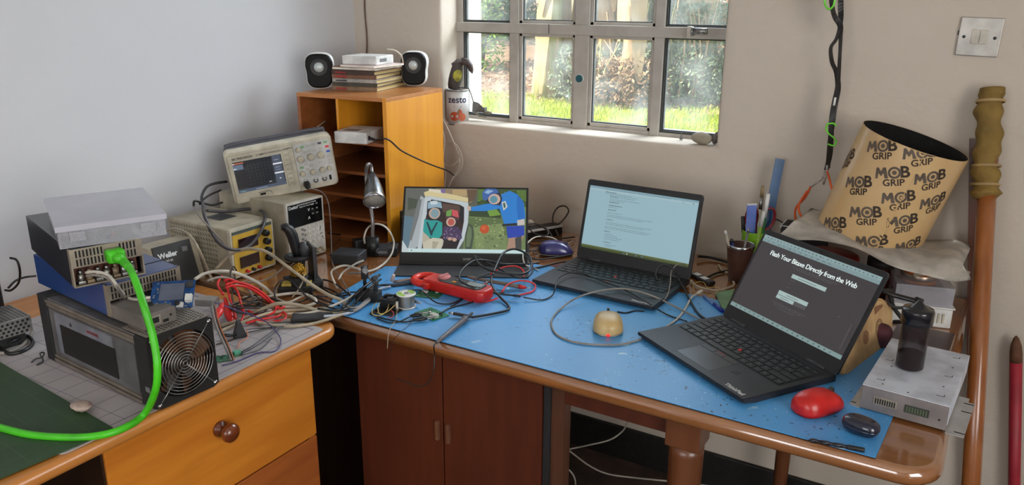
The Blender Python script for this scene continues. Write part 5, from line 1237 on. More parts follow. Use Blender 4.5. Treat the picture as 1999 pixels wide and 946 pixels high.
# ---- bottle with pointed cap
bq = at(1773, 722, ZM+ah)
t = thing('dropper_bottle', 'dark translucent bottle with black pointed cap standing on the metal enclosure', 'bottle', (bq.x, bq.y+.012, ZM+ah+.0004))
M_bot = clearplastic('smoky plastic', (40, 30, 32), .72, .15)
g = G(); g.lathe([(.001, .002), (.020, .001), (.0235, .004), (.0235, .090), (.0225, .096), (.018, .100), (.018, .104)], 32, cap=False); build(g, 'body', M_bot, t)
g = G(); g.lathe([(.019, .003), (.0222, .006), (.0222, .030), (.001, .030)], 24); build(g, 'contents', mat('brown powder', (40, 24, 24), .8, bump=.3), t)
g = G(); g.lathe([(.0265, .088), (.0268, .112), (.0255, .116), (.018, .117), (.009, .124), (.003, .131), (.001, .132)], 32); build(g, 'cap', mat('cap black', (20, 20, 26), .25, coat=.4), t)

# ---- brown paper bag with stamps
def onplane(px, py, O, N):
    d = ray(px, py); return CPOS + d*((Vector(O)-CPOS).dot(N)/d.dot(N))
A_ = at(1648, 733, ZM+.001); B_ = at(1742, 660, ZM+.002); xd = (B_-A_).normalized(); upv = Vector((-.10, .35, .93)).normalized()
BF = frame(A_, xd, upv); N_ = BF.to_3x3().col[2]
def bagp(px, py):
    q = BF.inverted() @ onplane(px, py, A_, N_); return (q.x, q.y)
t = thing('paper_bag', 'creased brown kraft paper bag with round stamps, half hidden behind the right laptop', 'paper bag', M=BF)
Pb = [bagp(*q) for q in ((1648, 733), (1668, 733), (1742, 662), (1744, 596), (1724, 582), (1694, 586), (1656, 640))]
g = G(); g.prism(Pb, -.022, 0); bmesh.ops.bevel(g.b, geom=g.b.edges[:], offset=.004, segments=3, affect='EDGES'); build(g, 'bag_body', M_kraft, t)
M_st = mat('stamp red brown', (120, 60, 50), .8); M_st2 = mat('stamp brown', (110, 84, 60), .8)
def ringmark(c, r, m, nm):
    g = G(); 
    for rr_, ww in ((r, .0007), (r*.72, .0005)):
        A = [g._v((c[0]+(rr_-ww)*cos(2*pi*i/36), c[1]+(rr_-ww)*sin(2*pi*i/36), .0006)) for i in range(36)]; B = [g._v((c[0]+(rr_+ww)*cos(2*pi*i/36), c[1]+(rr_+ww)*sin(2*pi*i/36), .0006)) for i in range(36)]
        for i in range(36): g.f([A[i], A[(i+1) % 36], B[(i+1) % 36], B[i]])
    for k in range(20):
        a = 2*pi*k/20; g.f([g._v((c[0]+r*(.86+dr)*cos(a+da), c[1]+r*(.86+dr)*sin(a+da), .0006)) for dr, da in ((-.06, -.06), (.06, -.06), (.06, .06), (-.06, .06))])
    for k in range(5): g.box((c[0]-r*.5, c[1]-r*.45+k*r*.2, .0004), (c[0]+r*.5*(1-.1*(k % 2)), c[1]-r*.37+k*r*.2, .0007))
    build(g, nm, m, t, recalc=False)
ringmark(bagp(1716, 640), .0185, M_st2, 'round_stamp'); ringmark(bagp(1690, 658), .013, M_st, 'round_stamp')
g = G(); b0 = bagp(1714, 604)
for k in range(9): g.box((b0[0]-.018+k*.005, b0[1]-.006+.0007*k, .0004), (b0[0]-.016+k*.005, b0[1]+.010-.0004*k*k*.2, .0007))
build(g, 'printed_tower', M_st, t)
text('bag_print', 'CEISTERVA', .010, BF @ Matrix.Translation((*bagp(1726, 588+6), .0006)) @ Matrix.Rotation(-.55, 4, 'Z'), M_st2, t, bold=.0003)

# ================================================================== PEN CUPS
def cup(name, lb, c, r0, r1, h, m, mi, rim=None):
    t = thing(name, lb, 'cup', c)
    g = G(); g.lathe([(r0*.9, 0), (r0, .002), (r1, h-.002), (r1, h), (r1-.0018, h), (r0-.002, .004), (.001, .004)], 32); build(g, 'cup_wall', m, t)
    if rim: g = G(); g.lathe([(r1+.0004, h-.006), (r1+.0012, h-.004), (r1+.0010, h+.0008), (r1-.0012, h+.0010), (r1-.002, h-.002)], 32, cap=False); build(g, 'rim', rim, t)
    return t
gc = Vector((1.447, -.105, .0008)); cup('pen_cup', 'lime green pen cup holding scissors and a blue ruler', gc, .031, .034, .112, mat('lime plastic', (126, 186, 36), .35), None)
bc = Vector((1.437, -.205, .0008)); cup('pen_cup', 'brown tumbler with silver rim in front of the green pen cup', bc, .024, .0345, .098, mat('brown cup', (74, 44, 36), .4, c2=(50, 28, 24), scale=20), None, M_chrome)
# scissors
t = thing('scissors', 'scissors with dark red handles standing in the green cup', 'scissors', M=Matrix.Translation((1.452, -.100, .11)) @ Matrix.Rotation(radians(28), 4, 'Z') @ Matrix.Rotation(radians(4), 4, 'Y'))
M_sc = mat('scissor red', (138, 24, 34), .35)
for s0 in (-1, 1):
    g = G(); Q = [(s0*.004, 0, -.02), (s0*.005, 0, .0)]+[(s0*(.0235-.0165*cos(a)), 0, .032-.032*sin(a)*1.0 if False else .034+.027*sin(a-pi/2)) for a in [pi*.0+2*pi*i/14 for i in range(0, 14)]]
    Lp = [(s0*(.022+.0145*cos(a)+.002*sin(a)), 0, .036+.029*sin(a)) for a in [2*pi*i/20+pi for i in range(21)]]
    g.tube(Lp, .0042, 8, .8); g.tube([(s0*.004, 0, -.015), (s0*.006, 0, .005), (s0*.010, 0, .018), (s0*.009, 0, .034)], [.004, .0045, .005, .0045], 8, .8); build(g, 'handle', M_sc, t)
    g = G(); g.prism_axis([(s0*.001, -.10), (s0*.003, -.095), (s0*.006, -.01), (-s0*.002, -.01)], .0005*s0, .0018*s0, lambda u, v, q: (u, q, v)); build(g, 'blade', M_steel, t)
def stick(name, lb, cat, c, tip, r, m, group=None):
    t = thing(name, lb, cat, c); return t
# ruler
a = Vector((1.462, -.088, .008)); b2 = aty(1523, 310, -.045); d = (b2-a).normalized()
RF = frame(a, d, CRT); t = thing('ruler', 'blue ruler standing tall in the green cup', 'ruler', M=RF); ln = (b2-a).length
g = G(); g.box((0, -.0125, -.001), (ln, .0125, .001), .0003); build(g, 'blade', mat('ruler blue', (48, 92, 138), .35), t)
g = G()
for k in range(int(ln/.004)): g.box((.01+k*.004, .0125-(.006 if k % 5 == 0 else .003), .001), (.0104+k*.004, .0120, .0012))
build(g, 'graduations', M_txtk, t)
def rod(name, lb, cat, P, rr_, parts):
    """parts: list of (name, t0, t1, r0, r1, material) along the segment P"""
    a, b2 = Vector(P[0]), Vector(P[1]); t = thing(name, lb, cat, a)
    for (nm, t0, t1, r0, r1, m) in parts:
        g = G(); g.cyl(a+(b2-a)*t0, a+(b2-a)*t1, r0, r1, 12); build(g, nm, m, t, world=True)
    return t
rod('paint_brush', 'paint brush with pale bristles standing in the green cup', 'brush', ((1.455, -.112, .008), aty(1489, 362, -.09)), 0, [('handle', 0, .72, .003, .0045, M_beige), ('ferrule', .72, .86, .0045, .005, M_steel), ('bristles', .86, 1, .005, .0035, mat('bristle', (140, 120, 84), .8))])
rod('marker_pen', 'green marker pen with white cap in the green cup', 'pen', ((1.462, -.118, .008), aty(1500, 378, -.12)), 0, [('barrel', 0, .7, .005, .005, mat('pen green', (40, 120, 60), .4)), ('cap', .7, 1, .0056, .005, M_white)])
rod('marker_pen', 'light green marker pen at the front of the green cup', 'pen', ((1.450, -.128, .008), aty(1492, 412, -.135)), 0, [('barrel', 0, .75, .005, .005, mat('pen lime', (150, 190, 70), .4)), ('cap', .75, 1, .0055, .005, M_white)])
rod('marker_pen', 'short black marker pen at the left of the green cup', 'pen', ((1.432, -.115, .008), aty(1450, 422, -.11)), 0, [('barrel', 0, .7, .0045, .0045, M_black), ('cap', .7, 1, .0052, .005, M_dark)])
a = Vector((1.442, -.122, .006)); b2 = aty(1468, 397, -.125); t = thing('card_packet', 'blue and white card packet standing in the green cup', 'packet', M=frame(a, (b2-a), CRT)); ln = (b2-a).length
g = G(); g.box((0, -.0125, -.002), (ln, .0125, .002), .0005); build(g, 'packet', mat('packet blue', (70, 110, 186), .4, c2=(120, 130, 200), scale=30, amt=1), t)
g = G(); g.box((ln-.004, -.0126, -.0021), (ln+.0002, .0126, .0021)); build(g, 'white_end', M_white, t)
rod('toothbrush', 'white stick with rounded end standing in the brown tumbler', 'stick', ((1.432, -.205, .010), aty(1416, 450, -.215)), 0, [('stem', 0, .93, .003, .0035, M_beige), ('head', .93, 1.0, .0045, .003, M_white)])
rod('pen', 'blue pen sunk inside the brown tumbler', 'pen', ((1.430, -.195, .008), aty(1428, 466, -.19)), 0, [('barrel', 0, .9, .004, .004, mat('pen blue', (44, 70, 150), .4)), ('cap', .9, 1.0, .0045, .004, M_dark)])
rod('metal_file', 'thin grey metal strip leaning in the brown tumbler', 'tool', ((1.440, -.215, .010), aty(1462, 444, -.21)), 0, [('blade', 0, .9, .0028, .003, M_grey), ('tip', .9, 1.0, .003, .0015, M_steel)])
a = at(1374, 577, ZM+.004); b2 = at(1411, 607, ZM+.004)
rod('pen', 'blue ballpoint pen lying on the mat beside the right laptop', 'pen', (a, b2), 0, [('barrel', 0, .55, .0035, .0038, mat('pen clear', (110, 140, 196), .3)), ('cap', .55, 1, .0042, .0042, mat('pen navy', (30, 44, 150), .3))])
P = [at(1396, 572, ZM).xy, at(1434, 564, ZM).xy, at(1418, 603, ZM).xy, at(1408, 602, ZM).xy]
gcard = thing('green_card', 'pale green card lying behind the right laptop hinge', 'card', (P[0][0], P[0][1], ZM))
g = G(); g.prism([tuple(q) for q in P], ZM+.0002, ZM+.0011); build(g, 'card', mat('card green', (116, 150, 108), .6), gcard, world=True)
g = G(); g.tube([at(1397, 574, ZM+.0016), at(1409, 601, ZM+.0016)], .0008, 6); build(g, 'edge_strip', mat('card edge', (60, 100, 84), .6), gcard, world=True)
# usb sticks
for (px, py, ang, lb) in ((1364, 540, -.5, 'black plug adapter with white label, nearer the laptop hinge'), (1378, 548, -.6, 'black USB adapter with white label lying behind the beige cord')):
    q = at(px, py, .006); t = thing('usb_adapter', lb, 'adapter', M=Matrix.Translation((q.x, q.y, .0008+.0005*(px > 1370))) @ Matrix.Rotation(ang, 4, 'Z'))
    g = G(); g.box((-.026, -.011, 0), (.026, .011, .011), .004, 3); build(g, 'body', M_black, t)
    g = G(); g.box((-.016, -.008, .011), (.004, .008, .0115)); build(g, 'label_patch', M_white, t)

# ================================================================== RIGHT BACK CORNER
# curled grip sheet
top = aty(1782, 284, -.150); bot = aty(1692, 463, -.150); ax = (top-bot).normalized(); top = bot+ax*.252; rx = Vector((ax.z, 0, -ax.x)).normalized(); ry = ax.cross(rx)
RLM = Matrix((rx, ry, ax)).transposed().to_4x4(); RLM.translation = bot
t = thing('grip_tape_sheet', 'curled sheet of tan backed grip tape with repeated MOB GRIP print leaning on the wall', 'grip tape sheet', M=RLM)
LEN = (top-bot).length
RLI = RLM.inverted()
def rollhit(px, py):
    o = RLI @ CPOS; d = RLI.to_3x3() @ ray(px, py); R_ = .1185
    A = d.x*d.x+d.y*d.y; B = 2*(o.x*d.x+o.y*d.y); Cc = o.x*o.x+o.y*o.y-R_*R_; D = B*B-4*A*Cc
    if D < 0: return None
    s0 = (-B-math.sqrt(D))/(2*A); q = o+d*s0; return math.atan2(q.y, q.x), q.z
A0 = rollhit(1757, 395)[0]
def rroll(a):  # a from 0 to 2pi+.5, spiral outward
    return .1145+.0050*a/(2*pi)
SP = 2*pi+.55
def rollp(a, z, off=0): r = rroll(a)+off; an = A0+a-.55; return Vector((r*cos(an), r*sin(an), z))
M_roll = mat('grip backing tan', (206, 172, 124), .26, c2=(196, 160, 110), scale=8, amt=.8, spec=.6)
g = G(); g.grid(lambda u, v: rollp(SP*u, LEN*v), 90, 6)
for q in g.b.verts: pass
build(g, 'backing_paper', M_roll, t, recalc=False)
g = G(); g.grid(lambda u, v: rollp(SP*u, LEN*v, -.0012), 90, 6); build(g, 'grit_side', mat('grit black', (14, 13, 13), .95, bump=.5, bscale=400), t, recalc=False)
g = G()
for z in (0, LEN): 
    a_ = [g._v(rollp(SP*i/90, z)) for i in range(91)]; b_ = [g._v(rollp(SP*i/90, z, -.0012)) for i in range(91)]
    for i in range(90): g.f([a_[i], a_[i+1], b_[i+1], b_[i]])
a_ = [g._v(rollp(SP, z)) for z in (0, LEN)]; b_ = [g._v(rollp(SP, z, -.0012)) for z in (0, LEN)]; g.f([a_[0], a_[1], b_[1], b_[0]])
build(g, 'cut_edge', M_kraft, t, recalc=False)
RLI = RLM.inverted()
def rollhit(px, py):
    o = RLI @ CPOS; d = RLI.to_3x3() @ ray(px, py); R_ = .1185
    A = d.x*d.x+d.y*d.y; B = 2*(o.x*d.x+o.y*d.y); Cc = o.x*o.x+o.y*o.y-R_*R_; D = B*B-4*A*Cc
    if D < 0: return None
    s0 = (-B-math.sqrt(D))/(2*A); q = o+d*s0; return math.atan2(q.y, q.x), q.z
M_mob = mat('grip print', (96, 82, 70), .6)
def mob(px, py, rot=.44, k=1.0):
    h = rollhit(px, py)
    if not h: return
    an, z = h; a = (an-(A0-.55)) % (2*pi)
    if a < SP-2*pi: a += 2*pi     # outer layer where the sheet overlaps itself
    # surface x direction must run to the right as seen from outside
    def bend(s0, dy, sc):
        def f_(p):
            x = p.x*k; y = (p.y+dy)*k; X = x*cos(rot)-y*sin(rot); Y = x*sin(rot)+y*cos(rot); aa = a+X/.1185
            r = rroll(min(max(aa, 0), SP)) if not (aa < SP-2*pi) else rroll(aa+2*pi)
            if aa > SP: aa2 = aa-2*pi; r = rroll(aa2)
            an_ = A0+aa-.55; r += .0006
            zz = min(max(z+Y, .001), LEN-.001)
            return Vector((r*cos(an_), r*sin(an_), zz))
        return f_
    if z < .004 or z > LEN-.004: return
    text('brand_print', 'GRIP', .026, None, M_mob, t, bold=.0006, bend=bend(0, -.018, 1))
    bf = bend(0, .010, 1)
    text('brand_print', 'B', .044, None, M_mob, t, bold=.0012, bend=lambda p: bf(p+Vector((.0285, 0, 0))))
    g = G()
    Mo = [(-.047, -.015), (-.040, -.015), (-.038, .000), (-.031, -.009), (-.024, .000), (-.022, -.015), (-.013, -.015), (-.018, .015), (-.025, .015), (-.031, .004), (-.037, .015), (-.043, .015)]
    g.f([g._v(bf(Vector((x, y, 0)))) for x, y in Mo])
    for r0, r1 in ((.0165, .0105), (.0060, .0)):
        A = [g._v(bf(Vector((.0030+r0*cos(2*pi*i/24), r0*sin(2*pi*i/24), 0)))) for i in range(24)]
        if r1:
            B = [g._v(bf(Vector((.0030+r1*cos(2*pi*i/24), r1*sin(2*pi*i/24), 0)))) for i in range(24)]
            for i in range(24): g.f([A[i], A[(i+1) % 24], B[(i+1) % 24], B[i]])
        else: g.f(A)
    build(g, 'target_mark', M_mob, t, recalc=False)
for q in ((1676, 362), (1744, 344), (1820, 353), (1757, 392), (1691, 421), (1765, 438), (1826, 398), (1629, 441), (1704, 477), (1777, 484), (1722, 292), (1800, 305), (1655, 310)): mob(*q, k=.80)
# sheets of paper under it
def sheet(lb, P, m, thick=.0009, name='paper_sheet'):
    P = [Vector(p) for p in P]; c = sum(P, Vector())/len(P); g = G()
    def fn(u, v):
        a = P[0].lerp(P[1], u); b2 = P[3].lerp(P[2], u); p = a.lerp(b2, v); return p+Vector((0, 0, .004*sin(u*7+v*3)+.003*sin(v*9+u*2)))
    g.grid(fn, 18, 8); bmesh.ops.solidify(g.b, geom=g.b.faces[:], thickness=thick)
    o = build(g, name, m, None, loc=c); return tag(o, lb, 'paper')
F1 = [aty(x, y, -.335) for x, y in ((1508, 472), (1600, 471), (1644, 477), (1689, 495), (1733, 513), (1789, 534), (1850, 545), (1896, 546))]
F2 = [aty(x, y, -.285) for x, y in ((1546, 436), (1600, 452), (1644, 465), (1689, 481), (1733, 493), (1789, 504), (1850, 509), (1880, 518))]
F3 = [p+Vector((.01, .17, .002)) for p in F2]
rowsP = [smooth_path(r_, 6) for r_ in (F1, F2, F3)]; g = G()
def fn(u, v):
    i = min(int(round(u*42)), 42); a, b2, c = (r_[i] for r_ in rowsP)
    q = a.lerp(b2, v*2) if v < .5 else b2.lerp(c, v*2-1)
    return q+Vector((0, 0, .0025*sin(u*19+v*5)+.0015*sin(v*14+u*6)))
g.grid(fn, 42, 12); bmesh.ops.solidify(g.b, geom=g.b.faces[:], thickness=.0009)
tag(build(g, 'paper_sheet', M_paper, None, loc=F1[2]), 'large white sheet draped over the jars below the grip tape sheet', 'paper')
sheet('smaller curled white sheet sticking out right beneath the grip tape sheet', [aty(1735, 492, -.14), aty(1868, 516, -.16), aty(1866, 500, -.06), aty(1770, 470, -.05)], mat('paper pale', (204, 196, 186), .8))
sheet('crumpled white paper strip at the right edge over the clear tub', [aty(1780, 541, -.31), aty(1888, 546, -.30), aty(1897, 528, -.25), aty(1800, 512, -.25)], mat('paper warm', (214, 200, 180), .8))
# red tin
t = thing('storage_tin', 'dark red round tin half hidden behind the right laptop screen', 'tin', (1.655, -.235, .0008))
g = G(); g.lathe([(.060, 0), (.064, .003), (.064, .105)], 36); build(g, 'tin_body', mat('tin red', (166, 36, 26), .3, coat=.4), t)
g = G(); g.lathe([(.0655, .088), (.0655, .116), (.060, .119), (.001, .119)], 36); build(g, 'lid', mat('tin lid red', (140, 26, 22), .3), t)
t = thing('jar', 'brown glass jar between the red tin and the orange jar', 'jar', (1.763, -.185, .0008))
g = G(); g.lathe([(.034, 0), (.036, .004), (.036, .080), (.028, .090), (.028, .104)], 28); build(g, 'jar_body', mat('brown glass', (70, 30, 18), .15, coat=.5), t)
g = G(); g.lathe([(.031, .094), (.031, .112), (.001, .114)], 28); build(g, 'lid', M_blackm, t)
jq = at(1786, 590, .001)
t = thing('jar', 'orange glass jar with metal band under the white paper', 'jar', (1.846, -.205, .0008))
g = G(); g.lathe([(.034, 0), (.037, .004), (.037, .088), (.035, .094), (.035, .100)], 32); build(g, 'jar_body', mat('orange glass', (214, 126, 22), .2, c2=(196, 104, 14), scale=8, stretch=(1, 1, 12), coat=.6), t)
g = G(); g.lathe([(.0375, .086), (.0385, .088), (.0385, .098), (.0372, .100)], 32, cap=False); build(g, 'band', mat('band dull', (170, 150, 134), .3, .7), t)
g = G(); g.lathe([(.0365, .100), (.037, .102), (.037, .122), (.034, .125), (.001, .126)], 32); build(g, 'lid', mat('lid orange', (190, 92, 24), .35), t)
TB = Matrix.Translation((1.880, -.285, .0008)) @ Matrix.Rotation(radians(14), 4, 'Z')
t = thing('food_tub', 'clear rectangular tub with white base and brown contents at the right end of the desk', 'tub', M=TB)
g = G(); g.box((-.075, 0, 0), (.048, .13, .045), .005, 3); build(g, 'tub_base', M_white, t)
g = G(); g.box((-.078, -.003, .045), (.051, .133, .049), .0015); build(g, 'rim', M_white, t)
g = G(); shellbox(g, -.072, .003, .045, .127, .049, .093, .0012, False, True); build(g, 'clear_cover', M_tray, t)
g = G(); g.box((-.062, .008, .046), (.038, .120, .080), .012, 3); build(g, 'contents', mat('brown contents', (112, 70, 52), .7, c2=(84, 50, 38), scale=20, bump=.3), t)
g = G()
for k in range(3): g.box((.010+k*.009, -.0034, .012), (.014+k*.009, -.0, .034)); g.box((.0485, .02+k*.02, .012), (.0494, .03+k*.02, .03))
build(g, 'clip_ribs', M_beige, t)
t = thing('notebook', 'flat dark brown notebook lying between the enclosure and the tub', 'notebook', M=Matrix.Translation((1.862, -.465, .0008)) @ Matrix.Rotation(-.05, 4, 'Z'))
g = G(); g.box((-.045, 0, 0), (.068, .150, .009), .002); build(g, 'cover', mat('notebook brown', (84, 64, 60), .35, c2=(66, 48, 46), scale=12), t)
g = G(); g.box((-.043, .002, .002), (.0685, .148, .007)); build(g, 'pages', M_beige, t)
# folded black glasses/headset arms lying over the bag
t = thing('headset', 'tangled black headset arms lying behind the paper bag', 'headset', at(1760, 585, .09))
g = G(); g.tube(smooth_path([aty(1722, 566, -.42), aty(1740, 574, -.42), aty(1765, 581, -.41), aty(1792, 588, -.40)]), [.007]*19, 10, .7); g.tube(smooth_path([aty(1733, 590, -.42), aty(1750, 600, -.42), aty(1775, 598, -.41), aty(1790, 590, -.40)]), .0035, 8); build(g, 'arm', M_black, t, world=True)
g = G(); g.tube(smooth_path([aty(1735, 570, -.41), aty(1745, 600, -.40), aty(1762, 625, -.39), aty(1745, 628, -.38)]), .0045, 8); g.cyl(aty(1787, 586, -.405), aty(1800, 590, -.40), .0085, .0075, 14); build(g, 'band', M_blackm, t, world=True)
t = thing('cloth_pouch', 'dark maroon pouch slumped behind the paper bag', 'pouch', (1.795, -.455, .0008))
g = G(); g.sphere((0, 0, .025), .036, (.9, .8, .82), 24, 14)
for v in g.b.verts: v.co.z = max(0, v.co.z); v.co += v.co.normalized()*noise.noise(v.co*30)*.008; v.co.z = max(0, v.co.z)
build(g, 'pouch_body', mat('maroon cloth', (92, 30, 40), .8, c2=(30, 24, 30), scale=16, amt=1), t)

# ------------------------------------------------------------------ poles
def pole(name, lb, P, r, m, parts=()):
    return None
tp_ = aty(1933, 262, -.050); md = aty(1895, 946, -.32); dirp = (md-tp_).normalized(); tt_ = (ZF+.001-tp_.z)/dirp.z; ft = tp_+dirp*tt_
t = thing('broomstick', 'orange wooden pole leaning on the wall, its top wrapped in olive cloth', 'pole', ft)
g = G(); g.tube([ft, ft.lerp(tp_, .5), tp_], [.0195, .0195, .0195], 24); build(g, 'shaft', wood('pole wood', (164, 100, 52), (136, 76, 36), 'z', rough=.25, coat=.6), t, world=True)
wt = aty(1935, 172, -.030); wb = aty(1921, 388, -.095); P = [wb.lerp(wt, k/14) for k in range(15)]
g = G(); rings = []
dd = (wt-wb).normalized(); e1 = Vector((1, 0, 0)); e1 = (e1-dd*e1.dot(dd)).normalized(); e2 = dd.cross(e1)
for k in range(57):
    q = k/56; r = .0265+.003*sin(q*34)-.004*(q < .04)-.003*(q > .95)+.006*math.exp(-((q-.05)/.03)**2)
    rings.append([wb.lerp(wt, q)+(e1*cos(2*pi*j/24)+e2*sin(2*pi*j/24))*(r*(1+.10*sin(2*pi*j/24+q*14)+.05*sin(4*pi*j/24-q*22))) for j in range(24)])
g.ring_loft(rings); build(g, 'cloth_wrap', mat('olive cloth', (146, 116, 54), .8, c2=(104, 80, 34), scale=22, amt=1.2, bump=.5, bscale=60), t, world=True)
for q in (.88, .30, .13):
    g = G(); c = wb.lerp(wt, q); g.ring_loft([[c+dd*h+(e1*cos(2*pi*j/24)+e2*sin(2*pi*j/24))*r for j in range(24)] for h, r in ((-.003, .029), (0, .0315), (.003, .029))], cap=False); build(g, 'band', mat('masking tape', (176, 146, 96), .6), t, world=True)
a = aty(1901, 272, -.022); b2 = aty(1899, 420, -.022); d = (b2-a).normalized(); ft2 = a+d*((ZF+.001-a.z)/d.z)
t = thing('wooden_slat', 'dark brown square slat standing behind the wrapped pole', 'slat', ft2)
g = G(); g.ring_loft([[p+Vector((x, y, 0)) for x, y in ((-.009, -.014), (.010, -.014), (.010, .014), (-.009, .014))] for p in (ft2, a)], smooth=False); build(g, 'slat', wood('slat wood', (96, 52, 32), (74, 38, 24), 'z'), t, world=True)
a = aty(1984, 655, -.03); b2 = aty(1980, 946, -.03); d = (b2-a).normalized(); ft3 = a+d*((ZF+.001-a.z)/d.z)
t = thing('red_stake', 'red painted stake with bare pointed brown tip at the right edge', 'stake', ft3)
j0 = a+d*.066; 
g = G(); g.tube([ft3, j0], .0135, 16); build(g, 'painted_shaft', mat('stake red', (168, 40, 54), .5, c2=(150, 34, 46), scale=14), t, world=True)
g = G(); g.tube([j0, a+d*.045, a+d*.024, a+d*.006, a], [.0135, .0135, .0115, .006, .0015], 14); build(g, 'bare_tip', mat('stake wood', (112, 72, 48), .8, c2=(84, 52, 34), scale=40, amt=1), t, world=True)

# ------------------------------------------------------------------ hanging strap, hooks, orange cord
YS = -.085
R1 = [(1624, -60), (1622, -20), (1624, 9), (1629, 31), (1640, 49), (1641, 71), (1640, 98), (1638, 133), (1635, 169), (1629, 200), (1624, 231), (1622, 266), (1620, 302), (1613, 332)]
R2 = [(1639, -60), (1641, -20), (1641, 12), (1641, 44), (1633, 75), (1622, 93), (1624, 120), (1633, 142), (1636, 172), (1630, 205), (1625, 240), (1621, 270), (1618, 300), (1616, 328)]
hang_top = Vector((aty(1630, -60, YS).x, YS, ZC-.001))
t = thing('webbing_strap', 'twisted black webbing strap hanging from the ceiling beside the window', 'strap', hang_top)
for R_, dy in ((R1, 0), (R2, .010)):
    Q = [hang_top+Vector((.004, dy, 0)), hang_top+Vector((.002, dy, -.5))]+[aty(x, y, YS+dy+.006*sin(i*1.7)) for i, (x, y) in enumerate(R_)]; Q = smooth_path(Q, 5); g = G(); T_ = Matrix
    n_ = len(Q); rings = []
    for i, p in enumerate(Q):
        a = i/n_*8+dy*90; d = (Q[min(i+1, n_-1)]-Q[max(i-1, 0)]).normalized(); s0 = Vector((cos(a)*.4+.75, sin(a)*.8, 0)); s0 = (s0-d*s0.dot(d)).normalized(); u_ = d.cross(s0)
        w2_ = .0065; rings.append([p+s0*w2_+u_*.0009, p-s0*w2_+u_*.0009, p-s0*w2_-u_*.0009, p+s0*w2_-u_*.0009])
    g.ring_loft(rings, smooth=False); build(g, 'webbing', mat('webbing', (24, 22, 22), .45, c2=(44, 42, 42), scale=60), t, world=True)
g = G(); g.tube([aty(1631, 190, YS-.009), aty(1628, 206, YS-.010)], [.003, .0035], 6, .4); build(g, 'white_tag', M_white, t, world=True)
g = G(); g.tube(smooth_path([aty(1615, 322, YS), aty(1607, 344, YS), aty(1596, 355, YS), aty(1582, 365, YS)]), .004, 8, .5); g.tube(smooth_path([aty(1615, 322, YS), aty(1612, 345, YS), aty(1607, 360, YS)]), .0035, 8, .5); build(g, 'frayed_end', mat('frayed white', (206, 196, 190), .8, c2=(96, 86, 84), scale=70, amt=1), t, world=True)
M_hook = mat('hook neon green', (120, 236, 50), .3)
g = G(); g.tube(smooth_path([aty(1632, 246, YS-.012), aty(1628, 241, YS-.012), aty(1616, 242, YS-.012), aty(1613, 251, YS-.012), aty(1618, 261, YS-.012), aty(1628, 269, YS-.012), aty(1632, 277, YS-.012), aty(1627, 284, YS-.012), aty(1616, 281, YS-.012)]), .0022, 8)
tag(build(g, 'plastic_hook', M_hook, None, loc=aty(1622, 262, YS-.012)), 'neon green S-shaped plastic hook clipped on the strap halfway down', 'hook')
g = G(); g.tube(smooth_path([aty(1632, -8, YS-.012), aty(1612, -6, YS-.012), aty(1611, 9, YS-.012), aty(1618, 18, YS-.012), aty(1627, 11, YS-.012), aty(1630, -4, YS-.012)]), .0024, 8)
tag(build(g, 'plastic_hook', M_hook, None, loc=aty(1620, 5, YS-.012)), 'neon green hook on the strap at the top edge of the photo', 'hook')
M_or = mat('cord orange', (236, 96, 30), .6)
def cord1(name, lb, Q, r, m, cat, group=None):
    Q = smooth_path(Q, 6); g = G(); g.tube(Q, r, 8); o = build(g, name, m, None, loc=Q[0]); return tag(o, lb, cat, group)
cord1('orange_string', 'orange cord dangling left from the frayed strap end down to the papers', [aty(1583, 363, YS), aty(1572, 385, YS), aty(1556, 402, YS), aty(1552, 418, YS), aty(1556, 438, YS-.02)], .0028, M_or, 'cord')
cord1('orange_string', 'orange cord strand curving right onto the papers below the strap', [aty(1576, 372, YS), aty(1560, 398, YS-.01), aty(1562, 418, YS-.02), aty(1575, 432, YS-.03), aty(1588, 441, YS-.04)], .0028, M_or, 'cord')
cord1('orange_string', 'short orange cord loop beside the left edge of the grip tape sheet', [aty(1614, 333, YS), aty(1619, 348, YS), aty(1624, 368, YS-.01), aty(1629, 372, YS-.02)], .0026, M_or, 'cord')
cord1('tape_lead', 'thin orange lead hanging over the left edge of the grip tape sheet', [aty(1629, 372, YS-.03), aty(1640, 355, YS-.04), aty(1650, 330, YS-.05)], .0016, mat('lead orange pale', (216, 130, 80), .6), 'cord')

# ================================================================== LAMP, ADAPTERS, HELPING HAND
LB = at(729, 497, .0008)
t = thing('gooseneck_lamp', 'grey metal gooseneck lamp with bullet-shaped head and black clamp base', 'lamp', LB)
yl = LB.y
g = G(); g.cyl(LB, LB+Vector((0, 0, .052)), .0185, .0175, 24); g.box(LB+Vector((-.022, -.014, 0)), LB+Vector((.022, .020, .010)), .002); g.cyl(LB+Vector((.008, -.022, .022)), LB+Vector((.006, -.012, .022)), .006, n=14); build(g, 'clamp_base', M_black, t, world=True)
q = smooth_path([LB+Vector((0, 0, .05)), aty(727, 430, yl), aty(722, 395, yl+.012), aty(716, 360, yl+.022), aty(715, 335, yl+.024), aty(718, 321, yl+.012), CPOS+ray(724, 323)*((LB-CPOS).length-.004), CPOS+ray(726, 338)*((LB-CPOS).length-.010)], 8)
g = G()
g.tube(q, [.0048+.0006*(i % 2) for i in range(len(q))], 10); build(g, 'gooseneck', mat('neck grey', (150, 144, 142), .35, .7), t, world=True)
dl = (LB-CPOS).length; h0 = CPOS+ray(726, 338)*(dl-.010); h1 = CPOS+ray(731, 393)*(dl-.075); dh = (h1-h0).normalized(); L_ = (h1-h0).length
HM = frame(h0, dh.orthogonal(), dh.cross(dh.orthogonal())); HM = Matrix.Translation(h0) @ dh.to_track_quat('Z', 'Y').to_matrix().to_4x4()
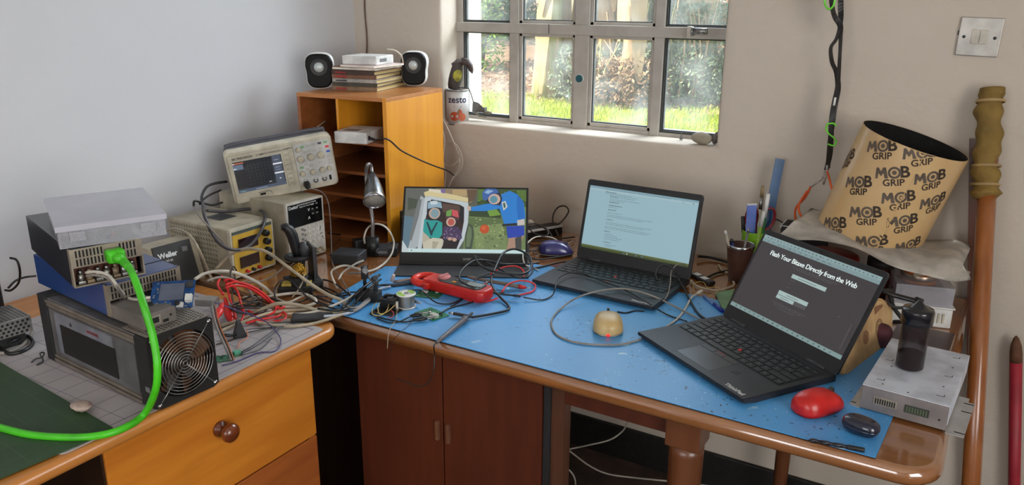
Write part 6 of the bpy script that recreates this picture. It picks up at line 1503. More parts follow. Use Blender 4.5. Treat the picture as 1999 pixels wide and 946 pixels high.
g = G(); g.T = HM; g.lathe([(.006, -.002), (.011, .006), (.019, L_*.3), (.0255, L_*.6), (.029, L_*.88), (.0295, L_), (.027, L_), (.026, L_-.006)], 32, cap=False); hd = build(g, 'lamp_head', mat('head metal', (120, 122, 124), .25, .8), t, world=True)
g = G(); g.T = HM; g.lathe([(.0298, L_*.90), (.0308, L_*.93), (.0308, L_+.001), (.0285, L_+.002), (.027, L_)], 32, cap=False); build(g, 'rim', M_chrome, hd, world=True)
g = G(); g.T = HM; g.lathe([(.0275, L_-.004), (.0275, L_-.002), (.001, L_-.001)], 32); build(g, 'lens', mat('lamp lens', (178, 172, 160), .5, c2=(120, 114, 104), scale=260, amt=1), hd, world=True)
# adapters
a = at(678, 512, .0008)
t = thing('power_adapter', 'larger black power brick left of the lamp base', 'power adapter', M=Matrix.Translation(a) @ Matrix.Rotation(radians(18), 4, 'Z'))
g = G(); g.box((-.038, -.022, 0), (.042, .040, .030), .004, 3); build(g, 'case', M_dark, t)
g = G(); g.tube([(-.038, .01, .015), (-.048, .01, .015), (-.056, .010, .014)], [.005, .004, .0025], 8); build(g, 'strain_relief', M_black, t)
a = at(752, 496, .0008)
t = thing('power_adapter', 'flat dark adapter between the lamp base and the picture monitor', 'power adapter', M=Matrix.Translation(a) @ Matrix.Rotation(radians(30), 4, 'Z'))
g = G(); g.box((-.030, -.02, 0), (.036, .03, .024), .004, 3); build(g, 'case', M_dark, t)
g = G(); g.box((-.02, -.0205, .008), (.01, -.0198, .016)); build(g, 'label_patch', M_grey, t)
a = at(705, 484, .0008)
t = thing('power_adapter', 'small black plug adapter behind the larger brick', 'power adapter', M=Matrix.Translation(a) @ Matrix.Rotation(radians(60), 4, 'Z'))
g = G(); g.box((-.022, -.016, 0), (.022, .016, .028), .004, 3); build(g, 'case', M_black, t)
g = G(); g.cyl((.022, 0, .012), (.030, 0, .012), .004, n=10); build(g, 'strain_relief', M_black, t)
# helping hand
a = at(712, 590, .0008)
t = thing('helping_hand', 'black helping-hand clamp stand with shiny wing nut among the cables', 'clamp stand', M=Matrix.Translation((a.x, a.y+.012, .0008)) @ Matrix.Rotation(radians(20), 4, 'Z'))
g = G(); g.box((-.026, -.016, 0), (.030, .018, .026), .003); build(g, 'base', M_blackm, t)
g = G(); g.cyl((-.006, 0, .026), (-.006, 0, .078), .0042, n=12); g.box((-.012, -.007, .056), (.002, .007, .088), .002); build(g, 'post', M_black, t)
g = G(); g.cyl((-.002, -.010, .080), (.006, -.022, .084), .0065, n=14); g.box((.003, -.021, .074), (.008, -.018, .095), .001); build(g, 'wing_nut', M_grey, t)
g = G(); g.tube([(.022, -.006, .030), (.026, -.008, .050), (.018, -.016, .062)], [.005, .0055, .004], 10); g.cyl((.020, -.010, .060), (.028, -.016, .066), .0062, n=14); build(g, 'clip_arm', M_dark, t)
# ================================================================== CLAMP METER
a = at(842, 552, .016); b2 = at(955, 580, .016); dx = (b2-a).normalized(); CM = frame(Vector((a.x, a.y, .0075)), dx, Vector((-dx.y, dx.x, 0))); ML = (b2-a).length
t = thing('clamp_meter', 'red clamp multimeter lying in front of the picture monitor', 'multimeter', M=CM)
g = G(); g.ring_loft([[(x, y, z) for x, y in [(q[0]*1.0, q[1]) for q in rrect(ML*k, .058*k2, .018*k2, 5, ML*.5, 0)]] for z, k, k2 in ((0, .96, .85), (.005, 1, 1), (.022, 1, 1), (.028, .96, .9))]); build(g, 'body', mat('meter red', (206, 34, 26), .35), t)
g = G(); g.ring_loft([[(x, y, z) for x, y in rrect(ML*.70, .044, .012, 5, ML*.55, .001)] for z in (.0278, .0295)]); build(g, 'face_panel', M_dark, t)
g = G(); g.box((ML*.62, -.016, .0292), (ML*.86, .018, .0305), .001); build(g, 'display', mat('lcd', (150, 160, 158), .2, coat=.5), t)
g = G(); g.T = Matrix.Translation((ML*.22, .004, .0278)); g.lathe([(.016, 0), (.0155, .006), (.012, .007), (.001, .007)], 24); g.box((-.003, -.014, .006), (.003, .014, .010), .001); build(g, 'dial', mat('dial pink', (196, 120, 120), .4), t)
g = G(); g.box((ML*.42, -.012, .0294), (ML*.48, -.005, .0315), .001); build(g, 'function_button', mat('button orange', (226, 150, 60), .5), t)
for k in range(3):
    g = G(); g.box((ML*(.42+.06*k), .004, .0294), (ML*(.46+.06*k), .010, .0310), .0008); build(g, 'function_button', M_grey, t)
g = G(); Q = [(-.014+.030*cos(q)-.004, .030*sin(q)+.002, .013) for q in [pi*.22+pi*1.56*i/22 for i in range(23)]]; g.tube(Q, [.0095-.003*abs(i-11)/11*0 for i in range(23)], 10, 1.0); build(g, 'jaw', mat('jaw red', (222, 44, 26), .35), t)
g = G(); g.prism(rrect(.026, .052, .006, 3, .006, 0), .004, .026); g.box((.004, -.040, .006), (.020, -.026, .020), .003); build(g, 'jaw_base', mat('jaw red', (222, 44, 26), .35), t)

# ================================================================== SPOOL, BOARDS, PROBES
a = at(786, 602, ZM)
t = thing('solder_spool', 'silver solder spool with white and green label standing on the mat', 'spool', (a.x, a.y+.014, ZM+.0003))
g = G(); g.lathe([(.0225, 0), (.0225, .002), (.010, .0022)], 32); g.lathe([(.008, .030), (.0225, .031), (.0230, .0325), (.0225, .0335), (.006, .0338), (.005, .030)], 32); build(g, 'flanges', M_white, t)
g = G(); P_ = [(.011, .0018)]
for k in range(20): P_ += [(.0188, .003+k*.00138), (.0196, .003+k*.00138+.0007)]
P_ += [(.011, .0312)]; g.lathe(P_, 36); build(g, 'solder_wire', mat('solder', (190, 186, 182), .3, .8), t)
g = G()
for a0, a1, mm in ((0.4, 2.0, 0), (3.3, 5.2, 0)):
    A = [g._v((.021*cos(a0+(a1-a0)*i/10), .021*sin(a0+(a1-a0)*i/10), .03395)) for i in range(11)]; B = [g._v((.009*cos(a0+(a1-a0)*i/10), .009*sin(a0+(a1-a0)*i/10), .03395)) for i in range(11)]
    for i in range(10): g.f([A[i], A[i+1], B[i+1], B[i]])
build(g, 'green_label', mat('label green', (150, 190, 80), .5), t, recalc=False)
g = G(); g.cyl((0, 0, .0335), (0, 0, .0342), .0055, n=16); build(g, 'core_hole', M_grey, t)
def pcb(lb, c, ang, w_, h_, m, cat='circuit board', name='circuit_board', extra=()):
    t = thing(name, lb, cat, M=Matrix.Translation(c) @ Matrix.Rotation(ang, 4, 'Z'))
    g = G(); g.box((-w_/2, -h_/2, 0), (w_/2, h_/2, .0014), .0003); build(g, 'board', m, t)
    r = random.Random(int(c.x*1000)); g = G()
    for k in range(18):
        x = r.uniform(-w_*.45, w_*.42); y = r.uniform(-h_*.45, h_*.42); s0 = r.uniform(.001, .004); g.box((x, y, .0014), (x+s0, y+s0*.6, .0014+r.uniform(.0005, .002)))
    build(g, 'components', M_dark, t)
    g = G()
    for k in range(10): x = -w_*.45+k*w_*.09; g.cyl((x, -h_*.44, .0014), (x, -h_*.44, .0018), .0009, n=8)
    build(g, 'solder_pads', M_gold, t); return t
c = at(838, 573, .006)
t = pcb('small green circuit board touching the red clamp meter', Vector((c.x, c.y, .0042)), .3, .060, .046, M_pcb)
g = G(); g.box((-.022, .004, .0014), (-.006, .012, .005), .0005); g.box((.012, .012, .0014), (.020, .019, .004), .0005); build(g, 'connector', M_white, t)
c = at(843, 610, .008)
t = pcb('larger green circuit board with white block held by black clips', Vector((c.x, c.y, .0042)), -.25, .068, .048, M_pcb)
g = G(); g.box((.008, -.014, .0014), (.028, -.002, .009), .0008); build(g, 'white_block', mat('block ivory', (196, 200, 186), .5), t)
g = G(); g.sphere((-.012, .002, .0014), .005, (1, 1, .5)); build(g, 'solder_blob', M_steel, t)
def croc(lb, a, b2, m, r=.0042, name='crocodile_clip', group=None):
    a = Vector(a); b2 = Vector(b2); t = thing(name, lb, 'clip', a, group=group); d = (b2-a); u = d.normalized(); s0 = u.cross(Vector((0, 0, 1))).normalized()
    g = G(); g.tube([a, a+d*.08, a+d*.3, a+d*.5, a+d*.62], [r*.5, r*.8, r*1.2, r*1.25, r*.9], 12, .8); build(g, 'boot', m, t, world=True)
    for k in (-1, 1):
        g = G(); g.tube([a+d*.55, a+d*.72+Vector((0, 0, k*r*.55)), a+d*.9+Vector((0, 0, k*r*.35)), b2+Vector((0, 0, k*r*.1))], [r*.55, r*.55, r*.4, r*.2], 8, .5); build(g, 'jaw', M_steel if m is not M_redc else M_redc, t, world=True)
    return t
croc('black clip gripping the left side of the larger green board', at(795, 583, .012), at(822, 592, .014), M_black)
croc('dark clip under the front left corner of the larger green board', at(800, 617, .010), at(836, 610, .013), M_black, .005)
croc('black clip closest to the table edge under the larger green board', at(806, 625, .009), at(850, 617, .012), M_black, .0048)
t = thing('usb_plug', 'black USB plug pushed into the white block from the right', 'plug', at(910, 617, .010))
g = G(); g.tube([at(885, 612, .012), at(889, 612, .012), at(915, 617, .010), at(921, 619, .010)], [.0055, .0058, .0058, .003], 12, .6); build(g, 'grip', M_black, t, world=True)
g = G(); g.tube([at(877, 610, .012), at(886, 612, .012)], .0042, 8, .5); build(g, 'metal_shell', M_steel, t, world=True)
# oscilloscope probe on the table edge
a = at(852, 668, .007); b2 = at(918, 614, .014)
t = thing('test_probe', 'grey oscilloscope probe pointing away from the table front edge', 'probe', a)
g = G(); g.tube([a, a.lerp(b2, .12), a.lerp(b2, .45), a.lerp(b2, .8), a.lerp(b2, .84)], [.0032, .0045, .0052, .0058, .0085], 14); build(g, 'grip', mat('probe grey', (104, 100, 104), .45), t, world=True)
g = G(); g.tube([a.lerp(b2, .84), a.lerp(b2, .88), a.lerp(b2, 1.06)], [.0085, .0042, .003], 14); build(g, 'nose', M_dark, t, world=True)
g = G(); g.tube([a.lerp(b2, 1.06), at(929, 608, .017)], [.0012, .0004], 8); build(g, 'needle', M_chrome, t, world=True)
# meter lead probes
a = at(912, 540, .030); b2 = at(1013, 559, .012)
t = thing('test_probe', 'grey and red meter probe lying right of the clamp meter', 'probe', a)
g = G(); g.tube([a, a.lerp(b2, .1), a.lerp(b2, .9), b2], [.003, .0045, .005, .0055], 12); build(g, 'grip', mat('probe grey brown', (110, 98, 90), .5), t, world=True)
g = G(); g.tube([b2, b2.lerp(at(1027, 561, .011), .5), at(1027, 561, .011)], [.0058, .005, .003], 12); build(g, 'red_tip', M_red, t, world=True)
g = G(); g.tube([at(1027, 561, .011), at(1038, 563, .008)], [.001, .0005], 6); build(g, 'needle', M_chrome, t, world=True)
croc('red meter plug pressed against the end of the clamp meter', at(938, 562, .022), at(954, 549, .020), M_red, .005)
# electronics tangle under the cooling fan at left of the spool
c = at(752, 607, .006)
t = pcb('dark prototyping board wrapped in yellow wires beside the solder spool', Vector((c.x, c.y+.006, .0042)), .15, .060, .048, mat('perfboard dark', (50, 38, 34), .6, c2=(30, 24, 24), scale=50, amt=1))
g = G(); g.box((-.022, .004, .0014), (.004, .020, .018), .002); g.cyl((.012, .010, .0014), (.012, .010, .016), .005, n=14); g.box((-.02, -.018, .0014), (-.006, -.006, .008), .001); build(g, 'dark_modules', M_black, t)
g = G(); g.cyl((.020, .012, .0014), (.020, .012, .022), .003, n=12); build(g, 'white_post', M_beige, t)
t = thing('cooling_fan', 'small black square fan lying on the wired board', 'fan', M=Matrix.Translation((c.x-.004, c.y+.022, .0235)) @ Matrix.Rotation(.2, 4, 'Z'))
g = G(); A = [g._v((.0165*cos(2*pi*i/32), .0165*sin(2*pi*i/32), 0)) for i in range(32)]; B = []
for zq in (0, .009):
    A = [g._v((.0165*cos(2*pi*i/32), .0165*sin(2*pi*i/32), zq)) for i in range(32)]; B = []
    for i in range(32):
        an = 2*pi*i/32; k = .019/max(abs(cos(an)), abs(sin(an))); B.append(g._v((k*cos(an), k*sin(an), zq)))
    for i in range(32): g.f([A[i], A[(i+1) % 32], B[(i+1) % 32], B[i]])
g.ring_loft([[( .019/max(abs(cos(2*pi*i/32)), abs(sin(2*pi*i/32)))*cos(2*pi*i/32), .019/max(abs(cos(2*pi*i/32)), abs(sin(2*pi*i/32)))*sin(2*pi*i/32), z) for i in range(32)] for z in (0, .009)], cap=False, smooth=False)
g.ring_loft([[(.0165*cos(2*pi*i/32), .0165*sin(2*pi*i/32), z) for i in range(32)] for z in (0, .009)], cap=False)
build(g, 'frame', M_black, t)
g = G(); g.cyl((0, 0, .002), (0, 0, .008), .006, n=16)
for k in range(7):
    a0 = 2*pi*k/7; g.poly([(.006*cos(a0), .006*sin(a0), .003), (.0155*cos(a0+.2), .0155*sin(a0+.2), .003), (.0155*cos(a0+.7), .0155*sin(a0+.7), .007), (.006*cos(a0+.6), .006*sin(a0+.6), .007)])
build(g, 'rotor', M_dark, t, recalc=False)
# left desk small boards, clips
c = at(437, 700, .004)
pcb('green circuit strip lying against the fan corner on the grey mat', Vector((c.x-.003, c.y, .0040)), .9, .040, .026, M_pcb)
c = at(463, 688, .006)
t = pcb('small green board where the ribbon cable and dark wires meet', Vector((c.x, c.y, .0034)), 1.2, .020, .022, M_pcb)
g = G(); g.box((-.008, -.008, .0014), (.006, .004, .008), .001); build(g, 'connector', mat('teal conn', (90, 170, 140), .5), t)
c = at(468, 650, .010)
t = thing('bulldog_clip', 'black folded metal clip standing on the grey mat', 'clip', M=Matrix.Translation((c.x, c.y, .0030)) @ Matrix.Rotation(1.0, 4, 'Z'))
g = G(); g.prism_axis([(-.014, 0), (.014, 0), (.004, .034), (-.003, .034)], -.010, .012, lambda u, v, q: (u, q, v)); build(g, 'body', M_dark, t)
g = G(); g.tube([(-.008, -.012, .010), (-.026, -.018, .014), (-.040, -.016, .018)], [.003, .004, .002], 8); build(g, 'lever', M_black, t)
croc('large red crocodile clip standing in the wire tangle', at(452, 630, .008), at(438, 580, .042), M_redc, .0085)
croc('red crocodile clip leaning toward the controller box', at(420, 622, .050), at(436, 590, .066), M_redc, .0075)
c = at(524, 607, .010)
t = thing('wire_connector', 'white two-pin connector with short wires among the red leads', 'connector', M=Matrix.Translation((c.x, c.y, .008)) @ Matrix.Rotation(.6, 4, 'Z'))
g = G(); g.box((-.006, -.005, -.004), (.006, .005, .006), .001); build(g, 'housing', M_white, t)
for k in (-1, 1):
    g = G(); g.tube(smooth_path([(-.005, k*.002, 0), (-.018, k*.003, -.002), (-.032, k*.006-.006, -.004)]), .0009, 6); build(g, 'wire', M_white if k > 0 else M_cb, t)
t = thing('wire_connector', 'grey metal plug lying left of the red clips', 'connector', at(405, 592, .03))
g = G(); g.box((-.022, -.016, -.002), (.022, .016, .014), .003, R=Euler((0, 0, .4)).to_matrix()); build(g, 'housing', mat('plug grey', (168, 164, 160), .4, .3), t)
g = G(); g.box((-.014, -.017, .002), (.0, -.010, .010), .001); build(g, 'latch', M_dark, t)
t = thing('flat_device', 'flat dark device lying under the beige cables between the desks', 'device', M=Matrix.Translation((*at(610, 620, .004).xy, .0035)) @ Matrix.Rotation(.7, 4, 'Z'))
g = G(); g.box((-.045, -.024, 0), (.045, .024, .008), .003); build(g, 'case', M_blackm, t)
g = G(); g.box((-.04, -.020, .008), (.04, .020, .0083)); build(g, 'face', M_dark, t)
# power strip behind the mouse
a = at(1030, 468, .003); b2 = at(1098, 456, .003); d = (b2-a).normalized(); 
t = thing('power_strip', 'black power strip with pale edge under the cables behind the violet mouse', 'power strip', M=frame(Vector((a.x, a.y, .0008)), d, Vector((-d.y, d.x, 0)))); ln = (b2-a).length
g = G(); g.box((-.10, 0, 0), (ln, .045, .030), .003); build(g, 'case', M_black, t)
g = G(); g.box((-.10, -.0004, .024), (ln, .004, .0305), .0006); build(g, 'pale_edge', M_white, t)
for k in range(3):
    g = G(); x = -.075+k*.055; g.cyl((x, .023, .0298), (x, .023, .0306), .016, n=24); g.box((x-.006, .018, .0304), (x-.002, .028, .0308)); build(g, 'socket', M_dark, t)
c = at(1035, 440, .03)
tag(build(G().sphere((0, 0, 0), .011, (1, 1, .8)), 'cable_reel', M_beige, None), 'small cream round knob beside the picture monitor corner', 'knob').location = (c.x, c.y, .0395)
# dark leaning board behind left laptop
t = thing('folded_case', 'dark triangular folder edge sticking out behind the left laptop', 'folder', M=Matrix.Translation((1.012, -.165, .0008)) @ Matrix.Rotation(.15, 4, 'Z'))
g = G(); g.prism_axis([(0, 0), (.115, 0), (.115, .075)], 0, .008, lambda u, v, q: (u, q, v)); build(g, 'panel', M_dark, t)
g = G(); g.box((0, -.0010, 0), (.115, .0, .004)); build(g, 'hem', M_black, t)

# ================================================================== CABLES
# ---- green power lead
GP = [(238, 507, 'x', .655), (252, 522, 'x', .70), (266, 552, 'x', .745), (282, 600, 'x', .785), (298, 655, 'x', .80), (307, 712, 'x', .815), (303, 762, 'x', .805), (281, 808, .0095), (240, 836, .0085), (190, 850, .0085), (130, 853, .0085), (60, 848, .0085), (0, 834, .0085), (-40, 822, .0085)]
t = thing('power_cable', 'thick bright green power cable looping from the upper supply to the left edge', 'cable', pts(GP[:1])[0])
g = G(); g.tube(smooth_path(pts(GP), 8), .0062, 12); build(g, 'cord', M_green, t, world=True)
Pp = U2 @ Matrix.Translation((.068, -.0045, .049))
g = G(); g.T = Pp; g.ring_loft([[(x, y, z) for x, z in rrect(.030*k, .024*k, .005*k, 3)] for y, k in ((0, .8), (-.002, 1), (-.018, 1), (-.026, .72))]); a = Pp @ Vector((0, -.026, 0)); build(g, 'plug', M_green, t, world=True)
q = smooth_path([a+(Pp.to_3x3() @ Vector((0, .006, 0))), a+(Pp.to_3x3() @ Vector((0, -.006, -.001))), pts(GP[:1])[0], pts(GP[1:2])[0]], 6)
g = G(); g.tube(q, [.0098-.0035*i/(len(q)-1)+.0008*(i % 2) for i in range(len(q))], 12); build(g, 'strain_relief', M_green, t, world=True)
# ---- flat cable from the open terminals
Q = smooth_path(pts([(168, 532, 'x', .630), (185, 530, 'x', .66), (210, 536, 'x', .69), (228, 556, 'x', .715), (243, 575, .176), (262, 584, .172), (292, 580, .180)]), 6)
for nm, lb, off, m in (('lead_cable', 'white lead curving from the open terminals to the blue display board', 0, M_cw), ('lead_cable', 'grey lead running just below the white terminal lead', -.006, M_cg)):
    g = G(); g.tube([p+Vector((0, 0, off)) for p in Q], .0026, 8); tag(build(g, nm, m, None, loc=Q[0]), lb, 'cable')
GR = 'tangled cables between the two desks'
CAB = [
 ('beige cable arching from behind the yellow supply into the tangle', [(322, 452, 'x', .16), (342, 446, 'x', .26), (370, 459, 'x', .36), (389, 489, 'x', .42), (406, 529, .045), (415, 548, .03)], .0033, M_cb),
 ('fat beige cable sweeping from the yellow supply front to the blue mat and back left', [(421, 526, .035), (450, 497, .07), (475, 487, .09), (500, 486, .10), (525, 494, .095), (560, 519, .07), (598, 548, .045), (635, 572, .025), (664, 585, .014), (678, 597, .009), (666, 609, .008), (634, 609, .010), (586, 596, .022), (545, 592, .030), (507, 605, .018), (475, 621, .010), (430, 636, .008)], .0042, M_cb),
 ('white cable humping over the red clips', [(380, 545, .075), (399, 534, .082), (428, 529, .082), (459, 532, .070), (491, 545, .050), (516, 560, .028), (534, 577, .010)], .0040, M_cw),
 ('white cable making a flat loop in front of the sponge tray', [(475, 580, .020), (507, 581, .016), (545, 575, .016), (577, 572, .018), (602, 576, .018), (617, 586, .015), (607, 595, .010), (577, 599, .007), (551, 599, .007)], .0036, M_cw),
 ('flat grey cable lying along the seam between the desks', [(505, 632, .006), (539, 627, .006), (586, 624, .006), (634, 618, .006), (666, 613, .006), (697, 604, .010), (722, 585, .014)], .0035, M_cg),
 ('tan cable below the flat grey one near the mat corner', [(500, 628, .010), (533, 634, .008), (575, 636, .007), (620, 629, .007), (668, 613, .012)], .0034, M_cb),
 ('white cable rising in a loop left of the helping hand', [(659, 562, .006), (649, 543, .02), (647, 530, .03), (655, 523, .04), (672, 518, .045), (688, 521, .045), (704, 526, .045)], .0028, M_cw),
 ('thin white cable passing behind the helping hand post', [(661, 545, .012), (669, 532, .022), (684, 521, .034), (697, 513, .042), (710, 508, .048)], .0024, M_cw),
 ('white lamp cord looping around the clamp base and in front of it', [(712, 475, .03), (711, 462, .05), (717, 446, .07), (731, 437, .085), (748, 440, .085), (760, 451, .07), (768, 468, .045), (768, 482, .03), (764, 496, .02), (752, 512, .018), (735, 524, .02), (716, 530, .03)], .0026, M_cw),
 ('pale grey cable bowing over the helping hand base', [(681, 533, .040), (694, 532, .048), (711, 536, .052), (725, 546, .048), (730, 556, .040), (722, 564, .030)], .0028, M_cg),
 ('whitish blue cable along the left edge of the blue mat', [(762, 559, .008), (741, 564, .010), (725, 578, .014), (706, 595, .010), (689, 608, .008), (664, 614, .012), (632, 617, .014)], .0030, mat('cable pale blue', (184, 190, 204), .4)),
 ('thin grey cable crossing below the yellow supply', [(480, 552, .03), (520, 545, .03), (548, 527, .05), (560, 515, .06)], .0022, M_cg),
 ('thin beige lead looping over the brass wool', [(565, 528, .05), (572, 514, .072), (583, 512, .074), (592, 524, .06), (592, 545, .045), (582, 566, .030), (570, 580, .014)], .0016, M_cb),
 ('stout white cord rising between the white humps', [(536, 580, .008), (560, 590, .012), (585, 580, .012), (600, 574, .022)], .0026, M_cw),
 ('black cable running diagonally from the helping hand to the desk seam', [(741, 536, .045), (726, 548, .046), (708, 562, .042), (694, 575, .030), (682, 588, .014), (668, 602, .018)], .0034, M_ck),
 ('second black cable alongside the diagonal one', [(743, 545, .034), (722, 560, .040), (704, 578, .026), (693, 592, .012), (680, 601, .012), (655, 606, .018), (620, 602, .024)], .0028, M_ck),
 ('black cable loop left of the helping hand base', [(690, 582, .010), (664, 560, .012), (645, 549, .012), (631, 546, .012), (626, 551, .012), (634, 565, .010), (659, 577, .008), (684, 574, .016)], .0022, M_ck),
 ('black cable stretched along under the brick and white loops', [(612, 577, .022), (640, 578, .012), (668, 572, .012), (695, 570, .014), (715, 574, .012)], .0020, M_ck),
 ('dark arc of cable over the sponge tray', [(539, 586, .014), (536, 566, .030), (546, 549, .045), (566, 547, .046), (587, 567, .032), (608, 585, .022), (648, 601, .020), (690, 607, .012)], .0020, M_ck),
 ('brown-black thin wire dropping in front of the yellow supply', [(455, 525, .070), (459, 548, .062), (453, 575, .050), (458, 605, .030), (456, 622, .012)], .0018, M_cbr),
 ('brown-black wire from the supply curving back into the red leads', [(462, 528, .068), (455, 520, .080), (450, 535, .075), (452, 560, .050), (470, 582, .030), (500, 588, .024), (514, 578, .024), (508, 562, .024)], .0018, M_cbr),
 ('upper red lead running from the clips toward the desk corner', [(437, 548, .070), (448, 545, .072), (473, 553, .060), (496, 563, .045), (517, 578, .030), (536, 592, .016), (551, 606, .012), (558, 616, .010), (553, 624, .008), (528, 627, .007), (500, 628, .007), (478, 621, .007)], .0028, M_redc),
 ('middle red lead beside the black coil', [(440, 562, .062), (456, 557, .064), (478, 559, .054), (500, 569, .042), (522, 586, .024), (540, 600, .014), (549, 611, .009), (540, 618, .009), (515, 622, .010), (480, 630, .010)], .0028, M_redc),
 ('short red lead rising behind the large red clip', [(444, 560, .058), (440, 545, .07), (432, 540, .075), (425, 556, .07), (436, 575, .055)], .0028, M_redc),
 ('inner red lead hugging the clip', [(452, 548, .060), (444, 556, .056), (448, 580, .046), (456, 600, .034), (460, 622, .018)], .0028, M_redc),
 ('outer red lead swinging over the black coil', [(440, 556, .074), (460, 550, .074), (486, 556, .062), (508, 568, .046), (524, 582, .032), (538, 600, .020), (530, 612, .014), (505, 614, .014), (484, 606, .020)], .0026, M_redc),
 ('red lead dropping straight through the coil', [(446, 552, .068), (462, 566, .056), (470, 590, .040), (476, 612, .018), (470, 628, .008)], .0026, M_redc),
 ('grey cable tucked behind the red leads', [(404, 548, .080), (430, 541, .078), (460, 548, .060), (486, 566, .040), (500, 590, .018), (520, 600, .010), (552, 604, .008)], .0030, M_cg),
 ('beige cable passing low under the black coil', [(430, 646, .008), (458, 634, .010), (490, 622, .016), (520, 612, .016), (556, 606, .012), (600, 604, .010), (640, 600, .010)], .0034, M_cb),
 ('black cable dipping under the white flat loop', [(500, 566, .030), (520, 578, .020), (548, 588, .012), (580, 590, .010), (612, 580, .010), (640, 588, .010), (662, 596, .010)], .0022, M_ck),
 ('black cable wandering beside the sponge tray', [(640, 596, .010), (622, 588, .010), (608, 570, .008), (622, 560, .008), (648, 566, .008), (676, 584, .010)], .0020, M_ck),
 ('short grey cable bent under the helping hand', [(668, 592, .014), (684, 600, .012), (700, 598, .010), (716, 584, .010), (734, 574, .010)], .0026, M_cg),
 ('white cable drawn along the seam toward the blue mat', [(560, 612, .008), (590, 612, .010), (622, 606, .014), (650, 596, .016), (676, 584, .016), (700, 570, .016)], .0030, M_cw),
 ('pinkish red lead low across the grey mat', [(470, 604, .016), (490, 616, .010), (512, 613, .010), (535, 607, .010), (556, 598, .014)], .0024, M_redc),
]
for i, (lb, P, r, m) in enumerate(CAB): cable('tangled_cable', lb, P, r, m, 'cable', GR)
# black coil
t = thing('cable_coil', 'small bundle of coiled black cable between the red leads', 'cable', at(475, 592, .02))
for k in range(5):
    g = G(); c0 = at(474+k*3, 592+k*1.5, .020+.003*k); g.tube([c0+Vector((.022*cos(a)*(.7+.08*k)+.006*sin(a), .042*sin(a)*(.8+.05*k), .012*sin(a+k)-.002)) for a in [2*pi*i/28 for i in range(29)]], .0022, 6); build(g, 'turn', M_cbr, t, world=True)
# violet thin wire
cable('thin_wire', 'thin violet wire sweeping out over the grey mat in a hook', [(418, 590, .070), (452, 601, .050), (483, 612, .035), (515, 625, .022), (534, 641, .014), (547, 659, .008), (546, 675, .005), (533, 686, .0045), (505, 688, .0045), (462, 705, .0045), (433, 713, .0045)], .0013, mat('wire violet', (72, 64, 118), .4), 'wire')
for k, (dx_, c) in enumerate(((-3, (120, 118, 120)), (0, (190, 180, 170)), (3, (60, 56, 58)), (6, (190, 110, 70)))):
    cable('ribbon_strand', ('grey', 'pale', 'dark', 'orange-brown')[k]+' strand of the ribbon cable hanging past the fan corner', [(414+dx_, 596, .100), (421+dx_, 628, .085), (430+dx_, 652, .055), (441+dx_, 676, .025), (452+dx_*.8, 702, .005)], .0012, mat('strand %d' % k, c, .5), 'wire', None)
for k, P in enumerate(([(470, 690, .006), (488, 682, .010), (512, 667, .012), (534, 650, .010), (556, 634, .008)], [(472, 686, .005), (492, 675, .008), (515, 658, .009), (540, 641, .008), (560, 632, .007)], [(470, 693, .006), (496, 686, .008), (514, 676, .006), (530, 660, .005)])):
    cable('thin_wire', ('uppermost', 'middle', 'lowest')[k]+' dark grey wire fanning out from the small green board', P, .0011, mat('wire slate', (56, 62, 76), .4), 'wire')
cable('thin_wire', 'black wire lying across the grey mat just behind the bulldog clip', [(422, 672, .005), (452, 663, .005), (480, 650, .006), (510, 643, .005), (545, 636, .005)], .0010, M_ck, 'wire')
cable('thin_wire', 'black wire reaching left from the bulldog clip to the desk seam', [(480, 643, .020), (496, 641, .012), (520, 640, .007), (556, 634, .006)], .0010, M_ck, 'wire')
cable('thin_wire', 'orange and white wire curling down from the bulldog clip', [(481, 643, .020), (484, 655, .012), (478, 662, .008), (468, 668, .008), (464, 682, .008)], .0011, mat('wire salmon', (214, 130, 96), .4), 'wire')
# scope leads
cable('probe_lead', 'thick grey lead hanging in a big loop from behind the oscilloscope', [(396, 395, 'x', .28), (399, 420, 'x', .34), (415, 456, 'x', .37), (431, 477, 'x', .375), (453, 487, 'x', .375), (479, 484, 'x', .372), (498, 468, 'x', .368), (513, 443, 'x', .36), (517, 421, 'x', .33), (505, 409, 'x', .25), (479, 408, 'x', .22), (440, 413, 'x', .22), (404, 411, 'x', .25)], .0042, mat('lead grey', (72, 68, 72), .45), 'cable')
cable('probe_lead', 'black plugged lead leaving the back of the oscilloscope, with white tag', [(436, 355, 'x', .17), (418, 358, 'x', .20), (403, 365, 'x', .22), (394, 382, 'x', .25), (395, 398, 'x', .28)], .0036, M_ck, 'cable', plug=[(0, .02, .006, M_ck)])
cable('probe_lead', 'thin black lead second from top behind the oscilloscope', [(431, 371, 'x', .17), (412, 379, 'x', .20), (398, 388, 'x', .24), (390, 398, 'x', .26)], .0028, M_ck, 'cable')
cable('probe_lead', 'lowest black lead behind the oscilloscope', [(434, 395, 'x', .19), (415, 400, 'x', .23), (396, 396, 'x', .27), (380, 392, 'x', .28), (378, 403, 'x', .28)], .0028, M_ck, 'cable')
cable('probe_lead', 'thin grey lead trailing down the side of the yellow supply', [(378, 403, 'x', .285), (392, 425, 'x', .36), (415, 450, 'x', .372), (440, 480, 'x', .37), (452, 520, 'x', .37)], .0020, M_cg, 'cable')
sp = SCm @ Vector((.196, -.016, .027)); sq_ = SCm @ Vector((.196, -.044, .022))
t = thing('scope_probe_cable', 'thin cable plugged into the oscilloscope front and dropping past the tall supply', 'cable', sp)
g = G(); g.tube([sp, sp.lerp(sq_, .15), sp.lerp(sq_, .75), sq_], [.0085, .0095, .0075, .004], 14); build(g, 'bnc_plug', M_ck, t, world=True)
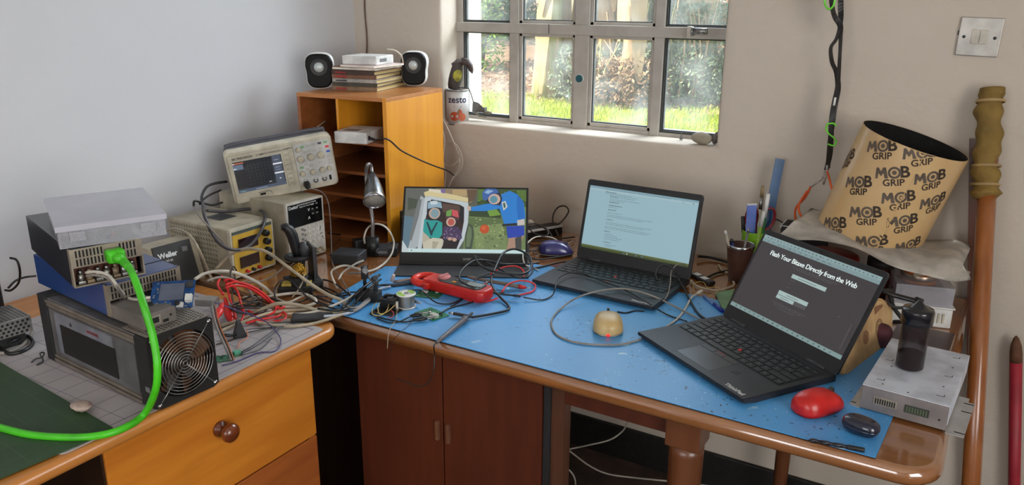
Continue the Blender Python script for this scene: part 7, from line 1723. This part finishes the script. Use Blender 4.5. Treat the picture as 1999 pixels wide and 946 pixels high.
g = G(); g.tube(smooth_path([sq_]+pts([(627, 374, 'x', .37), (640, 393, 'x', .40), (645, 430, 'x', .42), (647, 478, 'x', .44), (648, 508, .012), (656, 530, .008), (669, 548, .008), (683, 572, .020)]), 8), .0016, 8); build(g, 'cord', mat('cord silver', (120, 112, 110), .35), t, world=True)
# network box cord
npt = (SH @ Matrix.Translation((.165, -.048, .297)) @ Matrix.Rotation(radians(10), 4, 'Z')) @ Vector((.101, .017, .016))
t = thing('power_cable', 'brown-black cord from the white network box across the orange side panel', 'cable', npt)
xs = lambda k: .502+.0*k
g = G(); g.tube(smooth_path([npt, npt+Vector((.022, -.004, -.002))]+pts([(757, 272, 'x', .505), (784, 294, 'x', .500), (820, 312, 'x', .500), (849, 324, 'x', .500), (874, 333, 'x', .49), (886, 342, 'x', .47)]), 8), .0024, 8); build(g, 'cord', M_cbr, t, world=True)
g = G(); g.tube([npt-Vector((.002, 0, 0)), npt+Vector((.022, -.004, -.002))], [.0065, .005], 10, .7); build(g, 'plug', M_ck, t, world=True)
cable('wall_wire', 'thin brown wire running down the room corner behind the books', [(711, -30, 'y', -.004), (712, 20, 'y', -.004), (716, 70, 'y', -.004), (716, 100, 'y', -.006), (712, 180, 'y', -.006)], .0025, mat('wire brown', (110, 84, 66), .6), 'wire')
cable('white_cable', 'white cord curling from the router over the books to the right speaker', [(755, 96, 'y', -.25), (770, 98, 'y', -.24), (783, 108, 'y', -.22), (787, 122, 'y', -.20)], .0022, M_cw, 'cable')
cable('white_cable', 'white cord inside the left cubby of the pigeonhole unit', [(616, 250, 'y', -.40), (632, 238, 'y', -.36), (646, 222, 'y', -.30), (652, 205, 'y', -.24), (655, 190, 'y', -.20)], .0018, M_cw, 'cable')
cable('black_cable', 'black cord deep inside the left cubby of the pigeonhole unit', [(605, 215, 'y', -.32), (625, 208, 'y', -.26), (640, 215, 'y', -.24), (655, 230, 'y', -.24)], .0018, M_ck, 'cable')
WG = 'white cords hanging behind the pigeonhole unit'
for lb, P in (('white cord hanging rightmost behind the amplifier', [(862, 229, 'y', -.03), (872, 247, 'y', -.03), (885, 276, 'y', -.035), (896, 304, 'y', -.04), (896, 328, 'y', -.05), (885, 346, 'y', -.06), (871, 374, 'y', -.08), (862, 392, 'y', -.08)]),
              ('white cord hanging straightest, nearest the orange side panel', [(861, 240, 'y', -.04), (868, 276, 'y', -.04), (865, 312, 'y', -.05), (870, 342, 'y', -.05), (866, 376, 'y', -.07), (866, 392, 'y', -.07)]),
              ('white cord with a round loop below the window sill', [(858, 308, 'y', -.03), (858, 291, 'y', -.03), (866, 279, 'y', -.03), (884, 277, 'y', -.03), (898, 294, 'y', -.04), (903, 319, 'y', -.045), (893, 338, 'y', -.05), (879, 354, 'y', -.06), (872, 374, 'y', -.07), (868, 392, 'y', -.07)]),
              ('thin white cord bowing inside the round loop', [(856, 296, 'y', -.045), (862, 314, 'y', -.045), (877, 324, 'y', -.045), (893, 314, 'y', -.045), (899, 300, 'y', -.045)])):
    cable('white_cable', lb, P, .0019, M_cw, 'cable', WG)
# around the monitor and mat
cable('usb_cable', 'black USB cable in a large loop in front of the picture monitor', [(1000, 576, .016), (981, 574, .016), (960, 568, .024), (943, 562, .034), (918, 558, .042), (899, 548, .046), (897, 535, .050), (908, 520, .055), (927, 508, .058), (950, 508, .05), (985, 515, .04), (1020, 515, .03), (1052, 513, .02)], .0024, M_ck, 'cable', plug=[(0, .020, .0050, M_ck)])
cable('usb_cable', 'stout black cable twisting in a figure of eight and ending at the front board', [(927, 499, .060), (935, 515, .056), (962, 529, .050), (1000, 534, .045), (1025, 533, .042), (1037, 521, .046), (1035, 502, .055), (1019, 490, .062), (1000, 486, .064), (981, 495, .060), (968, 520, .050), (959, 546, .036), (963, 563, .026), (978, 581, .012), (993, 597, .008), (990, 605, .008), (962, 612, .008), (921, 619, .009)], .0029, M_ck, 'cable')
cable('usb_cable', 'black cable sagging over the mat between monitor and left laptop', [(928, 500, .050), (950, 512, .046), (985, 530, .040), (1010, 541, .034), (1030, 540, .030), (1040, 528, .030), (1037, 512, .036), (1022, 492, .045)], .0024, M_ck, 'cable')
cable('thin_black_cable', 'thin black cable crossing the left laptop keyboard and palm rest', [(1022, 580, .012), (1057, 585, .006), (1078, 576, .008), (1084, 560, .020), (1090, 543, .026), (1109, 533, .026), (1135, 533, .024), (1162, 543, .022), (1214, 563, .022), (1259, 587, .020), (1299, 612, .007), (1341, 627, .007)], .0017, M_ck, 'cable')
cable('thin_black_cable', 'thin black cable passing behind the clamp meter toward the left', [(962, 531, .034), (930, 545, .030), (900, 585, .006), (880, 598, .006)], .0017, M_ck, 'cable')
cable('thin_black_cable', 'thin black cable lying just below the clamp meter', [(985, 571, .007), (958, 573, .006), (920, 590, .006), (880, 600, .006), (858, 612, .010)], .0018, M_ck, 'cable')
cable('thin_black_cable', 'upper black wire from the helping hand over to the boards', [(770, 575, .020), (800, 567, .020), (822, 567, .018), (842, 584, .012), (858, 592, .008), (880, 592, .006), (905, 582, .006)], .0018, M_ck, 'cable')
cable('thin_black_cable', 'black wire along the table front from the board clips to the left', [(806, 626, .009), (790, 628, .006), (768, 625, .006), (745, 620, .006), (722, 612, .006)], .0018, M_ck, 'cable')
cable('thin_black_cable', 'second black wire along the table front passing under the clips', [(800, 618, .010), (780, 627, .006), (758, 629, .006), (735, 621, .006)], .0016, M_ck, 'cable')
cable('black_sleeve', 'black sleeve cable beneath the glassy strip, left of the clamp meter', [(828, 549, .008), (800, 553, .007), (770, 557, .007), (742, 556, .010), (722, 562, .020)], .0030, M_ck, 'cable')
t = thing('cable_sleeve', 'short glossy dark strip with clear plug lying left of the clamp meter', 'strip', at(790, 545, .008))
g = G(); g.tube(pts([(768, 550, .008), (775, 549, .009), (812, 542, .010), (824, 540, .010)]), [.004, .007, .007, .005], 10, .5); build(g, 'strip', mat('mottled strip', (86, 74, 72), .25, c2=(150, 136, 130), scale=90, amt=1.2), t, world=True)
g = G(); g.tube(pts([(765, 549, .009), (767, 541, .018), (769, 536, .026)]), [.005, .0055, .004], 10, .7); build(g, 'clear_plug', mat('plug clear', (206, 180, 170), .25), t, world=True)
cable('red_lead', 'red meter lead making a low loop below the clamp meter', [(905, 550, .030), (896, 556, .024), (893, 568, .014), (905, 582, .007), (930, 589, .006), (955, 587, .006), (972, 581, .014)], .0021, M_redc, 'cable')
cable('red_lead', 'red meter lead looping round to the right of its probe', [(980, 569, .018), (990, 556, .020), (1010, 548, .020), (1032, 549, .016), (1045, 557, .010), (1040, 568, .007), (1020, 574, .007), (1003, 577, .010)], .0021, M_redc, 'cable')
cable('red_lead', 'red meter lead arching over behind the black loops', [(958, 535, .032), (968, 528, .036), (988, 520, .040), (1010, 520, .036), (1022, 529, .030), (1022, 542, .020)], .0019, M_redc, 'cable')
cable('probe_cable', 'dark cord drooping over the table front edge from the grey probe', [(852, 667, .007), (847, 675, .010), (848, 690, 'y', -.940), (847, 720, 'y', -.948), (838, 744, 'y', -.948), (820, 753, 'y', -.948), (800, 748, 'y', -.948), (775, 738, 'y', -.946)], .0016, M_cbr, 'cable')
cable('thin_wire', 'pale thin wire trailing from the spool over the table edge', [(776, 600, .010), (772, 625, .006), (762, 640, .006), (758, 655, 'y', -.936), (756, 680, 'y', -.945)], .0008, M_cb, 'wire')
cable('thin_wire', 'fine black wire crossing the table front edge left of the probe', [(812, 612, .009), (800, 632, .006), (785, 645, .006), (775, 655, .006), (768, 662, 'y', -.940), (762, 690, 'y', -.947)], .0007, M_ck, 'wire')
YG = 'yellow wires on the wired board'
for k, P in enumerate(([(735, 590, .020), (728, 600, .018), (727, 612, .012), (738, 616, .008), (750, 612, .010)], [(745, 586, .024), (738, 598, .024), (741, 612, .014), (756, 608, .014), (772, 594, .022)], [(760, 590, .020), (756, 604, .020), (748, 612, .014), (736, 610, .012)])):
    cable('thin_wire', ('leftmost', 'middle', 'rightmost')[k]+' yellow wire curled over the board beside the spool', P, .0009, mat('wire yellow', (206, 178, 96), .5), 'wire')
cable('thin_wire', 'red and blue twisted wire on the board beside the spool', [(762, 604, .014), (768, 610, .010), (766, 618, .008), (756, 620, .008)], .0010, mat('wire crimson', (176, 50, 60), .4), 'wire')
# behind: window side tangle
cable('black_cable', 'dark cord standing up in a tall loop against the wall by the left laptop', [(1091, 462, 'y', -.14), (1084, 447, 'y', -.10), (1079, 432, 'y', -.08), (1081, 416, 'y', -.06), (1090, 404, 'y', -.05), (1103, 402, 'y', -.05), (1110, 411, 'y', -.06), (1104, 423, 'y', -.07), (1094, 434, 'y', -.08), (1079, 442, 'y', -.09), (1066, 446, 'y', -.10)], .0026, M_cbr, 'cable')
cable('white_cable', 'white cord curving out from behind the picture monitor to the mouse', [(1018, 492, .030), (1029, 475, .034), (1042, 464, .036), (1057, 461, .036), (1079, 464, .030), (1100, 476, .012), (1120, 470, .006)], .0020, M_cw, 'cable')
cable('white_cable', 'white cord drooping along the right edge of the picture monitor', [(1021, 488, .040), (1021, 505, .030), (1026, 516, .020), (1040, 522, .008), (1052, 527, .007)], .0018, M_cw, 'cable')
BGp = 'black cables piled behind the violet mouse'
for lb, P, r, m in (('black cable ring lying on the power strip', [(1032, 442, .05), (1050, 440, .052), (1066, 447, .05), (1070, 457, .042), (1058, 460, .038), (1042, 455, .04), (1034, 446, .046)], .0022, M_ck),
    ('grey-brown cable over the power strip from the monitor corner', [(1020, 440, .055), (1040, 436, .055), (1062, 442, .05), (1072, 452, .04), (1078, 462, .03)], .0018, M_cbr),
    ('black cable running right behind the mouse to the laptop', [(1028, 470, .036), (1060, 470, .010), (1090, 466, .006), (1122, 462, .006)], .0022, M_ck),
    ('black cable curled on the desk left of the mouse', [(1030, 474, .034), (1042, 480, .010), (1052, 478, .006), (1048, 488, .006), (1034, 490, .006)], .0022, M_ck),
    ('black cable below the mouse along the mat edge', [(1026, 500, .010), (1050, 506, .007), (1085, 502, .007), (1118, 496, .007)], .0024, M_ck),
    ('thin grey cable in front of the mouse', [(1036, 490, .008), (1060, 497, .006), (1090, 498, .006), (1112, 490, .006), (1122, 482, .006)], .0012, M_cg),
    ('black cable squeezed between monitor base and mat', [(1040, 524, .007), (1062, 519, .007), (1092, 512, .007), (1112, 510, .007)], .0026, M_ck)):
    cable('black_cable', lb, P, r, m, 'cable', BGp)
cable('black_cable', 'black cord along the desk behind the monitor, left of the amplifier', [(640, 455, .030), (665, 458, .006), (700, 462, .006), (745, 462, .006), (778, 458, .006)], .0026, M_ck, 'cable')
cable('black_cable', 'black cord from the flat adapter to the picture monitor', [(733, 492, .020), (745, 480, .022), (762, 474, .020), (784, 476, .016)], .0030, M_ck, 'cable')
# right side
cable('grey_usb_cable', 'long grey cable looping round the beige mouse', [(1370, 624, .008), (1345, 612, .009), (1302, 590, .012), (1259, 572, .024), (1214, 563, .026), (1168, 568, .025), (1128, 580, .020), (1097, 600, .008), (1078, 622, .0062), (1078, 640, .0062), (1090, 655, .0062), (1120, 667, .0062), (1160, 672, .0062), (1210, 672, .0062), (1252, 662, .0062)], .0021, M_cg, 'cable', plug=[(0, .012, .0035, M_white)])
cable('white_usb_cable', 'whitish cable with a fat connector lying between the laptops', [(1362, 572, .010), (1350, 580, .009), (1340, 598, .0065), (1326, 618, .0065), (1305, 635, .0065), (1282, 647, .0065)], .0023, M_cw, 'cable', plug=[(0, .022, .0055, M_cw)])
cable('black_cable', 'black cable looping up the left laptop screen and down between the laptops', [(1284, 548, .024), (1280, 534, .040), (1285, 522, .055), (1298, 517, .062), (1313, 524, .055), (1330, 553, .020), (1347, 586, .008), (1362, 610, .0065), (1378, 623, .008)], .0026, M_ck, 'cable')
cable('grey_thin_cable', 'thin grey cable standing by the left laptop corner', [(1340, 516, .050), (1322, 516, .056), (1311, 530, .040), (1308, 555, .022), (1302, 578, .016), (1285, 595, .008)], .0015, M_cg, 'cable')
cable('beige_loop_cable', 'beige cable loop on the bare wood behind the green card', [(1349, 547, .006), (1359, 557, .006), (1378, 563, .006), (1403, 566, .006), (1422, 561, .006), (1433, 555, .005), (1430, 546, .004), (1424, 534, .004), (1410, 527, .004), (1403, 517, .004)], .0028, M_cb, 'cable')
cable('thin_wire', 'fine yellow wire loop around the white connector', [(1356, 568, .008), (1353, 556, .010), (1362, 550, .012), (1374, 551, .012), (1380, 560, .010), (1398, 560, .010), (1404, 562, .010), (1396, 572, .008), (1382, 577, .007)], .0007, mat('wire yellow', (206, 178, 96), .5), 'wire')
cable('black_cable', 'short black cable end lying under the whitish cable', [(1258, 607, .0055), (1240, 606, .0055), (1222, 610, .0055), (1205, 608, .0055)], .0018, M_ck, 'cable')
cable('black_cable', 'thick black cable along the wall right of the left laptop', [(1362, 500, .012), (1385, 502, .008), (1410, 508, .006), (1425, 513, .006)], .0040, M_ck, 'cable')
cable('black_cable', 'black lead from the adapters to behind the brown tumbler', [(1383, 540, .006), (1398, 533, .005), (1415, 529, .005), (1428, 527, .005)], .0030, M_ck, 'cable')
cable('black_cable', 'black cord rising behind the green pen cup toward the papers', [(1496, 452, 'y', -.05), (1502, 436, 'y', -.05), (1512, 428, 'y', -.05), (1524, 432, 'y', -.05), (1536, 440, 'y', -.06)], .0020, M_ck, 'cable')
t = thing('black_box', 'small black box with white outline behind the papers', 'box', M=Matrix.Translation((*at(1578, 437, .11).xy, .0008)))
q = at(1578, 440, .118); 
t.matrix_world = Matrix.Translation((q.x, -.075, .0008)); WM[t.name] = t.matrix_world.copy()
g = G(); g.box((-.05, -.03, 0), (.06, .04, .135), .002); build(g, 'case', M_blackm, t)
g = G(); g.box((-.051, -.031, .129), (-.048, .041, .1355)); g.box((-.05, -.031, .1335), (.06, -.029, .1355)); build(g, 'white_outline', M_white, t)
cable('black_cable', 'black cable hooking out beside the monitor edge at far left', [(20, 503, 'x', .10), (33, 508, 'x', .12), (39, 530, 'x', .12), (36, 552, 'x', .10), (22, 566, 'x', .08), (10, 566, 'x', .06)], .0026, M_ck, 'cable')
cable('black_cable', 'black cable running from the far left to the lower blue supply', [(16, 562, 'x', .08), (30, 548, 'x', .09), (48, 541, 'x', .10), (70, 538, 'x', .10)], .0024, M_ck, 'cable')
cable('grey_cable', 'grey cord curving below the perforated case at the left edge', [(-5, 690, .006), (20, 686, .006), (40, 676, .006), (55, 662, .006), (64, 646, .010)], .0036, M_cg, 'cable')
cable('black_cable', 'black cord lying in a heap under the perforated case', [(-5, 676, .010), (20, 690, .006), (50, 682, .006), (64, 668, .006), (50, 655, .014), (20, 668, .018)], .0040, M_ck, 'cable')
# below the table
for lb, P in (('white cord sagging from the wall to the floor gap under the table', [(1226, 824, 'y', -.06), (1214, 842, 'y', -.06), (1190, 858, 'y', -.08), (1150, 868, 'y', -.10), (1102, 878, 'y', -.12)]),
              ('long white cord swinging right behind the front table leg', [(1102, 872, 'y', -.20), (1120, 886, 'y', -.20), (1150, 908, 'y', -.20), (1185, 924, 'y', -.20), (1240, 932, 'y', -.20), (1330, 941, 'y', -.20), (1400, 950, 'y', -.20)]),
              ('short white cord at the bottom corner by the cupboard side', [(1100, 908, 'y', -.24), (1114, 920, 'y', -.24), (1122, 934, 'y', -.24), (1124, 955, 'y', -.24)])):
    cable('white_cable', lb, P, .0026, M_cw, 'cable', 'white cords under the table')
bpy.context.view_layer.update()
